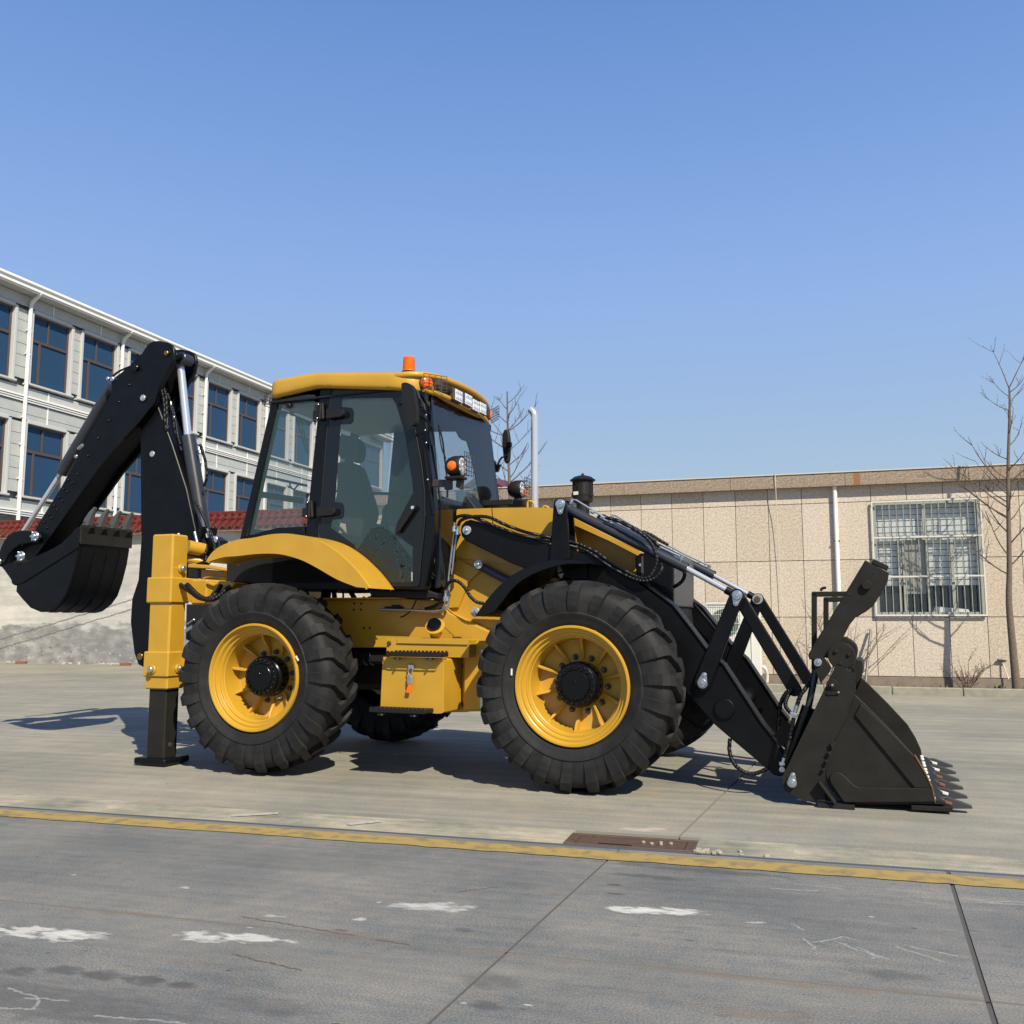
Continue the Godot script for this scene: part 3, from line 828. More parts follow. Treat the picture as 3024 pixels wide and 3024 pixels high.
func build_air_unit(at: Vector3) -> void:
	var o := thing("air_conditioner", "off-white outdoor air conditioner with a dark fan, standing before the shed wall", "air conditioner", at + Basis(Vector3.UP, deg_to_rad(WALL_YAW)) * Vector3(-3.66, 0, -0.82), WALL_YAW)
	var s := Shape.new()
	s.box(Vector3(0, 0.82, 0), Vector3(0.90, 1.22, 0.34), Basis(), 0.012)
	part("casing", s, mats.appliance_white, o)
	s = Shape.new()
	s.can(Vector3(-0.14, 1.08, 0.171), Vector3(0, 0, 1), 0.24, 0.006, 40, 0.002)
	part("fan", s, mats.fan_green, o)
	s = Shape.new()
	for k in 19: s.box(Vector3(-0.41 + k * 0.03, 1.08, 0.185), Vector3(0.004, 0.62, 0.006))
	for k in 5: s.box(Vector3(-0.14, 0.79 + k * 0.145, 0.188), Vector3(0.57, 0.006, 0.006))
	part("fan_guard", s, mats.appliance_white, o)
	s = Shape.new()
	s.box(Vector3(-0.14, 1.41, 0.18), Vector3(0.62, 0.03, 0.02), Basis(), 0.004)
	s.box(Vector3(-0.44, 1.08, 0.18), Vector3(0.03, 0.63, 0.02), Basis(), 0.004)
	s.box(Vector3(0.30, 0.82, 0.176), Vector3(0.012, 1.16, 0.012))
	part("trim", s, mats.casing, o)
	s = Shape.new()
	for x in [-0.36, 0.36]: s.box(Vector3(x, 0.12, 0), Vector3(0.06, 0.19, 0.36), Basis(), 0.008)
	part("foot", s, mats.plinth_stone, o)
	s = Shape.new()
	s.tube(curve([0.46, 0.36, 0.05, 0.50, 0.33, 0.05, 0.525, 0.22, 0.0, 0.52, 0.1, -0.02]), 0.03, 8)
	part("pipe_lagging", s, mats.appliance_white, o)

# ---------------------------------------------------------------- the office block
func build_office() -> void:
	var o := thing("office_block", "long three-storey grey-clad office block with brown-framed windows and white gutters", "building", Vector3(-13.84, 0, -28.19), 90.0 + WALL_YAW)
	var s := Shape.new()
	s.box(Vector3(4.6, 5.35, -4.14), Vector3(36.0, 10.66, 8.0))
	part("wall", s, mats.cladding_joint, o)
	var cols := [[-9.55, -8.06], [-7.5, -6.02], [-5.4, -3.92], [-3.4, -1.93], [-1.25, 0.25], [0.75, 2.23], [2.87, 4.35], [4.97, 6.45], [7.12, 8.58], [9.13, 10.6], [11.3, 12.78], [13.35, 14.83], [15.45, 16.93], [17.5, 18.95], [19.55, 22.0]]
	var floors := [[4.72, 6.85], [8.05, 10.2]]
	# one window of each width, then copies
	var proto := {}
	for f in floors:
		for c in cols:
			var wide: float = c[1] - c[0]
			var key := snappedf(wide, 0.05)
			var w: MeshInstance3D
			if not proto.has(key):
				w = make_office_window(wide, 2.14)
				proto[key] = w
			else:
				w = proto[key].duplicate()
				w.name = "window"
			o.add_child(w, true)
			w.position = Vector3(c[0] + wide * 0.5, f[0], 0)
	# cladding boards between and under the windows
	var meshes := {}
	var tones := [mats.cladding, mats.cladding, mats.cladding_pale]
	var put := func(a: float, b: float, y: float, h: float) -> void:
		var key := "%.2f_%.2f" % [b - a, h]
		if not meshes.has(key):
			var q := Shape.new()
			q.box(Vector3.ZERO, Vector3(b - a - 0.008, h - 0.012, 0.035), Basis(), 0.004)
			meshes[key] = q.done()
		piece("board", meshes[key], tones[rng.randi() % 3], o, Transform3D(Basis(), Vector3((a + b) * 0.5, y + h * 0.5, rng.randf_range(-0.002, 0.002))))
	for f in floors:
		for i in range(2, cols.size() - 1):
			for k in 6:
				put.call(cols[i][1] + 0.10, cols[i + 1][0] - 0.10, f[0] + 0.09 + k * 0.345, 0.345)
	for i in range(2, cols.size()):
		var a: float = (cols[i - 1][0] + cols[i - 1][1]) * 0.5 + 0.02
		var b: float = (cols[i][0] + cols[i][1]) * 0.5 - 0.02
		for y in [[10.31, 0.33], [7.66, 0.27], [7.13, 0.33], [6.95, 0.18], [4.31, 0.3]]:
			put.call(a, b, y[0], y[1])
	# white strips, string courses, eaves, gutter and rainwater pipes
	for i in range(1, cols.size() - 1):
		s = Shape.new()
		var x: float = (cols[i][0] + cols[i][1]) * 0.5
		s.box(Vector3(x, 10.47, 0.01), Vector3(0.035, 0.32, 0.045))
		s.box(Vector3(x, 7.44, 0.01), Vector3(0.035, 0.98, 0.045))
		s.box(Vector3(x, 4.40, 0.01), Vector3(0.035, 0.46, 0.045))
		part("white_strip", s, mats.white_paint, o)
	for y in [7.47, 4.12]:
		s = Shape.new()
		for k in 3: s.box(Vector3(4.6, y + 0.035 + k * 0.06, 0.035 + k * 0.012), Vector3(36.0, 0.05, 0.07 + k * 0.024), Basis(), 0.006)
		part("string_course", s, mats.white_paint, o)
	s = Shape.new(); s.box(Vector3(4.6, 10.67, 0.19), Vector3(36.4, 0.04, 0.46))
	part("soffit", s, mats.soffit_white, o)
	s = Shape.new()
	s.prism(p2([0.36, 10.66, 0.45, 10.70, 0.45, 10.80, 0.50, 10.84, 0.50, 10.89, 0.47, 10.92, 0.36, 10.92]), -18.2, 18.2, 0.0, Transform3D(Basis(Vector3(0, 0, 1), Vector3(0, 1, 0), Vector3(-1, 0, 0)), Vector3(4.6, 0, 0)))
	part("gutter", s, mats.white_paint, o)
	s = Shape.new()
	s.face(Vector3(-13.6, 10.90, 0.42), Vector3(22.8, 10.90, 0.42), Vector3(22.8, 12.1, -4.0), Vector3(-13.6, 12.1, -4.0), Vector3(0, 1, 0))
	s.face(Vector3(-13.6, 10.90, -8.4), Vector3(22.8, 10.90, -8.4), Vector3(22.8, 12.1, -4.0), Vector3(-13.6, 12.1, -4.0), Vector3(0, 1, 0))
	for x in [-13.6, 22.8]: s.tri(Vector3(x, 10.9, 0.42), Vector3(x, 10.9, -8.4), Vector3(x, 12.1, -4.0), Vector3(signf(x), 0, 0), Vector3(signf(x), 0, 0), Vector3(signf(x), 0, 0))
	part("roof", s, mats.roof_dark, o)
	for x in [-5.65, -1.42, 2.44, 6.93, 11.05, 15.2, 19.3]:
		s = Shape.new()
		s.tube(curve([x + 0.02, 10.72, 0.40, x + 0.02, 10.66, 0.37, x + 0.0, 10.48, 0.16, x, 10.38, 0.10, x, 10.2, 0.09]), 0.058, 10)
		s.tube(p3([x, 10.25, 0.09, x, 0.1, 0.09]), 0.058, 10)
		for y in [9.6, 8.9, 8.0, 7.0, 6.2, 5.2]: s.box(Vector3(x, y, 0.07), Vector3(0.15, 0.025, 0.09))
		part("downpipe", s, mats.white_paint, o)

func make_office_window(wide: float, high: float) -> MeshInstance3D:
	var hw := wide * 0.5
	var s := Shape.new()
	var z := -0.085
	var t := 0.065
	s.box(Vector3(-hw + t * 0.5, high * 0.5, z), Vector3(t, high, 0.06), Basis(), 0.004)
	s.box(Vector3(hw - t * 0.5, high * 0.5, z), Vector3(t, high, 0.06), Basis(), 0.004)
	s.box(Vector3(0, high - t * 0.5, z), Vector3(wide - 2 * t, t, 0.06), Basis(), 0.004)
	s.box(Vector3(0, t * 0.5, z), Vector3(wide - 2 * t, t, 0.06), Basis(), 0.004)
	s.box(Vector3(0, 1.35, z + 0.004), Vector3(wide - 2 * t, 0.085, 0.06), Basis(), 0.004)
	s.box(Vector3(-0.06, 1.72, z + 0.002), Vector3(0.06, 0.66, 0.06), Basis(), 0.004)
	s.box(Vector3(-0.36, 0.69, z + 0.002), Vector3(0.085, 1.24, 0.06), Basis(), 0.004)
	var w := MeshInstance3D.new()
	w.name = "window"; w.mesh = s.done(); w.material_override = mats.brown_frame
	for b in [[-hw + t, -0.09, 1.39, high - t], [-0.03, hw - t, 1.39, high - t], [-hw + t, -0.40, t, 1.31], [-0.32, hw - t, t, 1.31]]:
		s = Shape.new()
		s.box(Vector3((b[0] + b[1]) * 0.5, (b[2] + b[3]) * 0.5, z - 0.012), Vector3(b[1] - b[0], b[3] - b[2], 0.008))
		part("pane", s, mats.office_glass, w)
	s = Shape.new()
	s.box(Vector3(-hw - 0.05, high * 0.5, -0.03), Vector3(0.1, high + 0.1, 0.20), Basis(), 0.008)
	s.box(Vector3(hw + 0.05, high * 0.5, -0.03), Vector3(0.1, high + 0.1, 0.20), Basis(), 0.008)
	s.box(Vector3(0, high + 0.05, -0.03), Vector3(wide, 0.1, 0.20), Basis(), 0.008)
	part("casing", s, mats.casing, w)
	s = Shape.new(); s.box(Vector3(0, -0.03, -0.005), Vector3(wide + 0.28, 0.06, 0.26), Basis(), 0.008)
	part("sill", s, mats.casing, w)
	return w

# ---------------------------------------------------------------- the tile-capped boundary wall and what is behind
func build_boundary() -> void:
	var at := Vector3(-11.54, 0, -24.72)
	var o := thing("boundary_wall", "high rough grey rendered wall capped with glossy dark red tiles", "wall", at, WALL_YAW)
	var im := concrete_image(1024, 384, Color8(186, 185, 180), 500, 0.10, 0.10, 0.10, 0.012)
	var px := func(x: float, y: float) -> Vector2: return Vector2((x + 4.0) / 12.0 * 1024.0, (3.6 - y) / 3.6 * 384.0)
	var band_noise := FastNoiseLite.new()
	band_noise.seed = 61; band_noise.frequency = 0.012; band_noise.fractal_octaves = 5
	for y in 384:
		var up := 3.6 - y / 384.0 * 3.6
		for x in 1024:
			# a darker band with a ragged upper edge along the foot of the wall
			var edge := 1.02 + band_noise.get_noise_2d(x, y * 2.0) * 0.28
			var k := clampf((edge - up) / 0.10, 0.0, 1.0) * (0.62 + 0.5 * band_noise.get_noise_2d(x * 2.0 + 3000.0, y * 3.0))
			if k > 0.0: im.set_pixel(x, y, im.get_pixel(x, y).lerp(Color8(118, 119, 122), clampf(k, 0.0, 1.0)))
	for k in 30:
		var p: Vector2 = px.call(-4.0 + k * 0.4, rng.randf_range(0.12, 0.98))
		smear(im, p.x, p.y, rng.randf_range(30, 70), rng.randf_range(8, 20), 0.0, Color8(130, 130, 131), 0.55, 1.0, 2000 + k)
	for k in 26:
		var p: Vector2 = px.call(rng.randf_range(-4, 8), rng.randf_range(1.2, 3.0))
		smear(im, p.x, p.y, rng.randf_range(20, 80), rng.randf_range(6, 22), 0.0, [Color8(202, 201, 197), Color8(166, 165, 162)][k % 2], 0.45, 1.4, 2100 + k)
	for k in 70:
		var p: Vector2 = px.call(rng.randf_range(-2, 4), rng.randf_range(0.02, 0.5))
		smear(im, p.x, p.y, rng.randf_range(2, 6), rng.randf_range(1.5, 4), 0.0, [Color8(196, 190, 176), Color8(104, 104, 104)][k % 2], 0.7, 0.8, 2200 + k)
	for l in [[-2.6, 0.55, 2.3, 1.75], [-2.6, 0.30, 2.3, 1.50]]:  # shadows of overhead wires, painted as thin dark lines across the wall
		scratch_or_shadow(im, PackedVector2Array([px.call(l[0], l[1]), px.call(l[2], l[3])]), 0.7, Color8(86, 86, 88), 0.7, 31)
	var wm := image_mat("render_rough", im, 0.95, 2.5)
	var s := Shape.new()
	var up := Vector3(0, 0, 1)
	var q := func(x: float, y: float) -> Vector2: return Vector2((x + 4.0) / 12.0, (3.6 - y) / 3.6)
	s.tri(Vector3(-14, 0, 0), Vector3(10, 0, 0), Vector3(10, 3.4, 0), up, up, up, q.call(-14, 0), q.call(10, 0), q.call(10, 3.4))
	s.tri(Vector3(-14, 0, 0), Vector3(10, 3.4, 0), Vector3(-14, 3.4, 0), up, up, up, q.call(-14, 0), q.call(10, 3.4), q.call(-14, 3.4))
	s.face(Vector3(-14, 0, -0.3), Vector3(10, 0, -0.3), Vector3(10, 3.4, -0.3), Vector3(-14, 3.4, -0.3), -up)
	for x in [-14.0, 10.0]: s.face(Vector3(x, 0, 0), Vector3(x, 0, -0.3), Vector3(x, 3.4, -0.3), Vector3(x, 3.4, 0), Vector3(signf(x), 0, 0))
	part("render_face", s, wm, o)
	# the cap: a bedding, a ridge and two courses of barrel tiles on the near slope
	s = Shape.new()
	s.prism(p2([-0.48, 3.32, 0.20, 3.32, 0.20, 3.36, -0.10, 3.74, -0.20, 3.74, -0.48, 3.36]), -12.0, 12.0, 0.0, Transform3D(Basis(Vector3(0, 0, 1), Vector3(0, 1, 0), Vector3(-1, 0, 0)), Vector3(-2, 0, 0)))
	part("cap_bedding", s, mats.tile_mortar, o)
	s = Shape.new()
	s.tint = Color(0.15, 0.03, 0.02)
	s.box(Vector3.ZERO, Vector3(0.415, 0.12, 0.16), Basis(), 0.03)
	var ridge := s.done()
	for k in 31: piece("ridge_tile", ridge, mats.red_tile, o, Transform3D(Basis(), Vector3(-5.0 + k * 0.42, 3.79, -0.13)))
	var barrel := tile_mesh(0.30)
	var slope := Basis(Vector3.RIGHT, -atan2(0.40, 0.34))
	for k in 62:
		var x := -5.0 + k * 0.2105
		for r in 2:
			var yy: float = [3.68, 3.48][r]
			var zz: float = [-0.055, 0.125][r]
			piece("roof_tile", barrel, mats.red_tile, o, Transform3D(slope * Basis(Vector3(0, 0, 1), rng.randf_range(-0.05, 0.05)), Vector3(x + (0.0 if r == 0 else 0.02), yy, zz)))
	# bricks and rubble lying along the foot of the wall
	for b in [[-1.35, 0.12, 0.4, "broken red brick lying nearer the picture's edge at the boundary wall foot", ""], [1.98, 0.12, 0.15, "red brick lying at the boundary wall foot beside the backhoe boom", ""]]:
		s = Shape.new()
		s.box(Vector3(0, 0.035, 0), Vector3(0.26, 0.07, 0.12), Basis(), 0.005)
		var br := part("brick", s, mats.red_brick, self)
		br.position = at + Basis(Vector3.UP, deg_to_rad(WALL_YAW)) * Vector3(b[0], 0.0, b[1] + 0.1)
		br.rotation_degrees.y = WALL_YAW + rad_to_deg(b[2])
		tag(br, ["broken red brick lying beside pale rubble at the foot of the boundary wall", "whole red brick at the boundary wall foot, beside the black backhoe boom"][0 if b[0] < 0 else 1], "brick", "bricks along the boundary wall")
	s = Shape.new()
	for k in 26:
		var c: float = [-1.75, -1.6, 1.3, 1.55, 0.2][k % 5] + rng.randf_range(-0.25, 0.25)
		s.box(Vector3(c, 0.025, 0.06 + rng.randf() * 0.1), Vector3(rng.randf_range(0.03, 0.12), rng.randf_range(0.02, 0.07), rng.randf_range(0.03, 0.08)), Basis(Vector3.UP, rng.randf() * 3.0), 0.008)
	var rb := part("mortar_rubble", s, mats.chalk_white, self)
	rb.position = at; rb.rotation_degrees.y = WALL_YAW
	rb.set_meta("kind", "stuff")
	tag(rb, "pale mortar rubble strewn along the foot of the boundary wall", "rubble")
	# a low house far behind, of which a red roof edge shows past the cab
	var h := thing("far_house", "white gabled house with a red roof, far behind the shed", "house", Vector3(-1.1, 0, -36.0), -30.0)
	s = Shape.new()
	s.prism(p2([-2.0, 0, 2.2, 0, 2.2, 5.35, 0.0, 6.55, -2.0, 5.45]), -6.0, 0.0)
	part("wall", s, mats.far_white, h)
	s = Shape.new()
	s.tint = Color(0.15, 0.03, 0.02)
	s.prism(p2([-2.3, 5.30, 0.0, 6.6, 2.6, 5.2, 2.6, 5.32, 0.0, 6.74, -2.3, 5.42]), -6.3, 0.3)
	part("roof", s, mats.red_tile, h)

func tile_mesh(length: float) -> ArrayMesh:
	# a barrel tile: a half round shell that runs along y, its pale edge showing at the lower end
	var s := Shape.new()
	var red := Color(0.135, 0.026, 0.018)
	var k := 7
	for i in k:
		s.tint = red
		var a0 := PI * i / k; var a1 := PI * (i + 1) / k
		var n0 := Vector3(cos(a0), 0, sin(a0)); var n1 := Vector3(cos(a1), 0, sin(a1))
		for e in [[0.085, 0.5, 0.075, -0.5]]:
			var t0 := Vector3(0, e[1] * length, 0); var t1 := Vector3(0, e[3] * length, 0)
			s.tri(n0 * 0.078 + t0, n1 * 0.078 + t0, n1 * 0.095 + t1, n0, n1, n1)
			s.tri(n0 * 0.078 + t0, n1 * 0.095 + t1, n0 * 0.095 + t1, n0, n1, n0)
		var d := Vector3(0, -0.5 * length, 0)
		s.tint = Color(0.40, 0.19, 0.15)
		s.quad(n0 * 0.095 + d, n1 * 0.095 + d, n1 * 0.06 + d, n0 * 0.06 + d, Vector3(0, -1, 0))
	return s.done()

# ---------------------------------------------------------------- trees and shrubs
func limb(s: Shape, a: Vector3, dir: Vector3, length: float, r: float, bend: Vector3, depth: int, twigs: int) -> void:
	var pts := PackedVector3Array([a])
	var p := a
	var d := dir.normalized()
	var n := 7
	var knots := []
	for i in n:
		d = (d + bend * (0.5 / n) + Vector3(rng.randf_range(-1, 1), rng.randf_range(-1, 1), rng.randf_range(-1, 1)) * 0.09).normalized()
		p += d * length / n
		pts.append(p)
		if i >= 1: knots.append([p, d])
	s.tube(pts, r, 6 if r > 0.006 else 4, 0.0, 0.03, r * 0.3)
	for kn in knots:
		if rng.randf() < 0.7:
			# short spur shoots, as on a ginkgo
			var side := Vector3(rng.randf_range(-1, 1), rng.randf_range(-0.2, 1), rng.randf_range(-1, 1)).normalized()
			s.tube(PackedVector3Array([kn[0], kn[0] + side * rng.randf_range(0.015, 0.035)]), minf(r * 0.8, 0.004), 4, 0.0, 0.03, 0.002)
	if depth > 0:
		for k in twigs:
			var kn: Array = knots[rng.randi_range(0, knots.size() - 1)]
			var side := Vector3(rng.randf_range(-1, 1), rng.randf_range(-0.2, 0.5), rng.randf_range(-1, 1)).normalized()
			limb(s, kn[0], kn[1] * 0.8 + side * 0.8, length * rng.randf_range(0.3, 0.55), maxf(r * 0.5, 0.003), bend, depth - 1, twigs - 1)

func bare_tree(label: String, at: Vector3, trunk: Array, radii: Array, branches: Array) -> void:
	var o := thing("bare_tree", label, "tree", at, WALL_YAW, "bare street trees along the shed")
	var s := Shape.new()
	var path := curve(trunk, 5)
	var k := path.size()
	for i in k - 1:
		var f0 := float(i) / (k - 1); var f1 := float(i + 1) / (k - 1)
		s.tube(PackedVector3Array([path[i], path[i + 1]]), lerpf(radii[0], radii[1], pow(f0, 0.8)), 12, 0.0, 0.03, lerpf(radii[0], radii[1], pow(f1, 0.8)))
	part("trunk", s, mats.bark, o)
	for b in branches:
		# b: height along the trunk 0..1, heading in degrees, rise, length, radius
		var idx := clampi(int(b[0] * (k - 1)), 0, k - 2)
		var a := path[idx].lerp(path[idx + 1], b[0] * (k - 1) - idx)
		var h := deg_to_rad(b[1])
		s = Shape.new()
		limb(s, a, Vector3(cos(h), b[2], sin(h)), b[3], b[4], Vector3(0, 1.0, 0), 1, 3)
		part("branch", s, mats.twig, o)

func build_plants() -> void:
	var at := Vector3(7.0, 0, -14.19)
	var br := []
	for k in 20:
		var f := 0.40 + 0.56 * k / 20.0
		br.append([f, [180, 0, 150, 30, 200, -20, 95, 250][k % 8] + rng.randf_range(-25, 25), rng.randf_range(0.35, 1.15), lerpf(0.85, 0.4, (f - 0.4) / 0.6) * rng.randf_range(0.7, 1.1), lerpf(0.013, 0.006, (f - 0.4) / 0.6)])
	for d in [[176, 0.62, 1.05], [184, 0.75, 1.2], [170, 0.45, 0.9], [160, 0.7, 1.0], [8, 0.5, 1.0]]:
		br.append([rng.randf_range(0.5, 0.75), d[0], d[1], d[2], 0.013])
	br.append([0.97, 180, 2.6, 0.75, 0.009]); br.append([0.98, 0, 2.0, 0.75, 0.009])
	bare_tree("slim bare tree in the bed beside the barred window, its whole trunk in view", at, [0.52, -0.02, -0.30, 0.50, 0.7, -0.30, 0.485, 1.39, -0.30, 0.52, 1.95, -0.30, 0.555, 2.81, -0.30, 0.585, 3.46, -0.30, 0.66, 4.41, -0.30, 0.67, 4.75, -0.30], [0.066, 0.012], br)
	br = []
	for k in 20:
		var f := 0.42 + 0.54 * k / 20.0
		br.append([f, [180, 0, 160, 20, 205, -25, 90][k % 7] + rng.randf_range(-25, 25), rng.randf_range(0.5, 0.9), lerpf(1.0, 0.4, (f - 0.42) / 0.58) * rng.randf_range(0.75, 1.1), 0.010])
	br.append([0.62, 5, 0.55, 1.0, 0.013]); br.append([0.75, 180, 0.5, 1.1, 0.013]); br.append([0.80, 178, 0.35, 1.1, 0.011]); br.append([0.82, 4, 0.6, 0.8, 0.011])
	bare_tree("thin bare tree rising behind the hood and exhaust stack of the backhoe loader", at, [-7.42, 0.0, -0.30, -7.45, 1.6, -0.30, -7.49, 3.02, -0.30, -7.54, 4.2, -0.30, -7.56, 5.3, -0.30], [0.06, 0.012], br)
	# bare shrubs against the wall
	for sh in [[-0.14, 0.55, "bare twiggy shrub at the shed wall under the barred window", -0.55, 16], [-1.95, 1.35, "tall bare shrub against the wall beside the rainwater pipe, behind the loader bucket", -0.85, 13]]:
		var s := Shape.new()
		for k in int(sh[4]):
			var h := rng.randf() * TAU
			limb(s, Vector3(rng.randf_range(-0.05, 0.05), 0.02, rng.randf_range(-0.05, 0.05)), Vector3(cos(h) * 0.9, 0.75 + rng.randf() * 0.7, sin(h) * 0.5), float(sh[1]) * rng.randf_range(0.6, 1.0), 0.009, Vector3(0, 0.4, 0), 1, 3)
		var m := part("bare_shrub", s, mats.twig, self)
		m.position = at + Basis(Vector3.UP, deg_to_rad(WALL_YAW)) * Vector3(sh[0], 0.03, sh[3])
		tag(m, sh[2], "shrub", "bare shrubs along the shed wall")
	# a little weed and the low dry growth along the kerb
	var w := Shape.new()
	for k in 34:
		var h := rng.randf() * TAU
		var a := Vector3(rng.randf_range(-0.05, 0.05), 0, rng.randf_range(-0.05, 0.05))
		var tip := a + Vector3(cos(h) * 0.06, rng.randf_range(0.04, 0.14), sin(h) * 0.06)
		var side := Vector3(-sin(h), 0, cos(h)) * 0.016
		w.face(a, (a + tip) * 0.5 + side, tip, (a + tip) * 0.5 - side, Vector3.UP)
	var weed := part("weed", w, mats.leaf_green, self)
	weed.position = at + Basis(Vector3.UP, deg_to_rad(WALL_YAW)) * Vector3(0.52 - 0.5, 0.06, -0.3)
	weed.position = at + Basis(Vector3.UP, deg_to_rad(WALL_YAW)) * Vector3(0.28, 0.06, -0.3)
	tag(weed, "small dark green weed behind the kerb beside the tree trunk", "weed")
	var g := Shape.new()
	for k in 900:
		var x := rng.randf_range(-11, 3)
		if FastNoiseLite.new().get_noise_1d(x * 60.0) < -0.05: continue
		var h := rng.randf() * TAU
		var a := Vector3(x, 0.03, rng.randf_range(-0.95, -0.2))
		var tip := a + Vector3(cos(h) * 0.04, rng.randf_range(0.03, 0.10), sin(h) * 0.04)
		var side := Vector3(-sin(h), 0, cos(h)) * 0.02
		g.face(a, (a + tip) * 0.5 + side, tip, (a + tip) * 0.5 - side, Vector3.UP)
	var gr := part("dry_ground_cover", g, mats.leaf_dry, self)
	gr.position = at; gr.rotation_degrees.y = WALL_YAW
	gr.set_meta("kind", "stuff")
	tag(gr, "low dry growth and leaves in the bed behind the kerb", "ground cover")

# ---------------------------------------------------------------- the backhoe loader
var machine: Node3D

func bolt(s: Shape, at: Vector3, axis: Vector3, r: float, h := 0.012) -> void:
	s.can(at, axis, r, h, 6, h * 0.2)

func pin_plate(to: Node, x: float, y: float, z: float, r: float, tail: Vector2, m: Material) -> void:
	# a pin head with its drop-shaped keeper
	var s := Shape.new()
	s.prism(p2(capsule(x, y, r, x + tail.x, y + tail.y, r * 0.5)), z, z + 0.008, 0.002)
	s.can(Vector3(x, y, z + 0.008), Vector3(0, 0, 1), r * 0.8, 0.014, 24, 0.004)
	bolt(s, Vector3(x, y, z + 0.022), Vector3(0, 0, 1), r * 0.3, 0.006)
	bolt(s, Vector3(x + tail.x, y + tail.y, z + 0.008), Vector3(0, 0, 1), r * 0.28, 0.01)
	part("pin", s, m, to)

func washer(to: Node, x: float, y: float, z: float, r: float) -> void:
	var s := Shape.new()
	s.can(Vector3(x, y, z), Vector3(0, 0, 1), r, 0.014, 32, 0.002)
	var o := part("pivot_washer", s, mats.washer_grey, to)
	s = Shape.new()
	bolt(s, Vector3(x, y, z + 0.014), Vector3(0, 0, 1), r * 0.38, 0.016)
	part("bolt", s, mats.zinc, o)

func tyre_shape() -> Shape:
	var s := Shape.new()
	var half := p2([0.385, 0.150, 0.400, 0.176, 0.425, 0.188, 0.462, 0.197, 0.474, 0.206, 0.482, 0.206, 0.488, 0.200, 0.530, 0.206, 0.575, 0.206, 0.615, 0.199, 0.645, 0.180, 0.660, 0.150, 0.667, 0.080, 0.669, 0.0])
	var prof := PackedVector2Array()
	for p in half: prof.append(Vector2(p.x, -p.y))
	for i in range(half.size() - 2, -1, -1): prof.append(half[i])
	s.lathe(prof, Transform3D(), 96)
	# the lugs climb the shoulder as broad blocks, then bend and run to the middle of the tread
	var path := [[0.490, 0.200, 0.0, 0.003, 0.150], [0.530, 0.206, 0.004, 0.011, 0.150], [0.575, 0.206, 0.0, 0.017, 0.144], [0.615, 0.200, -0.010, 0.023, 0.138], [0.645, 0.182, -0.016, 0.028, 0.128], [0.662, 0.150, -0.030, 0.032, 0.118], [0.667, 0.100, -0.095, 0.034, 0.105], [0.669, 0.050, -0.125, 0.034, 0.105], [0.669, -0.015, -0.190, 0.034, 0.112], [0.669, -0.040, -0.205, 0.032, 0.112]]
	var n := 22
	for side in [1.0, -1.0]:
		for k in n:
			var base: float = TAU * (k + (0.5 if side < 0.0 else 0.0)) / n
			var rows := []
			for i in path.size():
				var p: Array = path[i]
				var q: Array = path[mini(i + 1, path.size() - 1)]; var o: Array = path[maxi(i - 1, 0)]
				var d := Vector2(q[0] - o[0], q[1] - o[1]).normalized()
				var nr := Vector2(-d.y, d.x)          # normal of the profile in (radius, axle)
				if nr.dot(Vector2(p[0] - 0.45, p[1] * 0.6)) < 0.0: nr = -nr
				var ring := []
				for e in [[-0.5, 0.0], [-0.42, 1.0], [0.42, 1.0], [0.5, 0.0]]:
					var a: float = base + p[2] + e[0] * p[4]
					var h: float = (p[3] if e[1] > 0.5 else -0.012)
					var r: float = p[0] + nr.x * h
					var z: float = (p[1] + nr.y * h) * side
					ring.append(Vector3(r * cos(a), r * sin(a), z))
				rows.append(ring)
			for i in rows.size() - 1:
				for e in 3:
					var a: Vector3 = rows[i][e]; var b: Vector3 = rows[i][e + 1]; var c: Vector3 = rows[i + 1][e + 1]; var d: Vector3 = rows[i + 1][e]
					var mid: Vector3 = (rows[i][0] + rows[i][3] + rows[i + 1][0] + rows[i + 1][3]) * 0.25
					var out := (a + b + c + d) * 0.25 - mid
					if e == 1: out = (a + b + c + d) * 0.25 - Vector3(0, 0, 0); 
					if e == 1: out = Vector3(out.x, out.y, side * 0.4)
					s.face(a, b, c, d, out)
			for i in [0, rows.size() - 1]:
				var rr: Array = rows[i]
				s.face(rr[0], rr[1], rr[2], rr[3], (rr[1] + rr[2] - rows[4][0] - rows[4][3]) * 0.5)
	return s

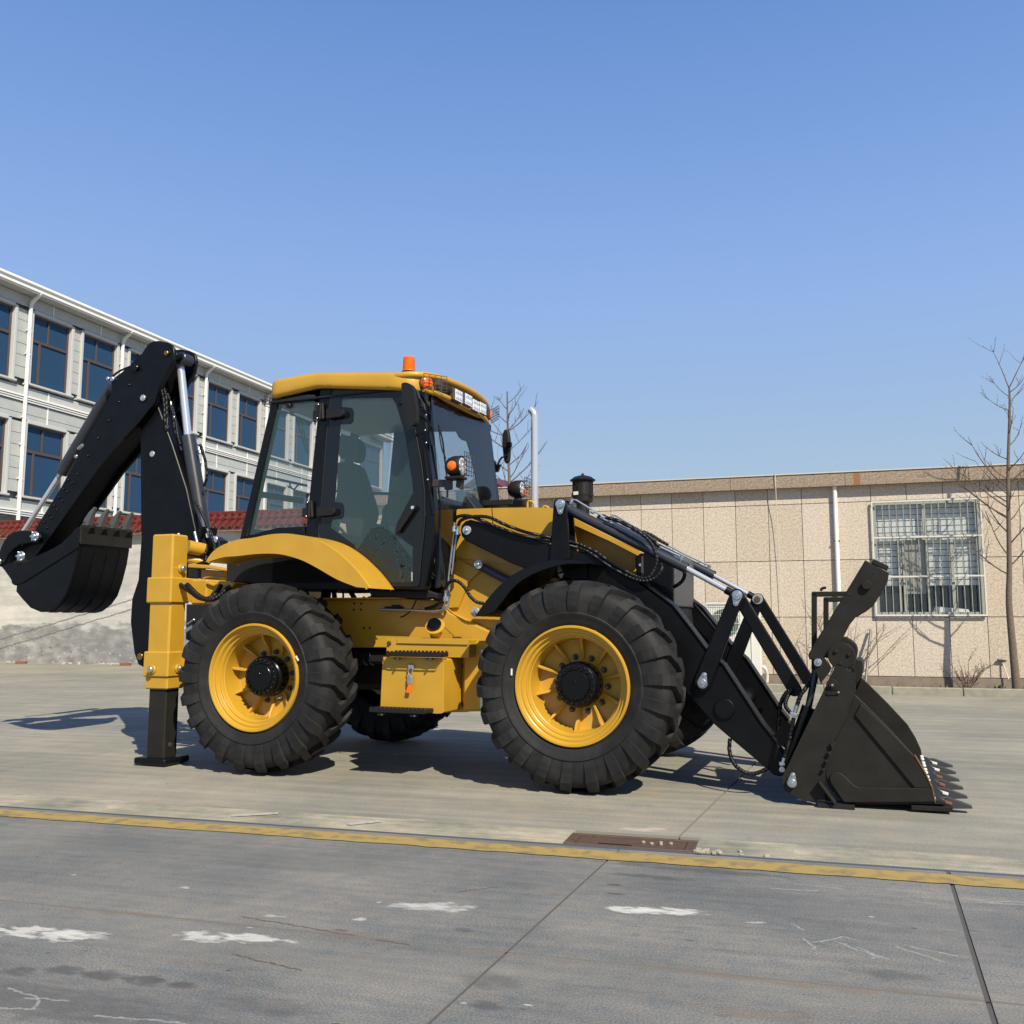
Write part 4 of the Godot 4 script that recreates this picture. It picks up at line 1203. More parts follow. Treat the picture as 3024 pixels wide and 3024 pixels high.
func make_wheel() -> MeshInstance3D:
	# its rim lip lies at z = 0.19, the tyre's middle at z = 0
	var lip := 0.190
	var s := Shape.new()
	var prof := PackedVector2Array()
	for p in p2([0.390, -0.050, 0.397, -0.026, 0.398, -0.006, 0.392, 0.004, 0.382, 0.004, 0.376, -0.006, 0.373, -0.026, 0.368, -0.030, 0.354, -0.029, 0.350, -0.034, 0.346, -0.052, 0.341, -0.056, 0.331, -0.055, 0.327, -0.060, 0.322, -0.084, 0.316, -0.088, 0.313, -0.120, 0.309, -0.170, 0.304, -0.245, 0.293, -0.250, 0.10, -0.250]): prof.append(Vector2(p.x, p.y + lip))
	s.lathe(prof, Transform3D(), 80)
	s.lathe(p2([0.10, -0.066, 0.30, -0.066, 0.33, 0.02, 0.33, 0.05]), Transform3D(), 40)
	var w := MeshInstance3D.new()
	w.name = "wheel"; w.mesh = s.done(); w.material_override = mats.yellow_paint
	part("tyre", tyre_shape(), mats.rubber, w)
	for k in 10:
		s = Shape.new()
		var t := Transform3D(Basis(Vector3(0, 0, 1), TAU * (k + 0.22) / 10.0) * Basis(Vector3(1, 0, 0), PI * 0.5), Vector3(0, 0, lip))
		s.prism(p2([0.165, -0.252, 0.165, -0.236, 0.215, -0.216, 0.280, -0.165, 0.311, -0.160, 0.306, -0.252]), -0.009, 0.009, 0.003, t)
		part("rib", s, mats.yellow_paint, w)
	s = Shape.new()
	prof = PackedVector2Array()
	for p in p2([0.150, -0.25, 0.155, -0.235, 0.155, -0.150, 0.145, -0.140, 0.138, -0.132, 0.140, -0.126, 0.140, -0.106, 0.134, -0.102, 0.104, -0.102, 0.100, -0.094, 0.094, -0.088, 0.0, -0.088]): prof.append(Vector2(p.x, p.y + lip))
	s.lathe(prof, Transform3D(), 48)
	for k in 20:
		var a := TAU * k / 20.0
		bolt(s, Vector3(cos(a) * 0.126, sin(a) * 0.126, lip - 0.104), Vector3(0, 0, 1), 0.0095, 0.017)
	for k in 12:
		var a := TAU * (k + 0.4) / 12.0
		bolt(s, Vector3(cos(a) * 0.111, sin(a) * 0.111, lip - 0.104), Vector3(0, 0, 1), 0.006, 0.010)
	s.can(Vector3(0.0, 0.022, lip - 0.094), Vector3(0, 0, 1), 0.013, 0.012, 16, 0.003)
	part("hub", s, mats.black_gloss, w)
	for k in 10:
		var a := TAU * (k + 0.72) / 10.0
		s = Shape.new()
		s.can(Vector3(cos(a) * 0.186, sin(a) * 0.186, lip - 0.25), Vector3(0, 0, 1), 0.021, 0.010, 20, 0.003)
		bolt(s, Vector3(cos(a) * 0.186, sin(a) * 0.186, lip - 0.24), Vector3(0, 0, 1), 0.0165, 0.020)
		s.can(Vector3(cos(a) * 0.186, sin(a) * 0.186, lip - 0.22), Vector3(0, 0, 1), 0.009, 0.016, 12, 0.002)
		part("lug_nut", s, mats.nut_dark, w)
	return w

func build_wheels() -> void:
	var w := make_wheel()
	machine.add_child(w, true)
	w.position = Vector3(1.20, 0.70, 0.81)
	w.rotation.z = 0.10
	var s := Shape.new()
	s.box(Vector3(-0.405, 0.125, 0.1985), Vector3(0.012, 0.045, 0.003), Basis(Vector3(0, 0, 1), -0.12))
	var spots := [[Vector3(-1.22, 0.71, 0.956), 0.0, 0.31], [Vector3(1.22, 0.70, -1.07), PI, 0.7], [Vector3(-1.22, 0.71, -1.02), PI, 0.2]]
	for sp in spots:
		var c := w.duplicate() as MeshInstance3D
		c.name = "wheel"
		machine.add_child(c, true)
		c.position = sp[0]
		c.basis = Basis(Vector3.UP, sp[1]) * Basis(Vector3(0, 0, 1), sp[2])
		if sp[1] == 0.0:
			var q := Shape.new()
			q.box(Vector3(0.42, 0.02, 0.1985), Vector3(0.012, 0.04, 0.003), Basis(Vector3(0, 0, 1), 0.25))
			part("paint_mark", q, mats.sticker_white, c)
	part("paint_mark", s, mats.sticker_white, w)

func build_chassis() -> void:
	var y: Material = mats.yellow_paint
	plate("rear_frame", [-1.291, 1.296, -0.325, 1.298, -0.052, 1.282, 0.056, 1.185, 0.387, 1.044, 0.387, 0.966, -0.486, 0.917, -1.28, 0.916], -0.55, 0.45, y, machine, 0.006)
	var s := Shape.new()
	var a := Vector3(-1.177, 1.303, 0.47); var b := Vector3(-0.324, 1.302, 0.47)
	s.bar(a, b, 0.012, 0.16, Vector3(0, 0, 1), 0.003)
	part("frame_flange", s, y, machine)
	s = Shape.new()
	for p in [[215, 330], [280, 330], [210, 388], [275, 388]]: pass
	for c in [Vector3(-0.781, 1.263, 0.451), Vector3(-0.718, 1.262, 0.451), Vector3(-0.785, 1.214, 0.451), Vector3(-0.722, 1.214, 0.451), Vector3(-0.691, 1.07, 0.451), Vector3(-0.638, 1.07, 0.451)]:
		s.can(c, Vector3(0, 0, 1), 0.009, 0.002, 12, 0.0)
	part("bolt_hole", s, mats.deep_black, machine)
	# articulation and front frame
	plate("front_frame", [0.069, 1.706, 0.89, 1.536, 0.943, 1.121, 0.755, 0.977, 0.36, 0.973, -0.124, 0.991, -0.212, 1.208, -0.085, 1.338, 0.004, 1.533], -0.52, 0.36, y, machine, 0.008)
	plate("frame_gusset", [0.079, 1.605, 0.283, 1.509, 0.19, 1.43, 0.097, 1.228, -0.082, 1.218, -0.06, 1.337, 0.023, 1.487], 0.36, 0.385, y, machine, 0.004)
	plate("front_frame_nose", [0.892, 1.539, 1.734, 1.231, 1.776, 0.826, 1.515, 0.33, 0.887, 0.709], -0.45, 0.30, mats.deep_black, machine, 0.02)
	# dark running gear under the machine
	s = Shape.new()
	s.box(Vector3(0.1, 0.72, -0.05), Vector3(0.9, 0.5, 0.5), Basis(), 0.05)
	s.box(Vector3(-0.75, 0.78, -0.05), Vector3(0.9, 0.42, 0.6), Basis(), 0.05)
	s.box(Vector3(-0.62, 0.84, 0.2), Vector3(0.3, 0.1, 0.4), Basis(), 0.02)
	s.box(Vector3(-1.55, 0.95, -0.05), Vector3(0.5, 0.5, 0.7), Basis(), 0.04)
	part("gearbox", s, mats.deep_black, machine)
	for ax in [[1.2, 0.70, -0.13, 0.60], [-1.22, 0.71, -0.03, 0.72]]:
		s = Shape.new()
		s.can(Vector3(ax[0], ax[1], ax[2] - ax[3]), Vector3(0, 0, 1), 0.13, ax[3] * 2.0, 24, 0.02)
		s.lathe(p2([0.10, -0.3, 0.22, -0.12, 0.24, 0.0, 0.22, 0.12, 0.10, 0.3]), Transform3D(Basis(), Vector3(ax[0], ax[1], ax[2] - 0.02)), 28)
		part("axle", s, mats.deep_black, machine)
	s = Shape.new()
	for k in 3:
		var c := Vector3(-0.742, 0.848, 0.42) + Vector3(0.055 * k, 0, 0)
		s.tube(curve([c.x - 0.03, c.y + 0.03, c.z, c.x, c.y + 0.01, c.z + 0.03, c.x, c.y - 0.05, c.z + 0.03, c.x + 0.02, c.y - 0.07, c.z]), 0.007, 6)
	part("valve_pipe", s, mats.hose, machine)
	# tool box and the stepped housing above it
	s = Shape.new()
	s.prism(rounded([-0.288, 0.862, 0.153, 0.861, 0.201, 0.852, 0.204, 0.477, 0.157, 0.472, -0.301, 0.494], 0.012), 0.56, 0.86, 0.022, Transform3D(), 3)
	var tb := part("toolbox", s, y, machine)
	s = Shape.new()
	s.prism(rounded([-0.284, 0.865, 0.221, 0.862, 0.198, 0.848, 0.183, 0.836, 0.146, 0.772, -0.25, 0.776], 0.012), 0.862, 0.872, 0.003)
	part("lid", s, y, tb)
	s = Shape.new()
	s.box(Vector3(-0.043, 0.799, 0.885), Vector3(0.045, 0.035, 0.014), Basis(), 0.004)
	s.tube(curve([-0.054, 0.784, 0.89, -0.062, 0.765, 0.892, -0.051, 0.739, 0.89, -0.045, 0.717, 0.89]), 0.004, 6)
	s.tube(curve([-0.026, 0.784, 0.89, -0.028, 0.766, 0.892, -0.043, 0.739, 0.89, -0.045, 0.717, 0.89]), 0.004, 6)
	s.box(Vector3(-0.05, 0.702, 0.885), Vector3(0.042, 0.06, 0.018), Basis(), 0.005)
	var la := part("latch", s, mats.zinc, tb)
	s = Shape.new()
	s.prism(p2([-0.059, 0.676, -0.032, 0.669, -0.041, 0.635, -0.046, 0.611, -0.077, 0.612, -0.072, 0.642]), 0.882, 0.892, 0.002)
	part("catch_lever", s, mats.orange_plastic, la)
	s = Shape.new()
	s.prism(rounded([-0.334, 1.003, -0.266, 1.002, -0.255, 1.001, 0.346, 0.991, 0.337, 0.862, 0.266, 0.863, -0.335, 0.862], 0.006), 0.50, 0.72, 0.014, Transform3D(), 3)
	var hs := part("step_housing", s, y, machine)
	s = Shape.new()
	s.prism(rounded([-0.102, 0.86, 0.247, 0.853, 0.241, 0.455, -0.097, 0.44], 0.006), 0.30, 0.52, 0.008)
	part("back_panel", s, y, hs)
	s = Shape.new()
	s.prism(rounded([-0.236, 1.004, 0.355, 0.992, 0.343, 0.979, 0.335, 0.956, -0.244, 0.962], 0.004), 0.722, 0.732, 0.003)
	part("lip", s, y, hs)
	s = Shape.new()
	for c in [Vector3(-0.311, 0.961, 0.72), Vector3(0.222, 0.792, 0.535), Vector3(0.213, 0.514, 0.535)]: bolt(s, c, Vector3(0, 0, 1), 0.018, 0.014)
	part("bolt", s, mats.iron, hs)
	s = Shape.new()
	s.prism(rounded([0.199, 0.835, 0.247, 0.833, 0.246, 0.808, 0.237, 0.496, 0.19, 0.479, 0.195, 0.656], 0.012), 0.521, 0.534, 0.003)
	part("mounting_strip", s, y, hs)
	plate("fuel_tank", [0.231, 0.975, 0.467, 0.985, 0.469, 0.476, 0.235, 0.464], 0.1, 0.60, y, machine, 0.02)
	s = Shape.new()
	s.box(Vector3(0.4, 0.847, 0.61), Vector3(0.03, 0.15, 0.02), Basis(), 0.005)
	s.box(Vector3(0.394, 0.571, 0.61), Vector3(0.03, 0.15, 0.02), Basis(), 0.005)
	part("tank_hinge", s, mats.zinc, machine)
	for st in [[Vector3(-0.002, 0.887, 0.87), 0.436, 0.045, 0.14], [Vector3(-0.094, 0.494, 0.92), 0.445, 0.042, 0.16]]:
		s = Shape.new()
		var c: Vector3 = st[0]
		s.box(c, Vector3(st[1], st[2] - 0.012, st[3]), Basis(), 0.004)
		for k in 14:
			for z in [-1.0, 1.0]: s.box(c + Vector3((k - 6.5) * st[1] / 14.0, st[2] * 0.5 - 0.004, z * (st[3] * 0.5 - 0.006)), Vector3(st[1] / 28.0, 0.014, 0.01), Basis(), 0.001)
		var o := part("step", s, mats.dark_plastic, machine)
		s = Shape.new()
		for k in [-0.14, 0.12]:
			s.box(c + Vector3(k, -st[2] * 0.5 - 0.008, st[3] * 0.3), Vector3(0.05, 0.016, 0.03), Basis(), 0.004)
			bolt(s, c + Vector3(k + 0.02, -st[2] * 0.5 - 0.01, st[3] * 0.4), Vector3(0, 0, 1), 0.008, 0.02)
		part("bracket", s, mats.iron, o)
	# filler neck
	var f0 := Vector3(0.005, 1.004, 0.56); var f1 := Vector3(0.02, 1.075, 0.62)
	var ax2 := (f1 - f0).normalized()
	ax2 = (ax2 + Vector3(0, 0, 0.25)).normalized()
	s = Shape.new()
	s.can(f0, ax2, 0.046, f0.distance_to(f1) + 0.02, 28)
	s.can(f1 + ax2 * 0.012, ax2, 0.075, 0.012, 32, 0.003)
	var neck := part("filler_neck", s, y, machine)
	s = Shape.new()
	s.can(f1 + ax2 * 0.026, ax2, 0.053, 0.03, 32, 0.008)
	s.can(f1 + ax2 * 0.056, ax2, 0.046, 0.008, 32, 0.004)
	part("cap", s, mats.black_gloss, neck)
	s = Shape.new()
	s.tube(p3([0.07, 1.083, 0.58, 0.125, 1.012, 0.52]), 0.003, 5)
	s.box(Vector3(0.151, 1.003, 0.52), Vector3(0.07, 0.012, 0.02), Basis(), 0.002)
	part("cap_tether", s, mats.iron, neck)

func build_hood() -> void:
	var y: Material = mats.yellow_paint
	var s := Shape.new()
	s.prism(rounded([0.076, 1.991, 0.372, 1.987, 0.699, 1.977, 0.867, 1.965, 1.014, 1.891, 1.537, 1.614, 1.524, 1.6, 1.094, 1.803, 1.034, 1.831, 1.031, 1.47, 0.864, 1.494, 0.072, 1.617], 0.015), -0.47, 0.38, 0.030, Transform3D(), 4)
	var h := part("hood", s, y, machine)
	s = Shape.new()
	s.prism(rounded([0.935, 1.873, 1.023, 1.827, 1.494, 1.617, 1.461, 1.588, 1.453, 1.542, 1.462, 1.439, 1.302, 1.441, 0.932, 1.447], 0.012), -0.30, 0.22, 0.02, Transform3D(), 3)
	part("side_panel", s, y, h)
	s = Shape.new()
	s.prism(p2([0.371, 1.985, 0.377, 1.984, 0.387, 1.867, 0.38, 1.867]), 0.3803, 0.3815, 0.0)
	part("panel_seam", s, mats.deep_black, h)
	s = Shape.new()
	s.tube(curve([0.599, 2.002, 0.2, 0.599, 2.036, 0.2, 0.608, 2.049, 0.2, 0.625, 2.05, 0.2, 0.649, 2.033, 0.2, 0.654, 2, 0.2]), 0.009, 8)
	s.tube(curve([0.62, 2.027, -0.1, 0.623, 2.04, -0.1, 0.638, 2.043, -0.1, 0.661, 2.034, -0.1, 0.667, 2.022, -0.1]), 0.009, 8)
	part("lifting_loop", s, y, h)
	# dark cowl and grille in front
	plate("grille_side", [1.682, 1.644, 1.762, 1.592, 1.755, 1.227, 1.487, 1.308, 1.49, 1.449, 1.483, 1.576, 1.5, 1.599, 1.533, 1.608], 0.30, 0.355, mats.black_paint, machine, 0.012)
	s = Shape.new()
	s.prism(rounded([1.633, 1.659, 1.759, 1.593, 1.751, 1.222, 1.566, 1.308, 1.527, 1.439], 0.02), -0.44, 0.34, 0.03, Transform3D(), 3)
	var g := part("grille", s, mats.grille_grey, machine)
	s = Shape.new()
	for p in [Vector3(1.523, 1.526, 0.356)]: bolt(s, p, Vector3(0, 0, 1), 0.012, 0.008)
	part("bolt", s, mats.zinc, g)
	s = Shape.new()
	s.prism(p2([1.531, 1.583, 1.546, 1.591, 1.547, 1.431, 1.524, 1.432]), 0.356, 0.366, 0.003)
	part("grille_strut", s, mats.iron, g)
	# louvre with round holes behind the front fender
	s = Shape.new()
	for r in 5:
		for k in 8:
			s.can(Vector3(0.745, 1.418, 0.372) + Vector3(k * 0.016 + (r % 2) * 0.008, -r * 0.014, 0), Vector3(0, 0, 1), 0.0065, 0.002, 6, 0.0)
	part("vent_holes", s, mats.deep_black, machine)
	# exhaust stack and precleaner
	s = Shape.new()
	var x0 := 0.585
	s.tube(curve([x0, 1.98, 0, x0, 2.3, 0, x0, 2.70, 0, x0, 2.765, 0, x0 - 0.012, 2.80, 0.0, x0 - 0.035, 2.825, 0.0]), 0.029, 18)
	part("exhaust_stack", s, mats.chrome, machine)
	s = Shape.new()
	var tip := Vector3(x0 - 0.0355, 2.8255, 0)
	s.can(tip, Vector3(-0.68, 0.73, 0), 0.024, 0.0015, 16, 0.0)
	part("exhaust_mouth", s, mats.deep_black, machine)
	s = Shape.new()
	var up := Transform3D(Basis(Vector3.RIGHT, -PI * 0.5), Vector3(0.955, 1.94, -0.1))
	s.lathe(p2([0.052, 0.0, 0.052, 0.11, 0.079, 0.125, 0.083, 0.17, 0.087, 0.172, 0.087, 0.18, 0.080, 0.184, 0.078, 0.285, 0.098, 0.290, 0.103, 0.298, 0.090, 0.306, 0.070, 0.322, 0.028, 0.334, 0.012, 0.337, 0.010, 0.350, 0.0, 0.355]), up, 36)
	for k in 14:
		var a := TAU * k / 14.0
		s.box(Vector3(0.955 + cos(a) * 0.08, 2.175, -0.1 + sin(a) * 0.08), Vector3(0.006, 0.10, 0.006), Basis(Vector3.UP, -a))
	s.box(Vector3(0.89, 2.115, -0.045), Vector3(0.02, 0.03, 0.02), Basis(), 0.003)
	s.box(Vector3(1.035, 2.115, -0.06), Vector3(0.02, 0.03, 0.02), Basis(), 0.003)
	var pc := part("precleaner", s, mats.dark_plastic, machine)
	s = Shape.new()
	s.box(Vector3(0.927, 2.123, -0.005), Vector3(0.042, 0.026, 0.003), Basis(Vector3.UP, -0.22))
	part("sticker", s, mats.sticker_white, pc)
	s = Shape.new()
	s.box(Vector3(0.139, 2.109, -0.35), Vector3(0.34, 0.05, 0.25), Basis(), 0.008)
	s.box(Vector3(0.33, 2.097, -0.3), Vector3(0.16, 0.055, 0.12), Basis(), 0.008)
	part("cowl_tray", s, mats.dark_plastic, machine)

func build_loader() -> void:
	var k: Material = mats.black_paint
	var arm := [0.196, 1.803, 0.203, 1.84, 0.234, 1.871, 0.277, 1.882, 0.355, 1.861, 0.659, 1.758, 0.941, 1.665, 1.079, 1.629, 1.225, 1.605, 1.399, 1.514, 1.578, 1.383, 1.791, 1.232, 1.907, 1.081, 2.017, 0.932, 2.126, 0.831, 2.361, 0.46, 2.427, 0.378, 2.508, 0.268, 2.533, 0.204, 2.513, 0.151, 2.471, 0.13, 2.434, 0.137, 2.169, 0.352, 2.064, 0.439, 1.968, 0.543, 1.87, 0.648, 1.795, 0.741, 1.672, 0.909, 1.419, 1.167, 1.088, 1.42, 0.919, 1.438, 0.614, 1.543, 0.235, 1.728, 0.206, 1.761]
	for z in [[0.45, 0.57], [-0.66, -0.54]]:
		var a := plate("loader_arm", arm, z[0], z[1], k, machine, 0.008)
		# the welded flange that stands along the arm's back edge
		var s := Shape.new()
		s.prism(p2(band([1.563, 1.404, 1.795, 1.228, 1.907, 1.081, 2.017, 0.932, 2.126, 0.831, 2.361, 0.46, 2.427, 0.378], 0.012)), z[0] - 0.012, z[1] + 0.012, 0.002)
		part("flange", s, k, a)
	var s := Shape.new()
	var c := Vector3(2.131, 0.548, 0.57)
	s.can(Vector3(c.x, c.y, -0.67), Vector3(0, 0, 1), 0.068, 1.262, 32, 0.006)
	part("cross_tube", s, k, machine)
	# post plates that carry the tilt cylinders
	for z in [0.575, 0.43, -0.52, -0.70]:
		plate("cylinder_post", [0.949, 1.96, 0.953, 1.985, 0.967, 2.001, 0.994, 2.006, 1.02, 2.002, 1.039, 1.984, 1.047, 1.956, 1.072, 1.563, 0.918, 1.556], z, z + 0.028, k, machine, 0.004)
	pin_plate(machine, 1.002, 1.961, 0.604, 0.038, Vector2(0.0, -0.055), mats.zinc)
	# bell cranks and links
	for z in [[0.575, 0.612, 0.50, 0.55], [-0.545, -0.51, -0.62, -0.57]]:
		plate("bell_crank", capsule(2.234, 1.293, 0.046, 1.994, 0.718, 0.056), z[0], z[1], k, machine, 0.005)
		plate("bucket_link", capsule(2.236, 1.287, 0.040, 2.577, 0.683, 0.044), z[2], z[3], k, machine, 0.006)
	pin_plate(machine, 2.237, 1.293, 0.612, 0.036, Vector2(-0.010, -0.052), mats.zinc)
	pin_plate(machine, 1.994, 0.716, 0.612, 0.036, Vector2(0.014, 0.052), mats.zinc)
	s = Shape.new()
	s.can(Vector3(2.234, 1.293, -0.505), Vector3(0, 0, 1), 0.040, 0.012, 28, 0.003)
	var fw := part("far_pin", s, mats.washer_grey, machine)
	s = Shape.new()
	s.can(Vector3(2.234, 1.293, -0.494), Vector3(0, 0, 1), 0.024, 0.01, 20, 0.003)
	part("pin_core", s, mats.brass, fw)
	# tilt cylinders
	for z in [0.515, -0.60]:
		s = Shape.new()
		var a := Vector3(0.974, 1.964, z); var e := Vector3(1.89, 1.484, z); var t := Vector3(2.222, 1.295, z)
		var m := a.lerp(e, 0.62)
		s.tube(PackedVector3Array([a, e]), 0.036, 20)
		s.tube(PackedVector3Array([a.lerp(e, 0.985), a.lerp(e, 1.0)]), 0.039, 20)
		s.can(a - Vector3(0, 0, 0.03), Vector3(0, 0, 1), 0.045, 0.06, 24)
		var cy := part("tilt_cylinder", s, mats.cylinder_grey, machine)
		s = Shape.new()
		s.tube(PackedVector3Array([e, e.lerp(t, 0.86)]), 0.0195, 18)
		part("rod", s, mats.chrome, cy)
		s = Shape.new()
		s.tube(PackedVector3Array([e.lerp(t, 0.78), t]), 0.027, 16)
		part("rod_eye", s, k, cy)
		s = Shape.new()
		var n := Vector3(-(e - a).normalized().y, (e - a).normalized().x, 0)
		s.tube(PackedVector3Array([a.lerp(e, 0.05) + n * 0.075, a.lerp(e, 0.09) + n * 0.085, a.lerp(e, 0.36) + n * 0.062]), 0.0075, 8)
		s.tube(PackedVector3Array([a.lerp(e, 0.30) + n * 0.05, a.lerp(e, 0.62) + n * 0.055, a.lerp(e, 0.72) + n * 0.05, a.lerp(e, 0.92) + n * 0.055]), 0.0075, 8)
		bolt(s, a.lerp(e, 0.06) + n * 0.035, n, 0.014, 0.04)
		bolt(s, a.lerp(e, 0.935) + n * 0.03, n, 0.014, 0.035)
		for q in [0.22, 0.30, 0.36]: s.can(a.lerp(e, q) + n * 0.06, (e - a).normalized(), 0.013, 0.03, 6)
		part("steel_line", s, mats.zinc, cy)
	# pivot washers and the lift cylinders that run behind the fender
	washer(machine, 0.254, 1.801, 0.572, 0.034)
	washer(machine, 0.306, 1.55, 0.47, 0.034)
	washer(machine, 0.282, 1.191, 0.47, 0.036)
	s = Shape.new()
	s.tube(p3([0.283, 1.55, 0.43, 0.93, 1.223, 0.43]), 0.034, 18)
	var lc := part("lift_cylinder", s, mats.cylinder_grey, machine)
	s = Shape.new()
	s.tube(p3([0.326, 1.5, 0.455, 0.61, 1.359, 0.455]), 0.006, 6)
	part("steel_line", s, mats.iron, lc)
	s = Shape.new()
	s.tube(p3([0.263, 1.19, 0.43, 0.934, 1.162, 0.43]), 0.028, 16)
	lc = part("steering_cylinder", s, mats.cylinder_grey, machine)
	s = Shape.new()
	s.tube(p3([0.413, 1.173, 0.46, 0.504, 1.161, 0.46]), 0.009, 8)
	part("fitting", s, mats.zinc, lc)
	s = Shape.new()
	s.tube(p3([0.477, 1.225, 0.45, 0.567, 1.212, 0.45]), 0.007, 8)
	part("steel_line", s, mats.zinc, lc)
	# front fenders: a curved sheet with a deep near lip
	var lip := spline([0.5, 1.159, 0.604, 1.29, 0.734, 1.409, 0.879, 1.488, 1.021, 1.53, 1.126, 1.538, 1.22, 1.532, 1.33, 1.508]) + spline([1.298, 1.501, 1.205, 1.505, 1.121, 1.497, 0.98, 1.46, 0.879, 1.416, 0.776, 1.343, 0.683, 1.232, 0.641, 1.189, 0.562, 1.155])
	for z in [[0.50, 0.98], [-1.24, -0.74]]:
		plate("front_fender", lip, z[0], z[1], mats.black_gloss, machine, 0.004)
	s = Shape.new()
	s.prism(p2([0.983, 1.459, 1.033, 1.469, 1.017, 1.429, 1.005, 1.425]), 0.60, 0.62, 0.003)
	part("fender_bracket_pin", s, mats.zinc, machine)
	plate("fender_bracket", [0.972, 1.531, 1.192, 1.526, 1.191, 1.417, 1.077, 1.419, 0.972, 1.451], 0.48, 0.60, k, machine, 0.005)

func build_bucket() -> void:
	var m: Material = mats.bucket_paint
	var s := Shape.new()
	var z0 := -1.10; var z1 := 0.76
	# shell: floor, back sheet and two clam sides
	var back := [2.899, 0.807, 2.849, 0.66, 2.795, 0.514, 2.761, 0.377, 2.753, 0.241, 2.759, 0.116, 2.773, 0.046, 2.825, 0.03, 3.072, 0.048, 3.393, 0.074]
	s.prism(p2(band(back, -0.024)), z0 + 0.03, z1 - 0.03, 0.0)
	var b := part("loader_bucket", s, m, machine)
	var clam := [2.952, 0.677, 2.996, 0.634, 3.14, 0.48, 3.274, 0.324, 3.328, 0.225, 3.361, 0.139, 3.369, 0.065, 2.864, 0.028, 2.777, 0.12, 2.755, 0.243, 2.817, 0.385, 2.889, 0.528]
	var rear := [2.851, 0.859, 2.958, 0.804, 2.96, 0.699, 2.898, 0.54, 2.821, 0.392, 2.835, 0.397, 2.813, 0.351, 2.791, 0.338, 2.8, 0.338, 2.803, 0.322, 2.769, 0.276, 2.778, 0.281, 2.782, 0.268, 2.748, 0.227, 2.759, 0.232, 2.764, 0.195, 2.752, 0.048, 2.634, 0.025, 2.525, 0.084, 2.513, 0.109, 2.509, 0.144, 2.518, 0.181]
	for z in [[0.74, 0.775, 0.80], [-1.115, -1.08, -1.14]]:
		var near: bool = z[0] > 0.0
		s = Shape.new(); s.prism(p2(clam), z[0], z[1], 0.004)
		part("clam_side", s, m, b)
		s = Shape.new(); s.prism(rounded(rear, 0.006), z[1] + 0.003 if near else z[0] - 0.04, z[1] + 0.032 if near else z[0] - 0.003, 0.004)
		part("back_side", s, m, b)
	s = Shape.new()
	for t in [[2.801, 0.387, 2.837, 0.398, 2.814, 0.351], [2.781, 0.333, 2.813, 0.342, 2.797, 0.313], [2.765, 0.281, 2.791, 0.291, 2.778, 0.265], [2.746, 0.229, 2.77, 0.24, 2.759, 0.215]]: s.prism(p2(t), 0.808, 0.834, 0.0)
	part("notch_shade", s, mats.deep_black, b)  # thin black plates stand in for the shade in the notched gaps
	s = Shape.new()
	s.prism(p2([2.985, 0.629, 3.132, 0.479, 3.273, 0.325, 3.327, 0.225, 3.356, 0.147, 3.264, 0.144, 2.948, 0.554]), 0.776, 0.790, 0.004)
	part("edge_plate", s, m, b)
	s = Shape.new()
	s.prism(rounded([2.785, 0.173, 2.8, 0.2, 2.829, 0.212, 2.859, 0.203, 2.9, 0.165, 2.929, 0.137, 2.958, 0.126, 3.362, 0.148, 3.37, 0.07, 2.865, 0.032, 2.792, 0.142], 0.01), 0.776, 0.792, 0.004)
	part("wear_plate", s, m, b)
	s = Shape.new()
	s.prism(p2(band([3.272, 0.331, 3.327, 0.228, 3.36, 0.143, 3.37, 0.069], 0.006)), 0.738, 0.794, 0.0)
	part("rusty_edge", s, mats.rust_edge, b)
	s = Shape.new()
	s.bar(Vector3(2.728, 0.157, 0.83), Vector3(2.818, 0.034, 0.83), 0.016, 0.07, Vector3(0, 0, 1), 0.004)
	part("gusset", s, m, b)
	s = Shape.new()
	s.box(Vector3(2.819, 0.008, 0.74), Vector3(0.215, 0.034, 0.20), Basis(Vector3(0, 0, 1), -0.02), 0.003)
	part("skid_plate", s, m, b)
	s = Shape.new()
	s.box(Vector3(3.353, 0.029, 0.68), Vector3(0.225, 0.028, 0.20), Basis(Vector3(0, 0, 1), 0.02), 0.003)
	part("skid_plate", s, m, b)
	s = Shape.new()
	s.prism(p2([3.072, 0.058, 3.392, 0.082, 3.431, 0.068, 3.43, 0.059, 3.072, 0.038]), z0, z1 + 0.02, 0.002)
	part("cutting_edge", s, m, b)
	# teeth
	var root := Vector3(3.379, 0.06, 0.7)
	for i in 6:
		var z := 0.68 - i * 0.335
		s = Shape.new()
		var prof := [3.401, 0.081, 3.444, 0.086, 3.573, 0.043, 3.574, 0.032, 3.468, 0.024, 3.418, 0.04]
		s.prism(p2(prof), z - 0.030, z + 0.030, 0.008)
		var t := part("tooth", s, mats.loader_tooth, b)
		s = Shape.new()
		s.prism(p2([3.339, 0.065, 3.38, 0.077, 3.417, 0.081, 3.44, 0.058, 3.434, 0.041, 3.407, 0.036, 3.338, 0.045]), z - 0.038, z + 0.038, 0.008)
		part("adapter", s, mats.loader_tooth, t)
		for q in [-0.072, 0.072]:
			s = Shape.new()
			var c := Vector3(3.363, 0.068, 0.7)
			bolt(s, Vector3(c.x, c.y, z + q), Vector3(0, 1, 0), 0.014, 0.028)
			part("bolt", s, mats.sticker_white, t)
		s = Shape.new()
		s.box(Vector3(3.439, 0.059, z + 0.031), Vector3(0.055, 0.018, 0.008), Basis(Vector3(0, 0, 1), -0.25), 0.004)
		part("retainer", s, [mats.red_brick, mats.sticker_white, mats.red_brick][i % 3] if i != 5 else mats.sticker_white, t)
	# pins
	pin_plate(b, 2.569, 0.139, 0.832, 0.030, Vector2(0.007, 0.046), mats.zinc)
	s = Shape.new()
	var c2 := Vector3(2.826, 0.736, 0.81)
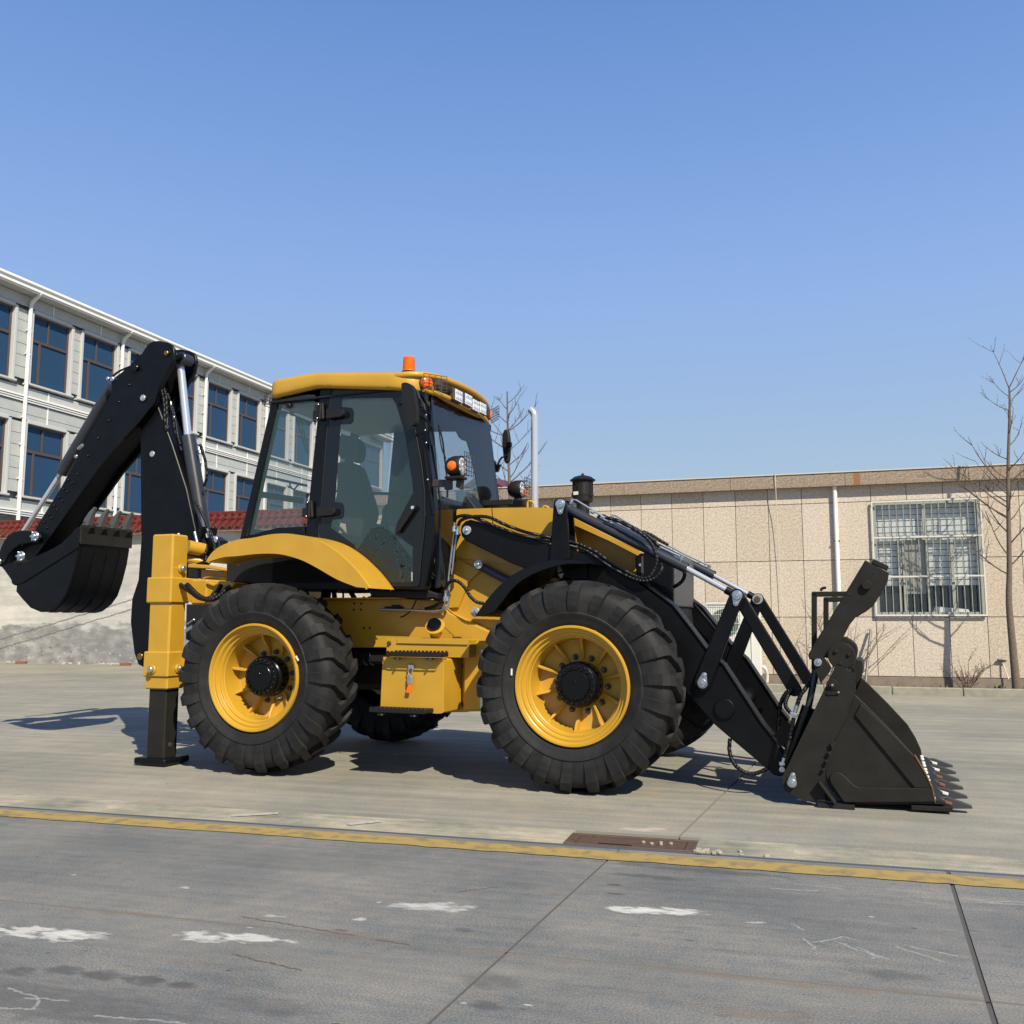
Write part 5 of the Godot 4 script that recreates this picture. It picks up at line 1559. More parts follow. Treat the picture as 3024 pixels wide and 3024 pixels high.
	s.can(Vector3(c2.x, c2.y, 0.808), Vector3(0, 0, 1), 0.036, 0.012, 32, 0.003)
	s.can(Vector3(c2.x, c2.y, 0.820), Vector3(0, 0, 1), 0.022, 0.008, 28, 0.002)
	s.prism(p2(capsule(c2.x - 0.026, c2.y - 0.05, 0.012, c2.x + 0.03, c2.y - 0.048, 0.010)), 0.808, 0.816, 0.002)
	part("pivot_boss", s, m, b)
	s = Shape.new()
	bolt(s, Vector3(c2.x, c2.y, 0.828), Vector3(0, 0, 1), 0.008, 0.01)
	bolt(s, Vector3(c2.x + 0.034, c2.y - 0.044, 0.816), Vector3(0, 0, 1), 0.007, 0.008)
	part("grease_nipple", s, mats.zinc, b)
	# lifting fork carrier that stands up behind the bucket
	plate("fork_carrier", [3.044, 1.505, 3.082, 1.482, 3.179, 1.423, 3.17, 1.373, 3.156, 1.342, 3.078, 1.219, 3.033, 1.183, 2.971, 1.148, 2.934, 1.1, 2.896, 1.026, 2.872, 0.97, 2.838, 0.887, 2.768, 0.9, 2.718, 0.881, 2.688, 0.885, 2.682, 0.914, 2.717, 0.978, 2.783, 1.081], 0.64, 0.71, m, machine, 0.006)
	s = Shape.new()
	s.bar(Vector3(3.085, 1.499, 0.675), Vector3(3.174, 1.45, 0.675), 0.03, 0.075, Vector3(0, 0, 1), 0.004)
	part("carrier_cap", s, m, machine)
	s = Shape.new()
	s.can(Vector3(3.046, 1.349, 0.71), Vector3(0, 0, 1), 0.030, 0.03, 28, 0.004)
	part("carrier_boss", s, m, machine)
	s = Shape.new()
	s.can(Vector3(2.944, 1.294, 0.711), Vector3(0, 0, 1), 0.011, 0.002, 16, 0.0)
	s.can(Vector3(3.089, 1.421, 0.711), Vector3(0, 0, 1), 0.006, 0.002, 16, 0.0)
	part("carrier_hole", s, mats.deep_black, machine)
	plate("hinge_bracket", [2.899, 1.033, 2.944, 1.004, 2.97, 0.978, 2.976, 0.94, 2.961, 0.875, 2.946, 0.817, 2.92, 0.828, 2.884, 0.836, 2.841, 0.873, 2.854, 0.977], 0.50, 0.60, m, machine, 0.006, 0.02)
	s = Shape.new()
	s.can(Vector3(2.883, 0.911, 0.72), Vector3(0, 0, 1), 0.082, 0.03, 40, 0.004)
	var rot := part("rotator_plate", s, m, machine)
	s = Shape.new()
	for p in [Vector3(2.85, 0.939, 0.75), Vector3(2.926, 0.921, 0.75), Vector3(2.872, 0.864, 0.75)]: bolt(s, p, Vector3(0, 0, 1), 0.012, 0.014)
	part("bolt", s, mats.bucket_paint, rot)
	plate("link_lug", [2.717, 0.878, 2.728, 0.901, 2.753, 0.913, 2.778, 0.902, 2.821, 0.838, 2.807, 0.806, 2.754, 0.741, 2.728, 0.823], 0.715, 0.77, m, machine, 0.005, 0.01)
	s = Shape.new()
	s.can(Vector3(2.743, 0.869, 0.772), Vector3(0, 0, 1), 0.025, 0.012, 24, 0.004)
	s.can(Vector3(2.744, 0.87, 0.784), Vector3(0, 0, 1), 0.009, 0.01, 12, 0.003)
	part("link_pin", s, mats.zinc, machine)
	plate("back_lug", [2.954, 0.873, 2.986, 0.868, 2.996, 0.849, 2.993, 0.786, 2.981, 0.761, 2.952, 0.708, 2.927, 0.785], -0.2, 0.30, m, machine, 0.005)
	s = Shape.new()
	s.bar(Vector3(2.697, 0.768, 0.45), Vector3(2.716, 1.313, 0.45), 0.034, 0.03, Vector3(0, 0, 1), 0.004)
	s.bar(Vector3(2.701, 1.302, 0.45), Vector3(2.924, 1.301, 0.45), 0.034, 0.03, Vector3(0, 0, 1), 0.004)
	part("guard_bar", s, m, machine)
	s = Shape.new()
	s.bar(Vector3(2.761, 1.035, 0.1), Vector3(2.77, 1.286, 0.1), 0.034, 0.03, Vector3(0, 0, 1), 0.004)
	s.bar(Vector3(2.755, 1.273, 0.1), Vector3(2.882, 1.274, 0.1), 0.034, 0.03, Vector3(0, 0, 1), 0.004)
	part("guard_bar", s, m, machine)
	s = Shape.new()
	s.tube(curve([2.756, 1.323, 0.45, 2.768, 1.34, 0.45, 2.792, 1.344, 0.45]), 0.009, 8)
	part("guard_hook", s, m, machine)
	# clam cylinder behind the side plate
	s = Shape.new()
	s.tube(p3([2.669, 0.587, 0.66, 2.595, 0.388, 0.66, 2.504, 0.187, 0.66]), 0.040, 18)
	var cc := part("clam_cylinder", s, mats.black_gloss, machine)
	s = Shape.new()
	s.tube(p3([2.723, 0.815, 0.66, 2.669, 0.584, 0.66]), 0.021, 16)
	part("rod", s, mats.cylinder_grey, cc)
	s = Shape.new()
	s.can(Vector3(2.501, 0.196, 0.7), Vector3(0, 0, 1), 0.020, 0.012, 24, 0.004)
	s.tube(p3([2.5, 0.22, 0.7, 2.515, 0.267, 0.7]), 0.014, 10)
	s.box(Vector3(2.502, 0.23, 0.7), Vector3(0.04, 0.022, 0.03), Basis(), 0.004)
	s.tube(p3([2.588, 0.549, 0.7, 2.604, 0.598, 0.7]), 0.013, 10)
	s.box(Vector3(2.581, 0.539, 0.7), Vector3(0.05, 0.024, 0.03), Basis(Vector3(0, 0, 1), -0.3), 0.004)
	part("fitting", s, mats.zinc, cc)
	for h in [[2.605, 0.598, 0.7, 2.626, 0.658, 0.7, 2.659, 0.704, 0.69, 2.689, 0.754, 0.64, 2.701, 0.792, 0.6], [2.58, 0.519, 0.7, 2.569, 0.466, 0.7, 2.551, 0.401, 0.7, 2.551, 0.389, 0.7, 2.518, 0.276, 0.7], [2.561, 0.547, 0.69, 2.53, 0.583, 0.66, 2.53, 0.623, 0.62, 2.548, 0.66, 0.58, 2.569, 0.679, 0.55], [2.463, 0.408, 0.5, 2.472, 0.512, 0.52, 2.49, 0.598, 0.54, 2.523, 0.658, 0.55, 2.556, 0.685, 0.55], [2.157, 0.354, 0.55, 2.152, 0.278, 0.56, 2.178, 0.205, 0.58, 2.226, 0.163, 0.6, 2.282, 0.142, 0.6, 2.339, 0.151, 0.6, 2.396, 0.182, 0.6]]:
		s = Shape.new(); s.tube(curve(h), 0.0135, 9, 0.10, 0.022)
		part("hydraulic_hose", s, mats.hose, machine)

func build_hoses() -> void:
	var s: Shape
	for h in [[0.145, 1.873, 0.56, 0.155, 1.893, 0.57, 0.188, 1.908, 0.585, 0.239, 1.912, 0.59, 0.291, 1.903, 0.59, 0.354, 1.879, 0.59, 0.462, 1.833, 0.59, 0.552, 1.798, 0.59, 0.663, 1.757, 0.59, 0.799, 1.723, 0.59, 0.927, 1.7, 0.57, 1.105, 1.65, 0.57, 1.185, 1.623, 0.575, 1.263, 1.573, 0.58, 1.368, 1.501, 0.59, 1.471, 1.444, 0.6, 1.548, 1.411, 0.61, 1.621, 1.399, 0.61, 1.688, 1.424, 0.6, 1.729, 1.481, 0.59, 1.718, 1.517, 0.56],
			[0.169, 1.843, 0.55, 0.196, 1.875, 0.57, 0.241, 1.892, 0.58, 0.296, 1.898, 0.6, 0.358, 1.9, 0.6, 0.421, 1.894, 0.6, 0.477, 1.877, 0.6, 0.556, 1.837, 0.6, 0.667, 1.792, 0.6, 0.803, 1.751, 0.6, 0.925, 1.722, 0.58, 1.107, 1.679, 0.575, 1.174, 1.652, 0.575, 1.264, 1.608, 0.58, 1.343, 1.552, 0.59, 1.471, 1.474, 0.6, 1.545, 1.435, 0.6, 1.597, 1.417, 0.61, 1.647, 1.428, 0.61, 1.682, 1.482, 0.6, 1.699, 1.539, 0.6, 1.691, 1.598, 0.6, 1.656, 1.665, 0.59, 1.6, 1.721, 0.58, 1.521, 1.773, 0.58, 1.417, 1.828, 0.57, 1.328, 1.857, 0.56],
			[1.389, 1.844, 0.54, 1.483, 1.8, 0.55, 1.563, 1.755, 0.55, 1.64, 1.706, 0.54, 1.699, 1.637, 0.52],
			[1.353, 1.845, -0.45, 1.421, 1.814, -0.45, 1.489, 1.77, -0.45, 1.556, 1.728, -0.45],
			[1.87, 1.469, 0.5, 1.863, 1.431, 0.48, 1.839, 1.398, 0.46, 1.805, 1.375, 0.44, 1.777, 1.367, 0.4],
			[1.611, 1.39, -0.4, 1.671, 1.345, -0.4, 1.754, 1.268, -0.42, 1.739, 1.27, -0.44, 1.834, 1.161, -0.45, 1.916, 1.052, -0.46],
			[0.164, 1.782, 0.52, 0.129, 1.726, 0.5, 0.109, 1.641, 0.5, 0.09, 1.535, 0.5, 0.073, 1.428, 0.5, 0.056, 1.359, 0.5],
			[-0.115, 1.217, 0.52, -0.048, 1.231, 0.53, 0.01, 1.26, 0.54, 0.051, 1.307, 0.55, 0.076, 1.37, 0.56, 0.106, 1.412, 0.57, 0.154, 1.426, 0.58, 0.198, 1.411, 0.58, 0.241, 1.371, 0.58, 0.284, 1.304, 0.57, 0.331, 1.265, 0.56, 0.382, 1.254, 0.55],
			[-2.113, 1.413, 0.92, -2.061, 1.392, 0.93, -1.981, 1.352, 0.94, -1.91, 1.312, 0.94, -1.85, 1.298, 0.93, -1.805, 1.312, 0.91, -1.777, 1.357, 0.88, -1.777, 1.408, 0.84],
			[-2.035, 1.414, 0.93, -1.974, 1.379, 0.95, -1.909, 1.334, 0.96, -1.839, 1.3, 0.96, -1.765, 1.294, 0.95, -1.71, 1.333, 0.92, -1.68, 1.372, 0.9, -1.65, 1.397, 0.88],
			[-2.353, 1.704, 0.45, -2.292, 1.687, 0.46, -2.255, 1.704, 0.46, -2.263, 1.754, 0.44, -2.325, 1.807, 0.4, -2.374, 1.824, 0.36],
			[-2.342, 1.616, 0.45, -2.289, 1.62, 0.46, -2.253, 1.644, 0.46, -2.255, 1.68, 0.45],
			[-2.593, 2.197, 0.22, -2.543, 2.131, 0.22, -2.501, 2.066, 0.22, -2.459, 1.995, 0.22, -2.417, 1.912, 0.22, -2.366, 1.833, 0.24, -2.325, 1.781, 0.26, -2.314, 1.742, 0.28],
			[-3.033, 3.278, 0.22, -3.003, 3.176, 0.22, -2.985, 3.074, 0.22, -2.976, 2.974, 0.22, -2.963, 2.876, 0.21],
			[-3.027, 3.296, 0.2, -2.994, 3.213, 0.2, -2.98, 3.112, 0.2, -2.971, 3.011, 0.2, -2.956, 2.884, 0.2],
			[-3.074, 3.305, 0.12, -3.027, 3.207, 0.12, -2.972, 3.106, 0.13, -2.95, 3.002, 0.14, -2.927, 2.887, 0.14, -2.872, 2.764, 0.14, -2.827, 2.68, 0.15],
			[-2.961, 3.051, 0.13, -2.928, 2.969, 0.13, -2.904, 2.899, 0.14, -2.884, 2.842, 0.15, -2.847, 2.747, 0.15],
			[-2.64, 2.731, 0.12, -2.588, 2.646, 0.14, -2.543, 2.525, 0.15, -2.53, 2.421, 0.15, -2.566, 2.341, 0.14]]:
		s = Shape.new()
		var guard: bool = h.size() < 31 and absf(float(h[2]) - 0.92) < 0.02
		s.tube(curve(h), 0.0195 if guard else 0.0130, 10, 0.03 if guard else 0.12, 0.026)
		part("hydraulic_hose", s, mats.hose, machine)
	# fittings and steel lines
	for h in [[0.145, 1.87, 0.56, 0.133, 1.807, 0.55], [0.169, 1.841, 0.55, 0.156, 1.781, 0.54], [0.081, 1.354, 0.57, 0.068, 1.279, 0.56], [-2.155, 1.417, 0.905, -2.074, 1.409, 0.925], [-2.078, 1.421, 0.9, -1.979, 1.388, 0.945], [-2.399, 1.732, 0.5, -2.353, 1.704, 0.45], [-2.401, 1.627, 0.5, -2.345, 1.619, 0.45], [-2.549, 1.913, 0.26, -2.496, 1.803, 0.28], [-2.441, 1.944, 0.22, -2.408, 1.886, 0.22], [-2.996, 3.161, 0.13, -2.942, 2.997, 0.13]]:
		s = Shape.new(); s.tube(p3(h), 0.013, 10)
		part("hose_fitting", s, mats.zinc, machine)
	for c in [Vector3(0.141, 1.811, 0.57), Vector3(0.17, 1.788, 0.57), Vector3(0.08, 1.29, 0.58), Vector3(0.097, 1.29, 0.58)]:
		s = Shape.new(); s.can(c - Vector3(0, 0.02, 0), Vector3(0, 1, 0), 0.018, 0.04, 6)
		part("hose_nut", s, mats.zinc, machine)
	for h in [[0.124, 1.799, 0.53, 0.104, 1.672, 0.52, 0.077, 1.492, 0.51, 0.066, 1.386, 0.51, 0.039, 1.255, 0.51, 0.027, 1.229, 0.51, 0.048, 1.24, 0.51, 0.022, 1.213, 0.51, -0.04, 1.204, 0.51, -0.219, 1.208, 0.51, -0.523, 1.214, 0.51], [0.144, 1.778, 0.52, 0.121, 1.672, 0.51, 0.096, 1.492, 0.5, 0.081, 1.471, 0.5, 0.071, 1.32, 0.5, 0.066, 1.244, 0.5, 0.048, 1.217, 0.5, 0.018, 1.201, 0.5, -0.045, 1.197, 0.5, -0.211, 1.202, 0.49]]:
		s = Shape.new(); s.tube(curve(h, 5), 0.0085, 10)
		part("steel_line", s, mats.zinc, machine)
	s = Shape.new()
	s.tube(curve([-0.181, 1.351, 0.5, -0.207, 1.282, 0.5, -0.242, 1.21, 0.51, -0.291, 1.17, 0.51, -0.338, 1.154, 0.5]), 0.006, 6)
	s.tube(curve([-0.179, 1.352, 0.45, -0.141, 1.311, 0.47, -0.087, 1.302, 0.47, -0.048, 1.33, 0.46, -0.039, 1.342, 0.45]), 0.013, 8)
	part("cable", s, mats.hose, machine)
	s = Shape.new()
	s.box(Vector3(-0.415, 1.226, 0.47), Vector3(0.16, 0.022, 0.03), Basis(), 0.006)
	s.box(Vector3(-0.386, 1.239, 0.49), Vector3(0.07, 0.02, 0.03), Basis(), 0.006)
	part("valve_block", s, mats.black_gloss, machine)
	s = Shape.new()
	s.box(Vector3(-0.049, 1.189, 0.49), Vector3(0.12, 0.014, 0.03), Basis(), 0.003)
	part("line_clamp", s, mats.yellow_paint, machine)

func loft_roof() -> Shape:
	# the cab roof: rings of one plan outline, from the underside to the crowned top
	var s := Shape.new()
	var plan := rounded([-1.47, 0.66, -1.40, 0.78, -0.95, 0.80, -0.24, 0.80, -0.10, 0.74, -0.03, 0.60, 0.015, 0.30, 0.02, 0.07, 0.01, -0.18, -0.04, -0.46, -0.11, -0.60, -0.25, -0.66, -0.95, -0.66, -1.40, -0.64, -1.47, -0.50], 0.12, 3)
	var mid := Vector2(-0.7, 0.07)
	var k := plan.size()
	var top := func(p: Vector2) -> float:
		var y: float = lerpf(3.07, 3.09, clampf((p.x + 1.47) / 0.5, 0, 1)) if p.x < -0.96 else lerpf(3.09, 3.005, clampf((p.x + 0.96) / 0.9, 0, 1))
		return y + 0.035 * (1.0 - pow(absf(p.y - 0.07) / 0.73, 2.0))
	var bot := func(p: Vector2) -> float:
		return lerpf(2.915, 2.965, clampf((p.x + 1.47) / 0.5, 0, 1)) if p.x < -0.96 else lerpf(2.965, 2.855, clampf((p.x + 0.96) / 0.95, 0, 1))
	var rings := []
	for r in [[0.06, 0.0, 0.0, -80.0], [0.020, 0.0, 0.006, -45.0], [0.004, 0.0, 0.022, -12.0], [0.0, 0.0, 0.045, 0.0], [0.004, 1.0, -0.040, 10.0], [0.012, 1.0, -0.018, 35.0], [0.030, 1.0, -0.005, 62.0], [0.075, 1.0, 0.0, 85.0], [0.30, 1.0, 0.012, 90.0], [0.62, 1.0, 0.016, 90.0]]:
		var ring := []
		for i in k:
			var p := plan[i]
			var d := (plan[(i + 1) % k] - plan[(i + k - 1) % k]).normalized()
			var n := Vector2(d.y, -d.x)
			if n.dot(p - mid) < 0.0: n = -n
			var q := p - n * float(r[0])
			var y: float = (top.call(p) if r[1] > 0.5 else bot.call(p)) + float(r[2])
			if r[0] > 0.1: q = p.lerp(mid, r[0] * 1.2)
			if r[0] > 0.1: y = top.call(q) + 0.004
			var f := deg_to_rad(r[3])
			ring.append([Vector3(q.x, y, q.y), Vector3(n.x * cos(f), sin(f), n.y * cos(f))])
		rings.append(ring)
	for j in rings.size() - 1:
		for i in k:
			var a: Array = rings[j][i]; var b: Array = rings[j][(i + 1) % k]; var c: Array = rings[j + 1][(i + 1) % k]; var d: Array = rings[j + 1][i]
			s.tri(a[0], b[0], c[0], a[1], b[1], c[1]); s.tri(a[0], c[0], d[0], a[1], c[1], d[1])
	var last: Array = rings[-1]
	for i in k: s.tri(last[i][0], last[(i + 1) % k][0], Vector3(mid.x, last[0][0].y + 0.012, mid.y), Vector3.UP, Vector3.UP, Vector3.UP)
	return s

func build_cab() -> void:
	var k: Material = mats.black_gloss
	var s := Shape.new()
	# the side frames: pillars, rails and sills
	var members := [[-1.706, 1.783, -1.437, 2.909, -1.429, 2.989, -1.367, 2.961, -1.372, 2.921, -1.631, 1.801], [-1.434, 2.99, -0.974, 2.989, -0.223, 2.923, -0.042, 2.856, -0.043, 2.799, -0.12, 2.866, -0.229, 2.891, -0.869, 2.954, -0.973, 2.957, -1.387, 2.943], [-0.974, 2.971, -0.867, 2.961, -0.941, 1.758, -1.083, 1.759],
		[-0.221, 2.888, -0.108, 2.867, -0.04, 2.76, 0.023, 2.24, 0.054, 1.941, 0.05, 1.784, 0.025, 1.607, -0.021, 1.354, -0.074, 1.355, -0.05, 1.661, -0.025, 1.924, -0.029, 2.072, -0.059, 2.298, -0.118, 2.571], [-0.501, 1.396, -0.071, 1.386, -0.065, 1.355, -0.494, 1.362], [-1.096, 1.777, -0.951, 1.781, -0.665, 1.616, -0.477, 1.394, -0.5, 1.364, -0.681, 1.582, -0.959, 1.742, -1.095, 1.75], [-1.706, 1.781, -1.632, 1.81, -1.35, 1.866, -1.092, 1.866, -1.076, 1.751, -1.388, 1.809, -1.59, 1.797]]
	for z in [[0.64, 0.72], [-0.60, -0.52]]:
		for m in members: s.prism(p2(m), z[0], z[1], 0.008)
	s.box(Vector3(-1.40, 2.92, 0.06), Vector3(0.06, 0.08, 1.16), Basis(), 0.01)
	s.box(Vector3(-1.68, 1.83, 0.06), Vector3(0.06, 0.10, 1.16), Basis(), 0.01)
	s.box(Vector3(-0.10, 2.85, 0.06), Vector3(0.08, 0.07, 1.16), Basis(), 0.01)
	s.box(Vector3(0.02, 2.0, 0.06), Vector3(0.07, 0.08, 1.16), Basis(), 0.01)
	part("cab_frame", s, k, machine)
	s = Shape.new()
	s.tube(curve([-0.11, 2.738, 0.7, -0.064, 2.543, 0.705, -0.022, 2.27, 0.71, 0.024, 2.028, 0.715, 0.043, 1.913, 0.715]), 0.016, 10)
	s.tube(curve([-0.042, 2.462, 0.66, -0.015, 2.31, 0.665, 0.015, 2.14, 0.67, 0.032, 1.919, 0.67]), 0.014, 10)
	part("pillar_tube", s, k, machine)
	# roof, its underside and lights
	part("cab_roof", loft_roof(), mats.yellow_paint, machine)
	s = Shape.new()
	s.prism(p2([-1.36, -0.56, -0.14, -0.56, -0.06, -0.3, -0.05, 0.4, -0.14, 0.68, -1.36, 0.68]), 0.0, 0.02, 0.0, Transform3D(Basis(Vector3(1, 0, 0), Vector3(0, 0, 1), Vector3(0, -1, 0)), Vector3(0, 2.87, 0)))
	part("headlining", s, mats.headliner, machine)
	s = Shape.new()
	s.prism(p2([-1.44, -0.63, -0.16, -0.63, -0.04, -0.35, -0.03, 0.45, -0.14, 0.74, -1.44, 0.74]), 0.0, 0.012, 0.0, Transform3D(Basis(Vector3(1, 0, 0), Vector3(0, 0, 1), Vector3(0, -1, 0)), Vector3(0, 2.90, 0)))
	part("roof_underside", s, mats.deep_black, machine)
	# glazing
	for z in [0.70, -0.58]:
		s = Shape.new()
		s.prism(p2([-1.382, 2.961, -1.028, 2.927, -1.05, 2.645, -1.11, 1.87, -1.364, 1.866, -1.647, 1.808]), z - 0.002, z + 0.003)
		part("quarter_window", s, mats.cab_glass, machine)
	for z in [0.722, -0.602]:
		var near: bool = z > 0.0
		s = Shape.new()
		var outer := [-0.86, 2.948, -0.22, 2.89, -0.115, 2.571, -0.057, 2.297, -0.027, 2.072, -0.025, 1.923, -0.034, 1.766, -0.048, 1.661, -0.071, 1.382, -0.479, 1.389, -0.667, 1.614, -0.953, 1.779, -0.933, 2.017, -0.897, 2.585]
		var inner := [-0.766, 2.872, -0.297, 2.83, -0.198, 2.533, -0.138, 2.195, -0.123, 2.093, -0.266, 1.848, -0.271, 1.779, -0.122, 1.679, -0.121, 1.412, -0.467, 1.417, -0.635, 1.71, -0.846, 1.85, -0.813, 2.055, -0.776, 2.665]
		s.ring(p2(outer), p2(inner), z - 0.008, z + 0.004)
		# rounded tongues of the black border round the hinges and the top corner
		s.prism(rounded([-0.89, 2.821, -0.674, 2.786, -0.659, 2.757, -0.659, 2.679, -0.679, 2.658, -0.899, 2.669], 0.02), z - 0.007, z + 0.003)
		s.prism(rounded([-0.928, 2.061, -0.743, 2.039, -0.727, 2.013, -0.73, 1.931, -0.746, 1.91, -0.943, 1.912], 0.02), z - 0.007, z + 0.003)
		s.prism(rounded([-0.324, 2.844, -0.203, 2.833, -0.189, 2.718, -0.223, 2.723, -0.268, 2.758], 0.015), z - 0.007, z + 0.003)
		var d := part("door", s, mats.frit, machine)
		s = Shape.new()
		s.prism(p2(inner), z - 0.004, z + 0.001)
		part("pane", s, mats.cab_glass, d)
		# rubber seal round the edge
		s = Shape.new()
		var loop := PackedVector3Array()
		for p in rounded(outer, 0.03): loop.append(Vector3(p.x, p.y, z + 0.004))
		loop.append(loop[0])
		s.tube(loop, 0.0065, 8)
		part("seal", s, mats.dark_plastic, d)
		if not near: continue
		s = Shape.new()
		var g0 := Vector3(-0.108, 1.969, 0.75); var g1 := Vector3(-0.231, 1.804, 0.75)
		s.prism(p2(capsule(g0.x, g0.y, 0.022, g1.x, g1.y, 0.020)), 0.735, 0.772, 0.010, Transform3D(), 3)
		var hd := part("handle", s, mats.dark_plastic, d)
		s = Shape.new()
		s.can(Vector3(-0.106, 1.967, 0.772), Vector3(0, 0, 1), 0.013, 0.006, 20, 0.002)
		part("lock", s, mats.chrome, hd)
		s = Shape.new()
		for c in [Vector3(-0.245, 2.782, 0.727), Vector3(-0.207, 1.541, 0.727)]: s.can(c, Vector3(0, 0, 1), 0.014, 0.012, 18, 0.005)
		part("stud", s, k, d)
	# hinges
	for h in [[Vector3(-0.949, 2.774, 0.73), Vector3(-0.79, 2.741, 0.74)], [Vector3(-1.028, 1.996, 0.73), Vector3(-0.857, 1.969, 0.74)]]:
		s = Shape.new()
		var a: Vector3 = h[0]; var b: Vector3 = h[1]
		s.box(a + Vector3(0, 0, 0.01), Vector3(0.062, 0.135, 0.03), Basis(Vector3(0, 0, 1), 0.08), 0.008)
		s.box(a + Vector3(-0.045, -0.02, 0.008), Vector3(0.05, 0.07, 0.02), Basis(), 0.008)
		s.prism(rounded([b.x - 0.085, b.y + 0.045, b.x - 0.03, b.y + 0.035, b.x + 0.065, b.y + 0.028, b.x + 0.072, b.y - 0.01, b.x + 0.055, b.y - 0.028, b.x - 0.03, b.y - 0.030, b.x - 0.085, b.y - 0.035], 0.01), 0.728, 0.775, 0.016, Transform3D(), 2)
		s.tube(PackedVector3Array([a + Vector3(0.012, 0.06, 0.03), a + Vector3(0.005, -0.06, 0.03)]), 0.012, 10)
		var hg := part("hinge", s, mats.dark_plastic, machine)
		for q in [Vector3(-0.012, 0.055, 0.025), Vector3(0.014, 0.055, 0.025), Vector3(-0.02, -0.055, 0.025), Vector3(0.006, -0.055, 0.025)]:
			s = Shape.new(); bolt(s, a + q, Vector3(0, 0, 1), 0.007, 0.008)
			part("bolt", s, mats.zinc, hg)
	s = Shape.new()
	s.can(Vector3(-1.269, 2.858, 0.7), Vector3(0, 0, 1), 0.024, 0.03, 24, 0.008)
	part("window_latch", s, mats.dark_plastic, machine)
	# windscreen with its dark border, leaning back
	var lean := Basis(Vector3(0, 0, 1), 0.10) * Basis(Vector3.UP, PI * 0.5)
	s = Shape.new()
	var clear := [-0.686, 0.532, -0.441, 0.583, -0.193, 0.63, -0.169, 0.612, -0.141, 0.59, -0.089, 0.581, 0.004, 0.585, 0.045, 0.511, 0.114, 0.3, 0.171, 0.086, -0.237, 0.045, -0.593, 0.049]
	s.ring(p2([-0.62, 0.85, -0.3, 0.85, 0.05, 0.85, 0.2, 0.85, 0.32, 0.85, 0.45, 0.85, 0.54, 0.84, 0.54, 0.66, 0.54, 0.33, 0.54, 0.0, 0.0, 0.0, -0.62, 0.0]), p2(clear), -0.004, 0.004)
	var ws := part("windscreen", s, mats.frit, machine)
	ws.transform = Transform3D(lean, Vector3(0.045, 2.02, 0.0))
	s = Shape.new()
	s.prism(p2(clear), -0.003, 0.002)
	part("pane", s, mats.cab_glass, ws)
	s = Shape.new()
	s.box(Vector3(0.035, 1.70, 0.04), Vector3(0.05, 0.66, 1.18), Basis(), 0.01)
	part("front_panel", s, mats.frit, machine)
	s = Shape.new()
	s.tube(curve([0.02, 2.618, 0.6, 0.036, 2.508, 0.56, 0.041, 2.376, 0.53, 0.056, 2.226, 0.52, 0.065, 2.07, 0.52]), 0.007, 6)
	s.tube(curve([0.023, 2.62, 0.605, 0.023, 2.526, 0.58, 0.036, 2.426, 0.56, 0.057, 2.366, 0.54]), 0.005, 6)
	s.bar(Vector3(0.064, 2.131, 0.52), Vector3(0.061, 2.066, 0.52), 0.012, 0.012)
	part("wiper", s, mats.deep_black, machine)
	s = Shape.new()
	s.tube(curve([-1.275, 2.781, 0.6, -1.216, 2.63, 0.6, -1.164, 2.476, 0.6]), 0.006, 6)
	s.tube(curve([-1.241, 2.772, 0.6, -1.189, 2.629, 0.6, -1.144, 2.475, 0.6]), 0.005, 6)
	s.tube(curve([-1.484, 2.861, 0.55, -1.379, 2.835, 0.55, -1.185, 2.743, 0.55]), 0.006, 6)
	part("rear_wiper", s, mats.deep_black, machine)
	# rear window frame bars
	s = Shape.new()
	s.tube(p3([-2.08, 2.439, -0.1, -1.628, 2.33, -0.1]), 0.012, 8)
	s.bar(Vector3(-2.065, 2.263, 0), Vector3(-1.593, 2.177, 0), 0.055, 0.03, Vector3(0, 0, 1), 0.006)
	s.tube(curve([-1.808, 2.359, -0.1, -1.799, 2.327, -0.1, -1.761, 2.305, -0.1, -1.725, 2.335, -0.1, -1.696, 2.353, -0.1]), 0.008, 6)
	part("rear_window_bar", s, k, machine)
	# inside: seat, console, floor
	s = Shape.new()
	s.prism(rounded([-1.185, 2.709, -1.143, 2.718, -1.031, 2.698, -0.982, 2.633, -0.976, 2.56, -0.992, 2.5, -1.033, 2.478, -1.173, 2.524], 0.03), -0.02, 0.10, 0.03, Transform3D(), 3)
	var seat := part("seat", s, mats.seat_fabric, machine)
	s = Shape.new()
	s.prism(rounded([-1.187, 2.485, -1.068, 2.483, -0.991, 2.427, -0.947, 2.316, -0.868, 2.108, -0.847, 2.035, -0.872, 1.947, -1.18, 1.959], 0.03), -0.04, 0.10, 0.03, Transform3D(), 3)
	part("backrest", s, mats.seat_fabric, seat)
	s = Shape.new()
	s.prism(rounded([-1.009, 1.946, -0.714, 1.926, -0.686, 1.838, -0.738, 1.81, -0.992, 1.828], 0.03), -0.30, 0.24, 0.03, Transform3D(), 3)
	part("cushion", s, mats.seat_fabric, seat)
	s = Shape.new()
	s.prism(p2([-0.996, 1.846, -0.78, 1.839, -0.736, 1.593, -0.95, 1.597]), -0.2, 0.2, 0.01)
	part("seat_base", s, mats.dark_plastic, seat)
	s = Shape.new()
	s.tube(curve([-0.84, 1.808, 0.5, -0.887, 1.855, 0.5, -0.94, 1.885, 0.5]), 0.012, 8)
	s.tube(curve([-0.574, 1.946, 0.32, -0.593, 1.969, 0.32, -0.594, 2.015, 0.32, -0.569, 2.049, 0.32, -0.531, 2.058, 0.32]), 0.020, 10)
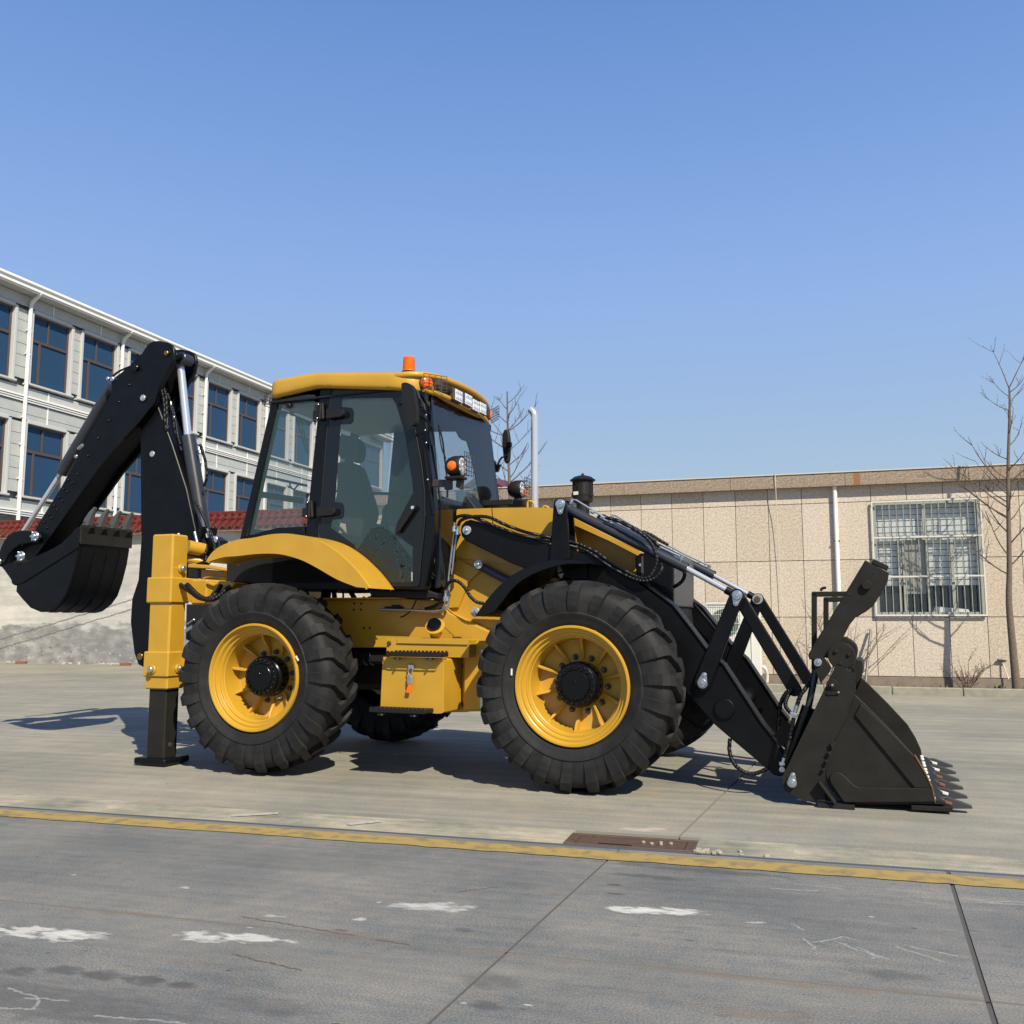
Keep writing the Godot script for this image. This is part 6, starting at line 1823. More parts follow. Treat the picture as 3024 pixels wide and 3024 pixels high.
	s.lathe(p2([0.0, 0.0, 0.05, 0.0, 0.045, 0.06, 0.03, 0.12, 0.022, 0.18, 0.0, 0.18]), Transform3D(Basis(Vector3.RIGHT, -PI * 0.5), Vector3(-0.588, 1.821, 0.32)), 20)
	s.prism(rounded([-0.654, 1.859, -0.545, 1.855, -0.528, 1.599, -0.656, 1.602], 0.02), 0.1, 0.30, 0.01)
	part("control_lever", s, mats.dark_plastic, machine)
	s = Shape.new()
	s.prism(rounded([-0.425, 1.758, -0.381, 1.768, -0.29, 1.721, -0.295, 1.644, -0.329, 1.578, -0.36, 1.59], 0.01), 0.25, 0.40, 0.01)
	part("side_trim", s, mats.trim_grey, machine)
	s = Shape.new()
	s.lathe(p2([0.165, -0.012, 0.177, 0.0, 0.165, 0.012, 0.153, 0.0, 0.165, -0.012]), Transform3D(Basis(Vector3(0, 0, 1), -0.5) * Basis(Vector3.RIGHT, PI * 0.5), Vector3(-0.28, 2.10, 0.05)), 30)
	s.tube(p3([-0.28, 2.10, 0.05, -0.16, 1.72, 0.05]), 0.03, 12)
	part("steering_wheel", s, mats.dark_plastic, machine)
	s = Shape.new()
	s.prism(rounded([-0.059, 2.175, 0, 2.175, 0.132, 2.009, -0.038, 2.009], 0.03), -0.12, 0.12, 0.02)
	part("dashboard", s, mats.dark_plastic, machine)
	s = Shape.new()
	s.prism(rounded([-0.168, 2.214, -0.127, 2.227, -0.078, 2.157, -0.069, 2.066, -0.168, 2.085], 0.03), -0.36, -0.26, 0.02)
	part("front_mirror_cover", s, mats.dark_plastic, machine)
	s = Shape.new()
	s.box(Vector3(-0.75, 1.40, 0.06), Vector3(1.40, 0.05, 1.14))
	s.box(Vector3(-1.15, 1.62, 0.06), Vector3(0.6, 0.4, 1.12))
	part("cab_floor", s, mats.deep_black, machine)
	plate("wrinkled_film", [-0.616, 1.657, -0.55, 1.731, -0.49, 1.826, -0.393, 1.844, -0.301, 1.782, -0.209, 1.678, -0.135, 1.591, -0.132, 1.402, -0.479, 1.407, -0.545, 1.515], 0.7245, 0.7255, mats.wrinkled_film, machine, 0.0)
	s = Shape.new()
	s.tube(p3([-1.593, 2.332, -0.5, -1.225, 2.294, -0.5, -0.755, 2.258, -0.5]), 0.014, 8)
	part("grab_rail", s, k, machine)
	# dark body under the cab and the inner wheel arch
	plate("cab_underbody", [-0.558, 1.366, -0.066, 1.358, 0.037, 1.329, 0.026, 1.293, -0.246, 1.3, -0.538, 1.314], -0.52, 0.62, mats.deep_black, machine, 0.01)
	plate("wheel_arch", [-1.911, 1.639, -1.592, 1.688, -1.347, 1.671, -1.026, 1.562, -0.83, 1.47, -0.552, 1.368, -1.099, 1.369, -1.446, 1.424, -1.903, 1.442], -0.52, 0.62, mats.deep_black, machine, 0.01)
	s = Shape.new()
	for b in [[560, 1700, 600, 1800], [660, 1700, 690, 1800], [740, 1700, 740, 1800], [830, 1720, 900, 1810]]: pass
	s.bar(Vector3(-1.076, 1.43, 0.3), Vector3(-1.059, 1.303, 0.3), 0.03, 0.03); s.bar(Vector3(-1.2, 1.435, 0.2), Vector3(-1.211, 1.306, 0.2), 0.08, 0.03); s.bar(Vector3(-0.982, 1.429, 0.3), Vector3(-0.978, 1.302, 0.3), 0.012, 0.012)
	s.bar(Vector3(-0.887, 1.412, 0.4), Vector3(-0.807, 1.299, 0.4), 0.03, 0.03)
	part("cab_mount", s, mats.deep_black, machine)
	# rear fender: a broad rounded shell
	var fen := spline([-1.72, 1.576, -1.697, 1.614, -1.653, 1.659, -1.595, 1.694, -1.53, 1.717, -1.414, 1.744, -1.303, 1.75, -1.113, 1.774, -0.926, 1.768, -0.717, 1.717, -0.547, 1.626, -0.404, 1.511, -0.315, 1.418, -0.267, 1.358]) + spline([-0.377, 1.367, -0.542, 1.426, -0.711, 1.511, -0.858, 1.576, -1.045, 1.622, -1.234, 1.629, -1.426, 1.617, -1.558, 1.611, -1.689, 1.582], 4)
	s = Shape.new()
	s.prism(p2(fen), 0.738, 1.10, 0.03, Transform3D(), 4)
	part("rear_fender", s, mats.yellow_paint, machine)
	s = Shape.new()
	s.prism(p2(fen), -1.20, -0.62, 0.03, Transform3D(), 4)
	part("rear_fender", s, mats.yellow_paint, machine)

func lamp_guard(s: Shape, c: Vector3, x: Vector3, y: Vector3, w: float, h: float) -> void:
	# a wire grid in the plane of x and y
	for k in 5:
		var t := (k / 4.0 - 0.5)
		s.tube(PackedVector3Array([c + x * (t * w) - y * (h * 0.5), c + x * (t * w) + y * (h * 0.5)]), 0.0028, 5)
	for k in 6:
		var t := (k / 5.0 - 0.5)
		s.tube(PackedVector3Array([c + y * (t * h) - x * (w * 0.5), c + y * (t * h) + x * (w * 0.5)]), 0.0028, 5)

func build_cab_fittings() -> void:
	var s: Shape
	# beacon
	s = Shape.new()
	var up := func(p: Vector3) -> Transform3D: return Transform3D(Basis(Vector3.RIGHT, -PI * 0.5), p)
	s.lathe(p2([0.0, 0.0, 0.062, 0.0, 0.062, 0.055, 0.055, 0.06, 0.0, 0.062]), up.call(Vector3(-0.40, 3.095, 0.30)), 32)
	var b := part("beacon", s, mats.deep_black, machine)
	s = Shape.new()
	var prof := [0.0, 0.0, 0.054, 0.0]
	for k in 10:
		prof.append_array([0.0535 - 0.0006 * k, 0.004 + k * 0.0105, 0.0500 - 0.0006 * k, 0.009 + k * 0.0105])
	prof.append_array([0.047, 0.112, 0.040, 0.119, 0.0, 0.121])
	s.lathe(p2(prof), up.call(Vector3(-0.40, 3.157, 0.30)), 36)
	part("lens", s, mats.orange_plastic, b)
	# roof lights along the front
	# a brow of the roof shell hangs over the recess in which the lights sit
	s = Shape.new()
	s.tube(curve([-0.42, 3.0, 0.70, -0.26, 2.990, 0.765, -0.12, 2.995, 0.735, -0.035, 3.004, 0.61, 0.012, 3.012, 0.40, 0.028, 3.020, 0.07, 0.015, 3.016, -0.2, -0.03, 3.008, -0.44, -0.12, 2.995, -0.60]), 0.027, 14)
	s.tube(curve([-0.06, 2.878, 0.70, 0.0, 2.874, 0.50, 0.020, 2.872, 0.07, 0.005, 2.872, -0.25, -0.06, 2.874, -0.54]), 0.022, 12)
	part("roof_brow", s, mats.yellow_paint, machine)
	s = Shape.new()
	s.tube(curve([-0.035, 2.935, 0.55, 0.0, 2.935, 0.42, 0.018, 2.935, 0.07, 0.0, 2.935, -0.25, -0.05, 2.935, -0.48]), 0.036, 10)
	part("light_recess", s, mats.deep_black, machine)
	for c in [Vector3(0.05, 2.905, 0.325), Vector3(0.05, 2.913, 0.135), Vector3(0.04, 2.905, -0.037), Vector3(0.03, 2.918, -0.207)]:
		s = Shape.new()
		var x: float = c.x - 0.02
		var z: float = c.z
		var y: float = c.y
		s.box(Vector3(x + 0.002, y, z), Vector3(0.06, 0.105, 0.15), Basis(), 0.012)
		var l := part("work_light", s, mats.iron, machine)
		s = Shape.new()
		s.box(Vector3(x + 0.034, y, z), Vector3(0.006, 0.090, 0.134), Basis(), 0.002)
		part("lens", s, mats.led_lens, l)
		s = Shape.new()
		for r in 2:
			for q in 4: s.can(Vector3(x + 0.037, y + (r - 0.5) * 0.045, z + (q - 1.5) * 0.031), Vector3(1, 0, 0), 0.0125, 0.004, 12, 0.001)
		part("reflector", s, mats.chrome, l)
	for e in [[Vector3(-0.05, 2.935, 0.676), 0.62, 1.0], [Vector3(-0.09, 2.955, -0.615), -0.75, -1.0]]:
		s = Shape.new()
		var d := Vector3(cos(e[1]), 0, sin(e[1]))
		var c: Vector3 = e[0]
		s.can(c - d * 0.02, d, 0.056, 0.03, 28, 0.008)
		var l := part("indicator", s, mats.iron, machine)
		s = Shape.new()
		s.lathe(p2([0.050, 0.0, 0.046, 0.016, 0.030, 0.026, 0.0, 0.030]), Transform3D(Basis(Vector3.UP.cross(d), Vector3.UP, d), c + d * 0.008), 28)
		part("lens", s, mats.amber_core, l)
		s = Shape.new()
		var side := Vector3.UP.cross(d)
		lamp_guard(s, c + d * 0.055 + side * 0.05 * e[2], side, Vector3.UP, 0.20, 0.12)
		part("guard", s, mats.iron, l)
	for z in [Vector3(0, 2.922, 0.537).z, -0.42]:
		s = Shape.new()
		var x := 0.0 if z > 0.0 else -0.01
		s.lathe(p2([0.054, -0.03, 0.054, 0.0, 0.052, 0.012, 0.040, 0.020, 0.0, 0.022]), Transform3D(Basis(Vector3.UP, PI * 0.5), Vector3(x - 0.005, 2.945, z)), 28)
		part("head_light", s, mats.iron, machine)
	s = Shape.new()
	s.box(Vector3(-1.475, 2.99, 0.58), Vector3(0.03, 0.09, 0.12), Basis(), 0.012)
	var rl := part("rear_light", s, mats.red_lens, machine)
	s = Shape.new()
	lamp_guard(s, Vector3(-1.55, 2.96, 0.58), Vector3(0, 0, 1), Vector3.UP, 0.16, 0.14)
	for q in [0.66, 0.5]: s.tube(p3([-1.55, 2.90, q, -1.46, 2.90, q]), 0.003, 5)
	part("guard", s, mats.iron, rl)
	# mirrors
	s = Shape.new()
	s.prism(rounded([-0.107, 2.87, -0.078, 2.875, -0.041, 2.865, -0.01, 2.825, 0.021, 2.672, 0.018, 2.563, -0.021, 2.542, -0.052, 2.56, -0.074, 2.617, -0.102, 2.754], 0.03), 0.91, 0.97, 0.022, Transform3D(), 3)
	var mr := part("mirror", s, mats.dark_plastic, machine, "near black mirror")
	s = Shape.new()
	s.box(Vector3(-0.007, 2.725, 0.88), Vector3(0.06, 0.058, 0.05), Basis(), 0.008)
	s.tube(curve([-0.025, 2.69, 0.86, -0.019, 2.654, 0.84, -0.003, 2.634, 0.8, 0.016, 2.605, 0.77, 0.019, 2.567, 0.76, 0.01, 2.529, 0.75]), 0.0105, 10)
	s.tube(curve([-0.04, 2.704, 0.8, -0.024, 2.704, 0.76, -0.011, 2.667, 0.74]), 0.010, 8)
	s.prism(rounded([-0.018, 2.541, 0.019, 2.535, 0.038, 2.434, -0.007, 2.455], 0.006), 0.72, 0.75, 0.006)
	s.bar(Vector3(-0.068, 2.848, 0.8), Vector3(-0.041, 2.771, 0.8), 0.03, 0.03, Vector3(0, 0, 1), 0.008)
	part("mirror_arm", s, mats.black_gloss, mr)
	s = Shape.new()
	for c in [Vector3(-0.013, 2.55, 0.755), Vector3(-0.007, 2.667, 0.755), Vector3(0, 2.453, 0.76), Vector3(0, 2.178, 0.73)]: bolt(s, c, Vector3(0, 0, 1), 0.007, 0.01)
	part("bolt", s, mats.zinc, mr)
	s = Shape.new()
	s.prism(rounded([-0.097, 2.857, -0.073, 2.901, -0.035, 2.889, -0.019, 2.794, -0.021, 2.645, -0.029, 2.588, -0.061, 2.569, -0.081, 2.598, -0.1, 2.75], 0.03), -1.03, -0.98, 0.018, Transform3D(), 3)
	mr = part("mirror", s, mats.dark_plastic, machine, "far black mirror")
	s = Shape.new()
	s.tube(curve([-0.16, 2.763, -0.62, -0.144, 2.756, -0.72, -0.139, 2.725, -0.8, -0.132, 2.655, -0.82, -0.125, 2.574, -0.82]), 0.014, 10)
	s.tube(p3([-0.127, 2.59, -0.82, -0.108, 2.476, -0.82, -0.066, 2.192, -0.82]), 0.0125, 10)
	s.prism(rounded([-0.134, 2.579, -0.106, 2.581, -0.074, 2.525, -0.039, 2.539, -0.065, 2.47, -0.112, 2.465], 0.006), -0.83, -0.80, 0.005)
	s.tube(curve([-0.094, 2.525, -0.86, -0.089, 2.584, -0.9, -0.075, 2.626, -0.94, -0.039, 2.644, -0.96, -0.024, 2.676, -0.96]), 0.010, 8)
	s.box(Vector3(-0.017, 2.74, -0.955), Vector3(0.055, 0.05, 0.04), Basis(), 0.006)
	part("mirror_arm", s, mats.black_gloss, mr)
	s = Shape.new()
	for c in [Vector3(-0.115, 2.57, -0.79), Vector3(-0.097, 2.47, -0.79)]: bolt(s, c, Vector3(0, 0, 1), 0.010, 0.01)
	part("bolt", s, mats.zinc, mr)
	s = Shape.new()
	s.prism(rounded([-0.153, 2.762, -0.126, 2.727, -0.1, 2.615, -0.125, 2.507, -0.142, 2.555, -0.159, 2.658], 0.02), -0.52, -0.49, 0.008)
	s.tube(p3([-0.107, 2.686, -0.5, -0.129, 2.539, -0.5, -0.1, 2.399, -0.52, -0.061, 2.149, -0.52]), 0.012, 8)
	part("inner_mirror", s, mats.dark_plastic, machine)
	# round lamps on brackets, near and far
	for e in [[Vector3(0.213, 2.247, 0.82), 0.078, 0.12, 0], [Vector3(0.131, 2.271, -0.62), 0.078, 0.12, 1]]:
		var c: Vector3 = e[0]
		var r: float = e[1]
		s = Shape.new()
		var f := Transform3D(Basis(Vector3(0, 0, -1), Vector3.UP, Vector3(1, 0, 0)), c)
		s.lathe(p2([0.0, -0.01, r * 0.6, -0.01, r * 0.85, 0.012, r, 0.05, r, 0.11, r * 0.93, 0.118, r * 0.9, 0.108, 0.0, 0.106]), f, 36)
		if e[3] == 0: s.box(c + Vector3(0.06, -r - 0.008, 0), Vector3(0.13, 0.02, 0.12), Basis(), 0.005)
		var l := part("head_lamp", s, mats.dark_plastic, machine)
		s = Shape.new()
		s.lathe(p2([r * 0.9, 0.107, r * 0.6, 0.114, 0.0, 0.118]), f, 32)
		part("lens", s, mats.led_lens, l)
		s = Shape.new()
		for q in 9:
			var a := TAU * q / 8.0
			var o := Vector3(0, cos(a), sin(a)) * r * 0.58 if q < 8 else Vector3.ZERO
			s.can(c + Vector3(0.114, 0, 0) + o, Vector3(1, 0, 0), r * 0.2, 0.006, 12, 0.001)
		part("reflector", s, mats.chrome, l)
		s = Shape.new()
		lamp_guard(s, c + Vector3(0.165, 0.01, 0), Vector3(0, 0, 1), Vector3.UP, r * 2.1, r * 2.1)
		for q in [-1.0, 1.0]: s.tube(PackedVector3Array([c + Vector3(0.1, q * r * 0.9, 0), c + Vector3(0.165, q * r * 0.95, 0)]), 0.003, 5)
		part("guard", s, mats.iron, l)
		s = Shape.new()
		if e[3] == 0:
			s.lathe(p2([0.036, 0.0, 0.033, 0.012, 0.020, 0.020, 0.0, 0.023]), Transform3D(Basis(), c + Vector3(0.062, -0.005, r * 0.96)), 24)
		else:
			s.box(c + Vector3(0.15, -0.04, 0.03), Vector3(0.03, 0.06, 0.03), Basis(), 0.01)
		part("indicator_lens", s, mats.amber_core, l)
	s = Shape.new()
	s.bar(Vector3(0.05, 2.146, 0.74), Vector3(0.17, 2.134, 0.78), 0.055, 0.03, Vector3(0, 0, 1), 0.006)
	s.box(Vector3(0.205, 2.119, 0.8), Vector3(0.055, 0.075, 0.04), Basis(), 0.005)
	s.tube(p3([0.19, 2.153, 0.8, 0.219, 2.112, 0.8, 0.198, 2.087, 0.8]), 0.010, 6)
	s.prism(p2([0.265, 2.152, 0.321, 2.149, 0.314, 2.081, 0.304, 2.079, 0.261, 2.1]), 0.77, 0.80, 0.004)
	part("lamp_bracket", s, mats.iron, machine)
	s = Shape.new()
	s.box(Vector3(0.2, 2.146, -0.62), Vector3(0.06, 0.10, 0.05), Basis(), 0.004)
	part("lamp_bracket", s, mats.iron, machine)

func build_stabiliser(z: float, near: bool) -> void:
	# a box-section leg that slides through collars on the swing frame
	var y: Material = mats.yellow_paint
	var cx := -2.235
	var s := Shape.new()
	var zc := z
	s.box(Vector3(cx, 1.235, zc), Vector3(0.215, 1.17, 0.185), Basis(), 0.014)
	var leg := part("stabiliser", s, y, machine)
	s = Shape.new()
	s.box(Vector3(cx, 1.37, zc), Vector3(0.250, 0.205, 0.225), Basis(), 0.010)
	part("collar", s, y, leg)
	s = Shape.new()
	s.box(Vector3(cx, 0.785, zc), Vector3(0.250, 0.20, 0.225), Basis(), 0.010)
	part("collar", s, y, leg)
	s = Shape.new()
	s.box(Vector3(cx, 0.64, zc), Vector3(0.225, 0.10, 0.195), Basis(), 0.010)
	part("sleeve", s, y, leg)
	s = Shape.new()
	s.box(Vector3(cx, 0.33, zc), Vector3(0.175, 0.56, 0.150), Basis(), 0.010)
	part("inner_leg", s, mats.bucket_paint, leg)
	s = Shape.new()
	s.box(Vector3(cx + 0.005, 0.036, zc), Vector3(0.31, 0.052, 0.29), Basis(), 0.012)
	part("foot_pad", s, mats.black_paint, leg)
	s = Shape.new()
	s.can(Vector3(cx + 0.088, 0.155, zc + 0.01), Vector3(1, 0, 0), 0.020, 0.006, 20, 0.002)
	part("pad_pin", s, mats.iron, leg)
	for c in [[Vector3(cx + 0.125, 0.75, zc), Vector3(1, 0, 0)], [Vector3(cx - 0.025, 0.745, zc + 0.1125), Vector3(0, 0, 1)], [Vector3(cx + 0.1075, 1.545, zc - 0.01), Vector3(1, 0, 0)]]:
		s = Shape.new()
		s.can(c[0], c[1], 0.036, 0.014, 24, 0.004)
		var bs := part("bolt_boss", s, y, leg)
		s = Shape.new()
		bolt(s, c[0] + c[1] * 0.014, c[1], 0.027, 0.028)
		part("bolt", s, mats.zinc, bs)
	s = Shape.new()
	bolt(s, Vector3(cx + 0.08, 1.82, zc), Vector3(0, 1, 0), 0.01, 0.012)
	part("top_bolt", s, mats.sticker_white, leg)
	s = Shape.new()
	s.prism(p2([cx + 0.10, 0.86, cx + 0.15, 0.86, cx + 0.20, 0.80, cx + 0.17, 0.72, cx + 0.17, 0.66, cx + 0.10, 0.66]), zc - 0.08, zc - 0.05, 0.003)
	part("lug", s, y, leg)

func build_backhoe() -> void:
	var y: Material = mats.yellow_paint
	var k: Material = mats.black_paint
	build_stabiliser(0.915, true)
	build_stabiliser(-0.99, false)
	var s := Shape.new()
	# transverse frame behind the rear wheels and the tubes of the swing frame
	plate("swing_frame", [-2.148, 1.473, -1.728, 1.437, -1.673, 1.424, -1.751, 1.336, -1.899, 1.258, -2.096, 1.274, -2.146, 1.289], 0.62, 0.80, y, machine, 0.006)
	s.box(Vector3(-2.02, 1.36, -0.04), Vector3(0.16, 0.20, 1.7), Basis(), 0.012)
	s.box(Vector3(-2.02, 0.76, -0.04), Vector3(0.16, 0.18, 1.7), Basis(), 0.012)
	part("cross_beam", s, y, machine)
	s = Shape.new()
	s.tube(p3([-2.372, 1.755, 0.55, -2.301, 1.732, 0.42]), 0.058, 22)
	s.tube(p3([-2.409, 1.651, 0.5, -2.315, 1.635, 0.42]), 0.03, 16)
	part("frame_tube", s, y, machine)
	plate("frame_rail", [-2.408, 1.612, -2.218, 1.6, -1.954, 1.549, -1.96, 1.534, -2.179, 1.565, -2.406, 1.579], 0.40, 0.50, y, machine, 0.006)
	plate("valve_housing", [-2.662, 1.593, -2.204, 1.559, -2.201, 1.473, -2.658, 1.511], 0.05, 0.20, mats.deep_black, machine, 0.005)
	plate("frame_web", [-2.344, 1.57, -2.039, 1.546, -2.043, 1.457, -2.347, 1.486], 0.30, 0.40, y, machine, 0.005)
	s = Shape.new()
	s.tube(curve([-2.284, 1.484, 0.44, -2.255, 1.494, 0.44, -2.218, 1.5, 0.44, -2.13, 1.494, 0.44, -2.012, 1.479, 0.44]), 0.010, 8)
	part("hydraulic_pipe", s, y, machine)
	s = Shape.new()
	s.box(Vector3(-1.879, 1.417, 0.8), Vector3(0.12, 0.02, 0.05), Basis(Vector3(0, 0, 1), -0.3), 0.004)
	part("frame_gusset", s, y, machine)
	s = Shape.new()
	s.box(Vector3(-1.82, 1.02, 0.1), Vector3(0.24, 0.55, 0.9), Basis(), 0.03)
	s.box(Vector3(-1.9, 1.45, 0.1), Vector3(0.2, 0.3, 0.6), Basis(), 0.03)
	part("valve_bank", s, mats.deep_black, machine)
	plate("valve_cover", [-2.539, 1.27, -2.245, 1.268, -2.281, 1.07, -2.412, 0.997, -2.439, 0.937, -2.532, 0.966], 0.0, 0.35, mats.deep_black, machine, 0.01)
	s = Shape.new()
	s.box(Vector3(-2.458, 1.058, 0.38), Vector3(0.10, 0.035, 0.04), Basis(Vector3(0, 0, 1), 0.5), 0.006)
	s.box(Vector3(-2.446, 1.118, 0.38), Vector3(0.09, 0.012, 0.03), Basis(Vector3(0, 0, 1), 0.5), 0.004)
	part("valve_body", s, mats.zinc, machine)
	# boom: folded upright, a tapering box
	s = Shape.new()
	s.prism(p2([-3.367, 3.225, -3.304, 3.314, -3.168, 3.275, -3.098, 3.148, -2.893, 2.735, -2.712, 2.321, -2.578, 1.892, -2.522, 1.968, -2.57, 1.667, -2.809, 1.419, -2.968, 1.118, -3.007, 0.816, -3.058, 0.718, -3.122, 0.711, -3.179, 0.732, -3.234, 0.838, -3.292, 1.117, -3.288, 1.322, -3.224, 1.501, -3.21, 1.915, -3.217, 1.913, -3.253, 2.481, -3.285, 2.976]), -0.02, 0.20, 0.006)
	var bm := part("boom", s, k, machine)
	s = Shape.new()
	s.can(Vector3(-3.121, 2.665, 0.2), Vector3(0, 0, 1), 0.028, 0.010, 28, 0.003)
	part("boom_stop", s, mats.washer_grey, bm)
	s = Shape.new()
	s.can(Vector3(-3.158, 0.804, 0.2), Vector3(0, 0, 1), 0.032, 0.010, 28, 0.003)
	part("boom_pin", s, mats.brass, bm)
	plate("boom_far_plate", [-3.23, 3.202, -3.114, 3.247, -2.963, 2.907, -2.789, 2.359, -2.639, 1.916, -2.752, 1.92, -2.993, 2.504], -0.10, -0.07, k, machine, 0.003)
	# dipper: the box that slopes down to the digging bucket
	s = Shape.new()
	var dip := [-3.203, 3.681, -3.168, 3.711, -3.122, 3.726, -3.047, 3.723, -2.947, 3.696, -2.902, 3.672, -2.871, 3.632, -2.863, 3.551, -2.879, 3.473, -3.015, 3.273, -3.053, 3.138, -3.228, 2.959, -3.412, 2.82, -3.71, 2.552, -4.25, 1.944, -4.363, 1.826, -4.429, 1.754, -4.498, 1.701, -4.675, 1.74, -4.689, 1.795, -4.523, 1.899, -4.45, 2.019, -4.385, 2.112, -4.172, 2.389, -3.964, 2.703, -3.585, 3.285, -3.61, 3.397, -3.428, 3.495, -3.328, 3.518]
	s.prism(p2([-3.294, 3.618, -3.245, 3.64, -3.158, 3.59, -3.14, 3.399, -3.187, 3.202, -3.282, 2.972, -3.45, 2.838, -3.741, 2.572, -4.281, 1.945, -4.396, 1.834, -4.463, 1.76, -4.532, 1.711, -4.701, 1.748, -4.714, 1.796, -4.547, 1.901, -4.48, 2.02, -4.414, 2.113, -4.194, 2.394, -3.985, 2.709, -3.605, 3.289, -3.622, 3.4, -3.448, 3.497]), -0.045, 0.235, 0.0)
	var dp := part("dipper", s, k, machine)
	for z in [[0.23, 0.26], [-0.07, -0.04]]:
		s = Shape.new()
		s.prism(p2(dip), z[0], z[1], 0.004)
		part("side_plate", s, k, dp)
	plate("dipper_tip", [-4.845, 1.767, -4.774, 1.82, -4.594, 1.877, -4.445, 1.845, -4.509, 1.738, -4.71, 1.715, -4.844, 1.643, -4.894, 1.685], 0.0, 0.24, k, machine, 0.005)
	s = Shape.new()
	s.prism(p2(band([-2.864, 3.511, -3.014, 3.267, -3.053, 3.138, -3.228, 2.959, -3.412, 2.82], -0.010)), 0.22, 0.275, 0.002)
	part("welded_edge", s, k, dp)
	for c in [Vector3(-2.953, 3.594, 0.26), Vector3(-3.205, 3.191, 0.26)]:
		s = Shape.new()
		s.can(c, Vector3(0, 0, 1), 0.045, 0.004, 32, 0.001)
		part("boss", s, k, dp)
	s = Shape.new()
	s.can(Vector3(-2.95, 3.592, 0.264), Vector3(0, 0, 1), 0.024, 0.012, 24, 0.004)
	part("dipper_pin", s, mats.brass, dp)
	s = Shape.new()
	s.can(Vector3(-3.201, 3.189, 0.264), Vector3(0, 0, 1), 0.030, 0.012, 28, 0.004)
	bolt(s, Vector3(-3.19, 3.186, 0.276), Vector3(0, 0, 1), 0.010, 0.006)
	part("dipper_pin", s, mats.washer_grey, dp)
	s = Shape.new()
	for c in [Vector3(-3.375, 3.331, 0.26), Vector3(-3.493, 3.176, 0.26), Vector3(-3.606, 3.009, 0.26), Vector3(-3.729, 2.847, 0.26), Vector3(-3.844, 2.684, 0.26), Vector3(-3.963, 2.513, 0.26), Vector3(-4.074, 2.465, 0.26), Vector3(-4.023, 2.435, 0.26), Vector3(-4.127, 2.38, 0.26), Vector3(-4.08, 2.354, 0.26), Vector3(-4.18, 2.305, 0.26), Vector3(-4.134, 2.265, 0.26), Vector3(-4.235, 2.226, 0.26), Vector3(-4.196, 2.184, 0.26), Vector3(-4.293, 2.147, 0.26), Vector3(-4.258, 2.105, 0.26), Vector3(-4.353, 2.071, 0.26), Vector3(-4.309, 2.015, 0.26)]:
		s.can(c, Vector3(0, 0, 1), 0.012, 0.012, 14, 0.004)
	part("threaded_boss", s, mats.black_gloss, dp)
	s = Shape.new()
	s.can(Vector3(-3.295, 3.485, 0.26), Vector3(0, 0, 1), 0.03, 0.03, 20, 0.006)
	s.can(Vector3(-3.348, 3.631, 0.2), Vector3(0, 0, 1), 0.012, 0.04, 14, 0.004)
	part("hose_port", s, mats.black_gloss, dp)
	# cylinder that lies along the dipper's back and works the digging bucket
	s = Shape.new()
	s.tube(p3([-3.729, 3.405, 0.1, -4.339, 2.569, 0.1]), 0.058, 24)
	var bc := part("bucket_cylinder", s, mats.cylinder_grey, machine)
	s = Shape.new()
	s.tube(p3([-4.356, 2.559, 0.1, -4.797, 2.012, 0.1]), 0.024, 18)
	part("rod", s, mats.chrome, bc)
	s = Shape.new()
	s.tube(curve([-3.437, 3.466, 0.24, -3.621, 3.229, 0.22, -3.781, 3.024, 0.22, -3.942, 2.804, 0.22]), 0.0075, 7)
	s.tube(curve([-3.638, 3.415, 0.25, -3.522, 3.479, 0.25, -3.387, 3.513, 0.25]), 0.010, 8)
	part("steel_line", s, mats.hose, bc)
	s = Shape.new()
	s.can(Vector3(-3.582, 3.407, 0.25), Vector3(0, 0, 1), 0.024, 0.03, 20, 0.005)
	s.can(Vector3(-3.665, 3.425, 0.22), Vector3(0, 0, 1), 0.018, 0.03, 16, 0.004)
	s.tube(p3([-4.063, 2.786, 0.17, -3.981, 2.81, 0.2]), 0.016, 10)
	s.can(Vector3(-4.099, 2.712, 0.16), Vector3(0.3, -0.2, 1), 0.018, 0.008, 16, 0.003)
	part("fitting", s, mats.zinc, bc)
	# dipper cylinder: bright rod above, dark body below
	s = Shape.new()
	s.tube(p3([-2.82, 2.831, 0.08, -2.668, 2.217, 0.08, -2.588, 1.879, 0.08]), 0.068, 28)
	s.tube(p3([-2.603, 1.93, 0.08, -2.567, 1.846, 0.08]), 0.076, 24)
	var dc := part("dipper_cylinder", s, mats.cylinder_grey, machine)
	s = Shape.new()
	s.tube(p3([-2.947, 3.533, 0.08, -2.821, 2.824, 0.08]), 0.036, 22)
	part("rod", s, mats.chrome, dc)
	s = Shape.new()
	s.can(Vector3(-2.897, 3.573, 0.14), Vector3(0, 0, -1), 0.058, 0.13, 28, 0.006)
	s.tube(p3([-2.951, 3.588, 0.08, -2.945, 3.533, 0.08]), 0.040, 18)
	part("rod_eye", s, mats.cylinder_grey, dc)
	s = Shape.new()
	s.can(Vector3(-2.901, 3.579, 0.22), Vector3(0, 0, -1), 0.034, 0.30, 24, 0.004)
	part("cross_pin", s, k, dc)
	s = Shape.new()
	s.can(Vector3(-2.671, 2.737, 0.12), Vector3(1, 0.2, 0.2), 0.014, 0.03, 8)
	s.tube(p3([-2.657, 2.7, 0.12, -2.639, 2.653, 0.12]), 0.016, 10)
	s.tube(p3([-2.642, 2.709, 0.1, -2.627, 2.643, 0.1]), 0.012, 10)
	part("fitting", s, mats.zinc, dc)
	s = Shape.new()
	s.can(Vector3(-2.401, 1.847, 0.16), Vector3(0, 0, 1), 0.034, 0.02, 24, 0.005)
	part("cylinder_pin", s, mats.zinc, dc)
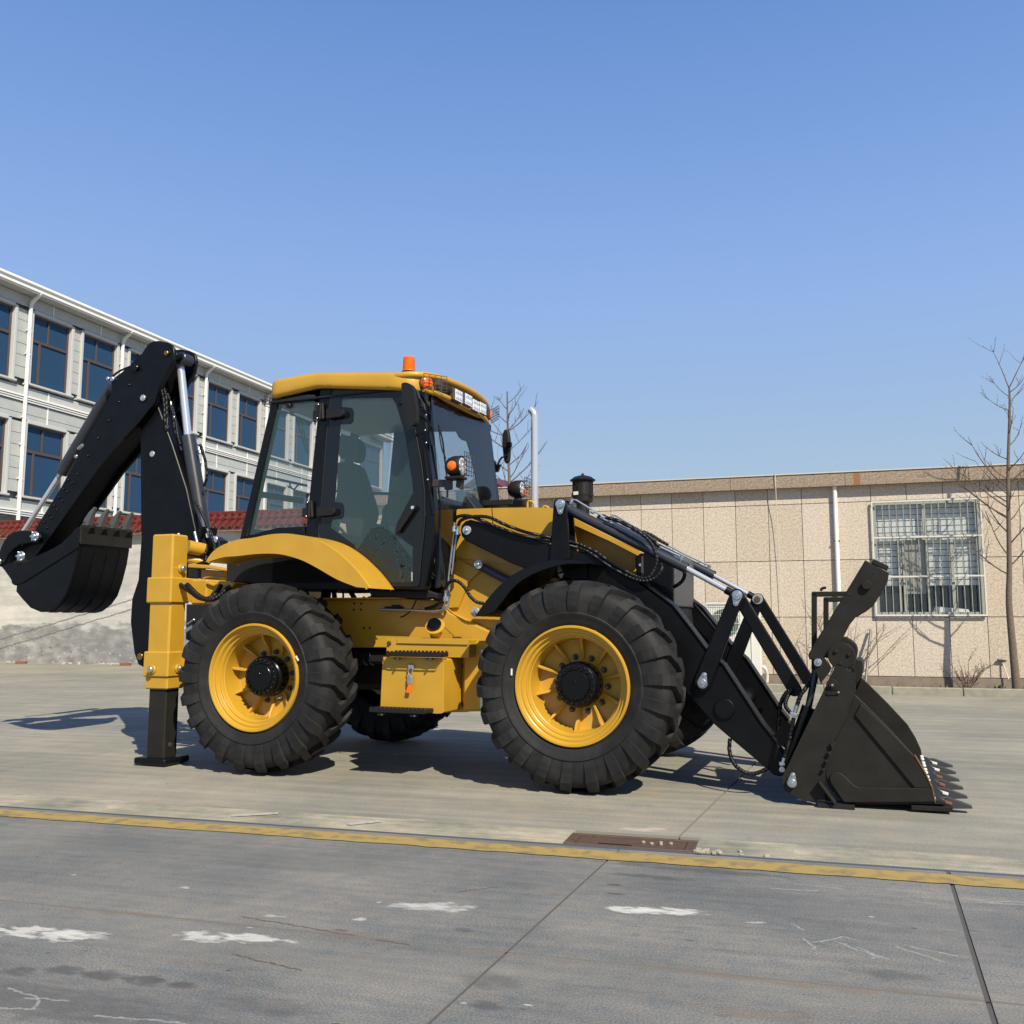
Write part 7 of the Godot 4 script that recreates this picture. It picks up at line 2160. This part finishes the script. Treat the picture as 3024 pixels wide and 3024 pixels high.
	plate("cylinder_foot", [-2.581, 1.861, -2.45, 1.882, -2.378, 1.842, -2.368, 1.791, -2.405, 1.754, -2.555, 1.796], 0.0, 0.14, k, machine, 0.01)
	plate("cylinder_bracket", [-2.429, 1.821, -2.382, 1.816, -2.381, 1.794, -2.423, 1.77, -2.461, 1.765], -0.05, 0.10, y, machine, 0.005)
	# rocker link and digging bucket
	plate("rocker_link", [-4.843, 1.651, -4.852, 1.706, -4.843, 1.815, -4.794, 1.896, -4.743, 1.949, -4.672, 1.984, -4.544, 1.993, -4.37, 1.97, -4.328, 1.949, -4.319, 1.915, -4.353, 1.869, -4.479, 1.869, -4.588, 1.854, -4.667, 1.814, -4.727, 1.761, -4.771, 1.684, -4.81, 1.647], 0.285, 0.325, k, machine, 0.006)
	for c in [[Vector3(-4.375, 1.928, 0.325), 0.050], [Vector3(-4.397, 1.731, 0.45), 0.050], [Vector3(-4.831, 1.695, 0.325), 0.036]]:
		s = Shape.new()
		var p: Vector3 = c[0]
		s.can(p, Vector3(0, 0, 1), c[1], 0.022, 8, 0.008)
		s.can(p + Vector3(0, 0, 0.022), Vector3(0, 0, 1), c[1] * 0.45, 0.016, 8, 0.004)
		for q in 6:
			var a := TAU * q / 6.0
			s.box(p + Vector3(cos(a), sin(a), 0) * float(c[1]) * 0.85 + Vector3(0, 0, 0.024), Vector3(0.014, 0.012, 0.014), Basis(Vector3(0, 0, 1), a), 0.002)
		part("castle_nut", s, mats.zinc, machine)
	var zn := 0.43; var zf := -0.20
	var outer := [-3.724, 1.977, -3.726, 1.809, -3.747, 1.668, -3.794, 1.495, -3.844, 1.367, -3.917, 1.284, -4.024, 1.219, -4.144, 1.206, -4.278, 1.247, -4.382, 1.326, -4.47, 1.4, -4.468, 1.456, -4.501, 1.463]
	s = Shape.new()
	s.prism(p2(band(outer, -0.022)), zf, zn - 0.02, 0.003)
	var bk := part("digging_bucket", s, k, machine)
	var side := [-3.724, 1.985, -3.77, 1.975, -3.834, 1.916, -3.948, 1.834, -4.083, 1.779, -4.254, 1.724, -4.307, 1.713, -4.357, 1.675, -4.473, 1.671, -4.545, 1.672, -4.678, 1.637, -4.637, 1.602, -4.545, 1.512, -4.533, 1.478, -4.5, 1.459, -4.468, 1.456, -4.47, 1.4, -4.382, 1.326, -4.278, 1.247, -4.144, 1.206, -4.024, 1.22, -3.917, 1.285, -3.844, 1.368, -3.794, 1.496, -3.747, 1.668, -3.728, 1.809]
	for z in [[zn - 0.022, zn], [zf - 0.001, zf + 0.02]]:
		s = Shape.new(); s.prism(p2(side), z[0], z[1], 0.005)
		part("bucket_side", s, k, bk)
	s = Shape.new()
	s.prism(p2([-3.708, 1.981, -3.75, 1.969, -3.814, 1.91, -3.927, 1.825, -4.066, 1.771, -4.237, 1.717, -4.41, 1.665, -4.514, 1.617, -4.514, 1.482, -4.483, 1.464, -4.386, 1.478, -3.715, 1.792]), zn + 0.001, zn + 0.012, 0.004)
	part("side_cutter", s, k, bk)
	s = Shape.new()
	s.prism(p2([-4.697, 1.637, -4.659, 1.618, -4.545, 1.512, -4.536, 1.619, -4.554, 1.673, -4.617, 1.661]), 0.18, 0.38, 0.004)
	part("bucket_ear", s, k, bk)
	s = Shape.new()
	s.prism(p2([-3.743, 1.835, -3.738, 1.983, -3.696, 1.982, -3.701, 1.831]), zf - 0.01, zn + 0.006, 0.006)
	part("bucket_lip", s, mats.bucket_paint, bk)
	for i in 4:
		var z := 0.335 - i * 0.155
		s = Shape.new()
		var t0 := Vector3(-3.73, 1.999, z); var t1 := Vector3(-3.714, 2.051, z); var t2 := Vector3(-3.68, 2.116, z); var t3 := Vector3(-3.64, 2.172, z)
		s.spike([t0, t1, t2, t3], [0.034, 0.033, 0.022, 0.009], [0.030, 0.028, 0.022, 0.012], Vector3(0, 0, 1))
		var t := part("bucket_tooth", s, mats.tooth_grey, bk)
		s = Shape.new()
		s.prism(p2([-3.8, 1.844, -3.802, 1.989, -3.778, 2.021, -3.658, 2.007, -3.656, 1.984, -3.758, 1.85]), z - 0.030, z + 0.030, 0.006)
		part("tooth_holder", s, mats.bucket_paint, t)
		s = Shape.new()
		s.can(Vector3(-3.738, 2.033, z + 0.026), Vector3(0, 0, 1), 0.010, 0.006, 14, 0.002)
		part("tooth_pin", s, mats.deep_black, t)
	for i in 4:
		var z := 0.34 - i * 0.155
		s = Shape.new()
		s.prism(p2(band([-3.728, 1.803, -3.747, 1.668, -3.794, 1.495, -3.844, 1.367, -3.917, 1.284, -4.024, 1.219, -4.092, 1.208], 0.007)), z - 0.05, z + 0.05, 0.002)
		part("wear_strip", s, k, bk)

func build_machine() -> void:
	machine = thing("backhoe_loader", "yellow and black backhoe loader, its digging arm folded, its loader bucket on the yard", "backhoe loader", Vector3(ORIGIN_X, 0, ORIGIN_Z), MACHINE_YAW)
	build_chassis()
	build_wheels()
	build_hood()
	build_cab()
	build_loader()
	build_bucket()
	build_backhoe()
	build_cab_fittings()
	build_hoses()

const ORIGIN_X := -0.363
const ORIGIN_Z := -7.639

func clear_sky() -> Image:
	# air only: deep blue overhead, paling evenly towards the horizon, the same all round
	var im := Image.create(32, 1024, false, Image.FORMAT_RGB8)
	var g := Gradient.new()
	g.offsets = PackedFloat32Array([0.0, 0.035, 0.10, 0.155, 0.215, 0.30, 0.387, 0.60, 1.0])
	g.colors = PackedColorArray([Color8(196, 207, 217), Color8(186, 204, 221), Color8(170, 195, 222), Color8(157, 187, 227), Color8(145, 179, 231), Color8(126, 163, 222), Color8(107, 146, 209), Color8(80, 118, 186), Color8(62, 98, 168)])
	g.interpolation_mode = Gradient.GRADIENT_INTERPOLATE_CUBIC
	for y in 1024:
		var up := (512.0 - y - 0.5) / 512.0
		var c := g.sample(up) if up >= 0.0 else Color8(150, 148, 138)
		for x in 32: im.set_pixel(x, y, c)
	return im

func _ready() -> void:
	rng.seed = 20240311
	# camera: hand-held at chest height, tilted up a little
	var cam := Camera3D.new()
	cam.name = "camera"
	cam.position = Vector3(0, 1.13, 0)
	cam.rotation_degrees = Vector3(6.59, 0, 0)
	cam.fov = 57.25
	cam.near = 0.05
	cam.far = 1500.0
	add_child(cam)
	cam.current = true
	# a clear spring sky
	var env := Environment.new()
	env.background_mode = Environment.BG_SKY
	var sm := PanoramaSkyMaterial.new()
	sm.panorama = ImageTexture.create_from_image(clear_sky())
	sm.energy_multiplier = 0.8
	var sky := Sky.new()
	sky.sky_material = sm
	env.sky = sky
	env.ambient_light_source = Environment.AMBIENT_SOURCE_SKY
	env.tonemap_mode = Environment.TONE_MAPPER_LINEAR
	env.tonemap_exposure = 1.25
	env.sdfgi_enabled = true; env.ssao_enabled = true; env.ssil_enabled = true
	var we := WorldEnvironment.new()
	we.name = "world_environment"; we.environment = env
	add_child(we)
	# the sun stands behind the camera to the right, about 43 degrees high
	var sun := DirectionalLight3D.new()
	sun.name = "sun"
	sun.rotation_degrees = Vector3(-42.8, 24.0, 0)
	sun.light_energy = 1.6
	sun.light_color = Color(1.0, 0.955, 0.87)
	sun.light_angular_distance = 0.5
	sun.shadow_enabled = true
	add_child(sun)

	make_materials()
	build_ground()
	build_shed()
	build_office()
	build_boundary()
	build_machine()
	build_plants()
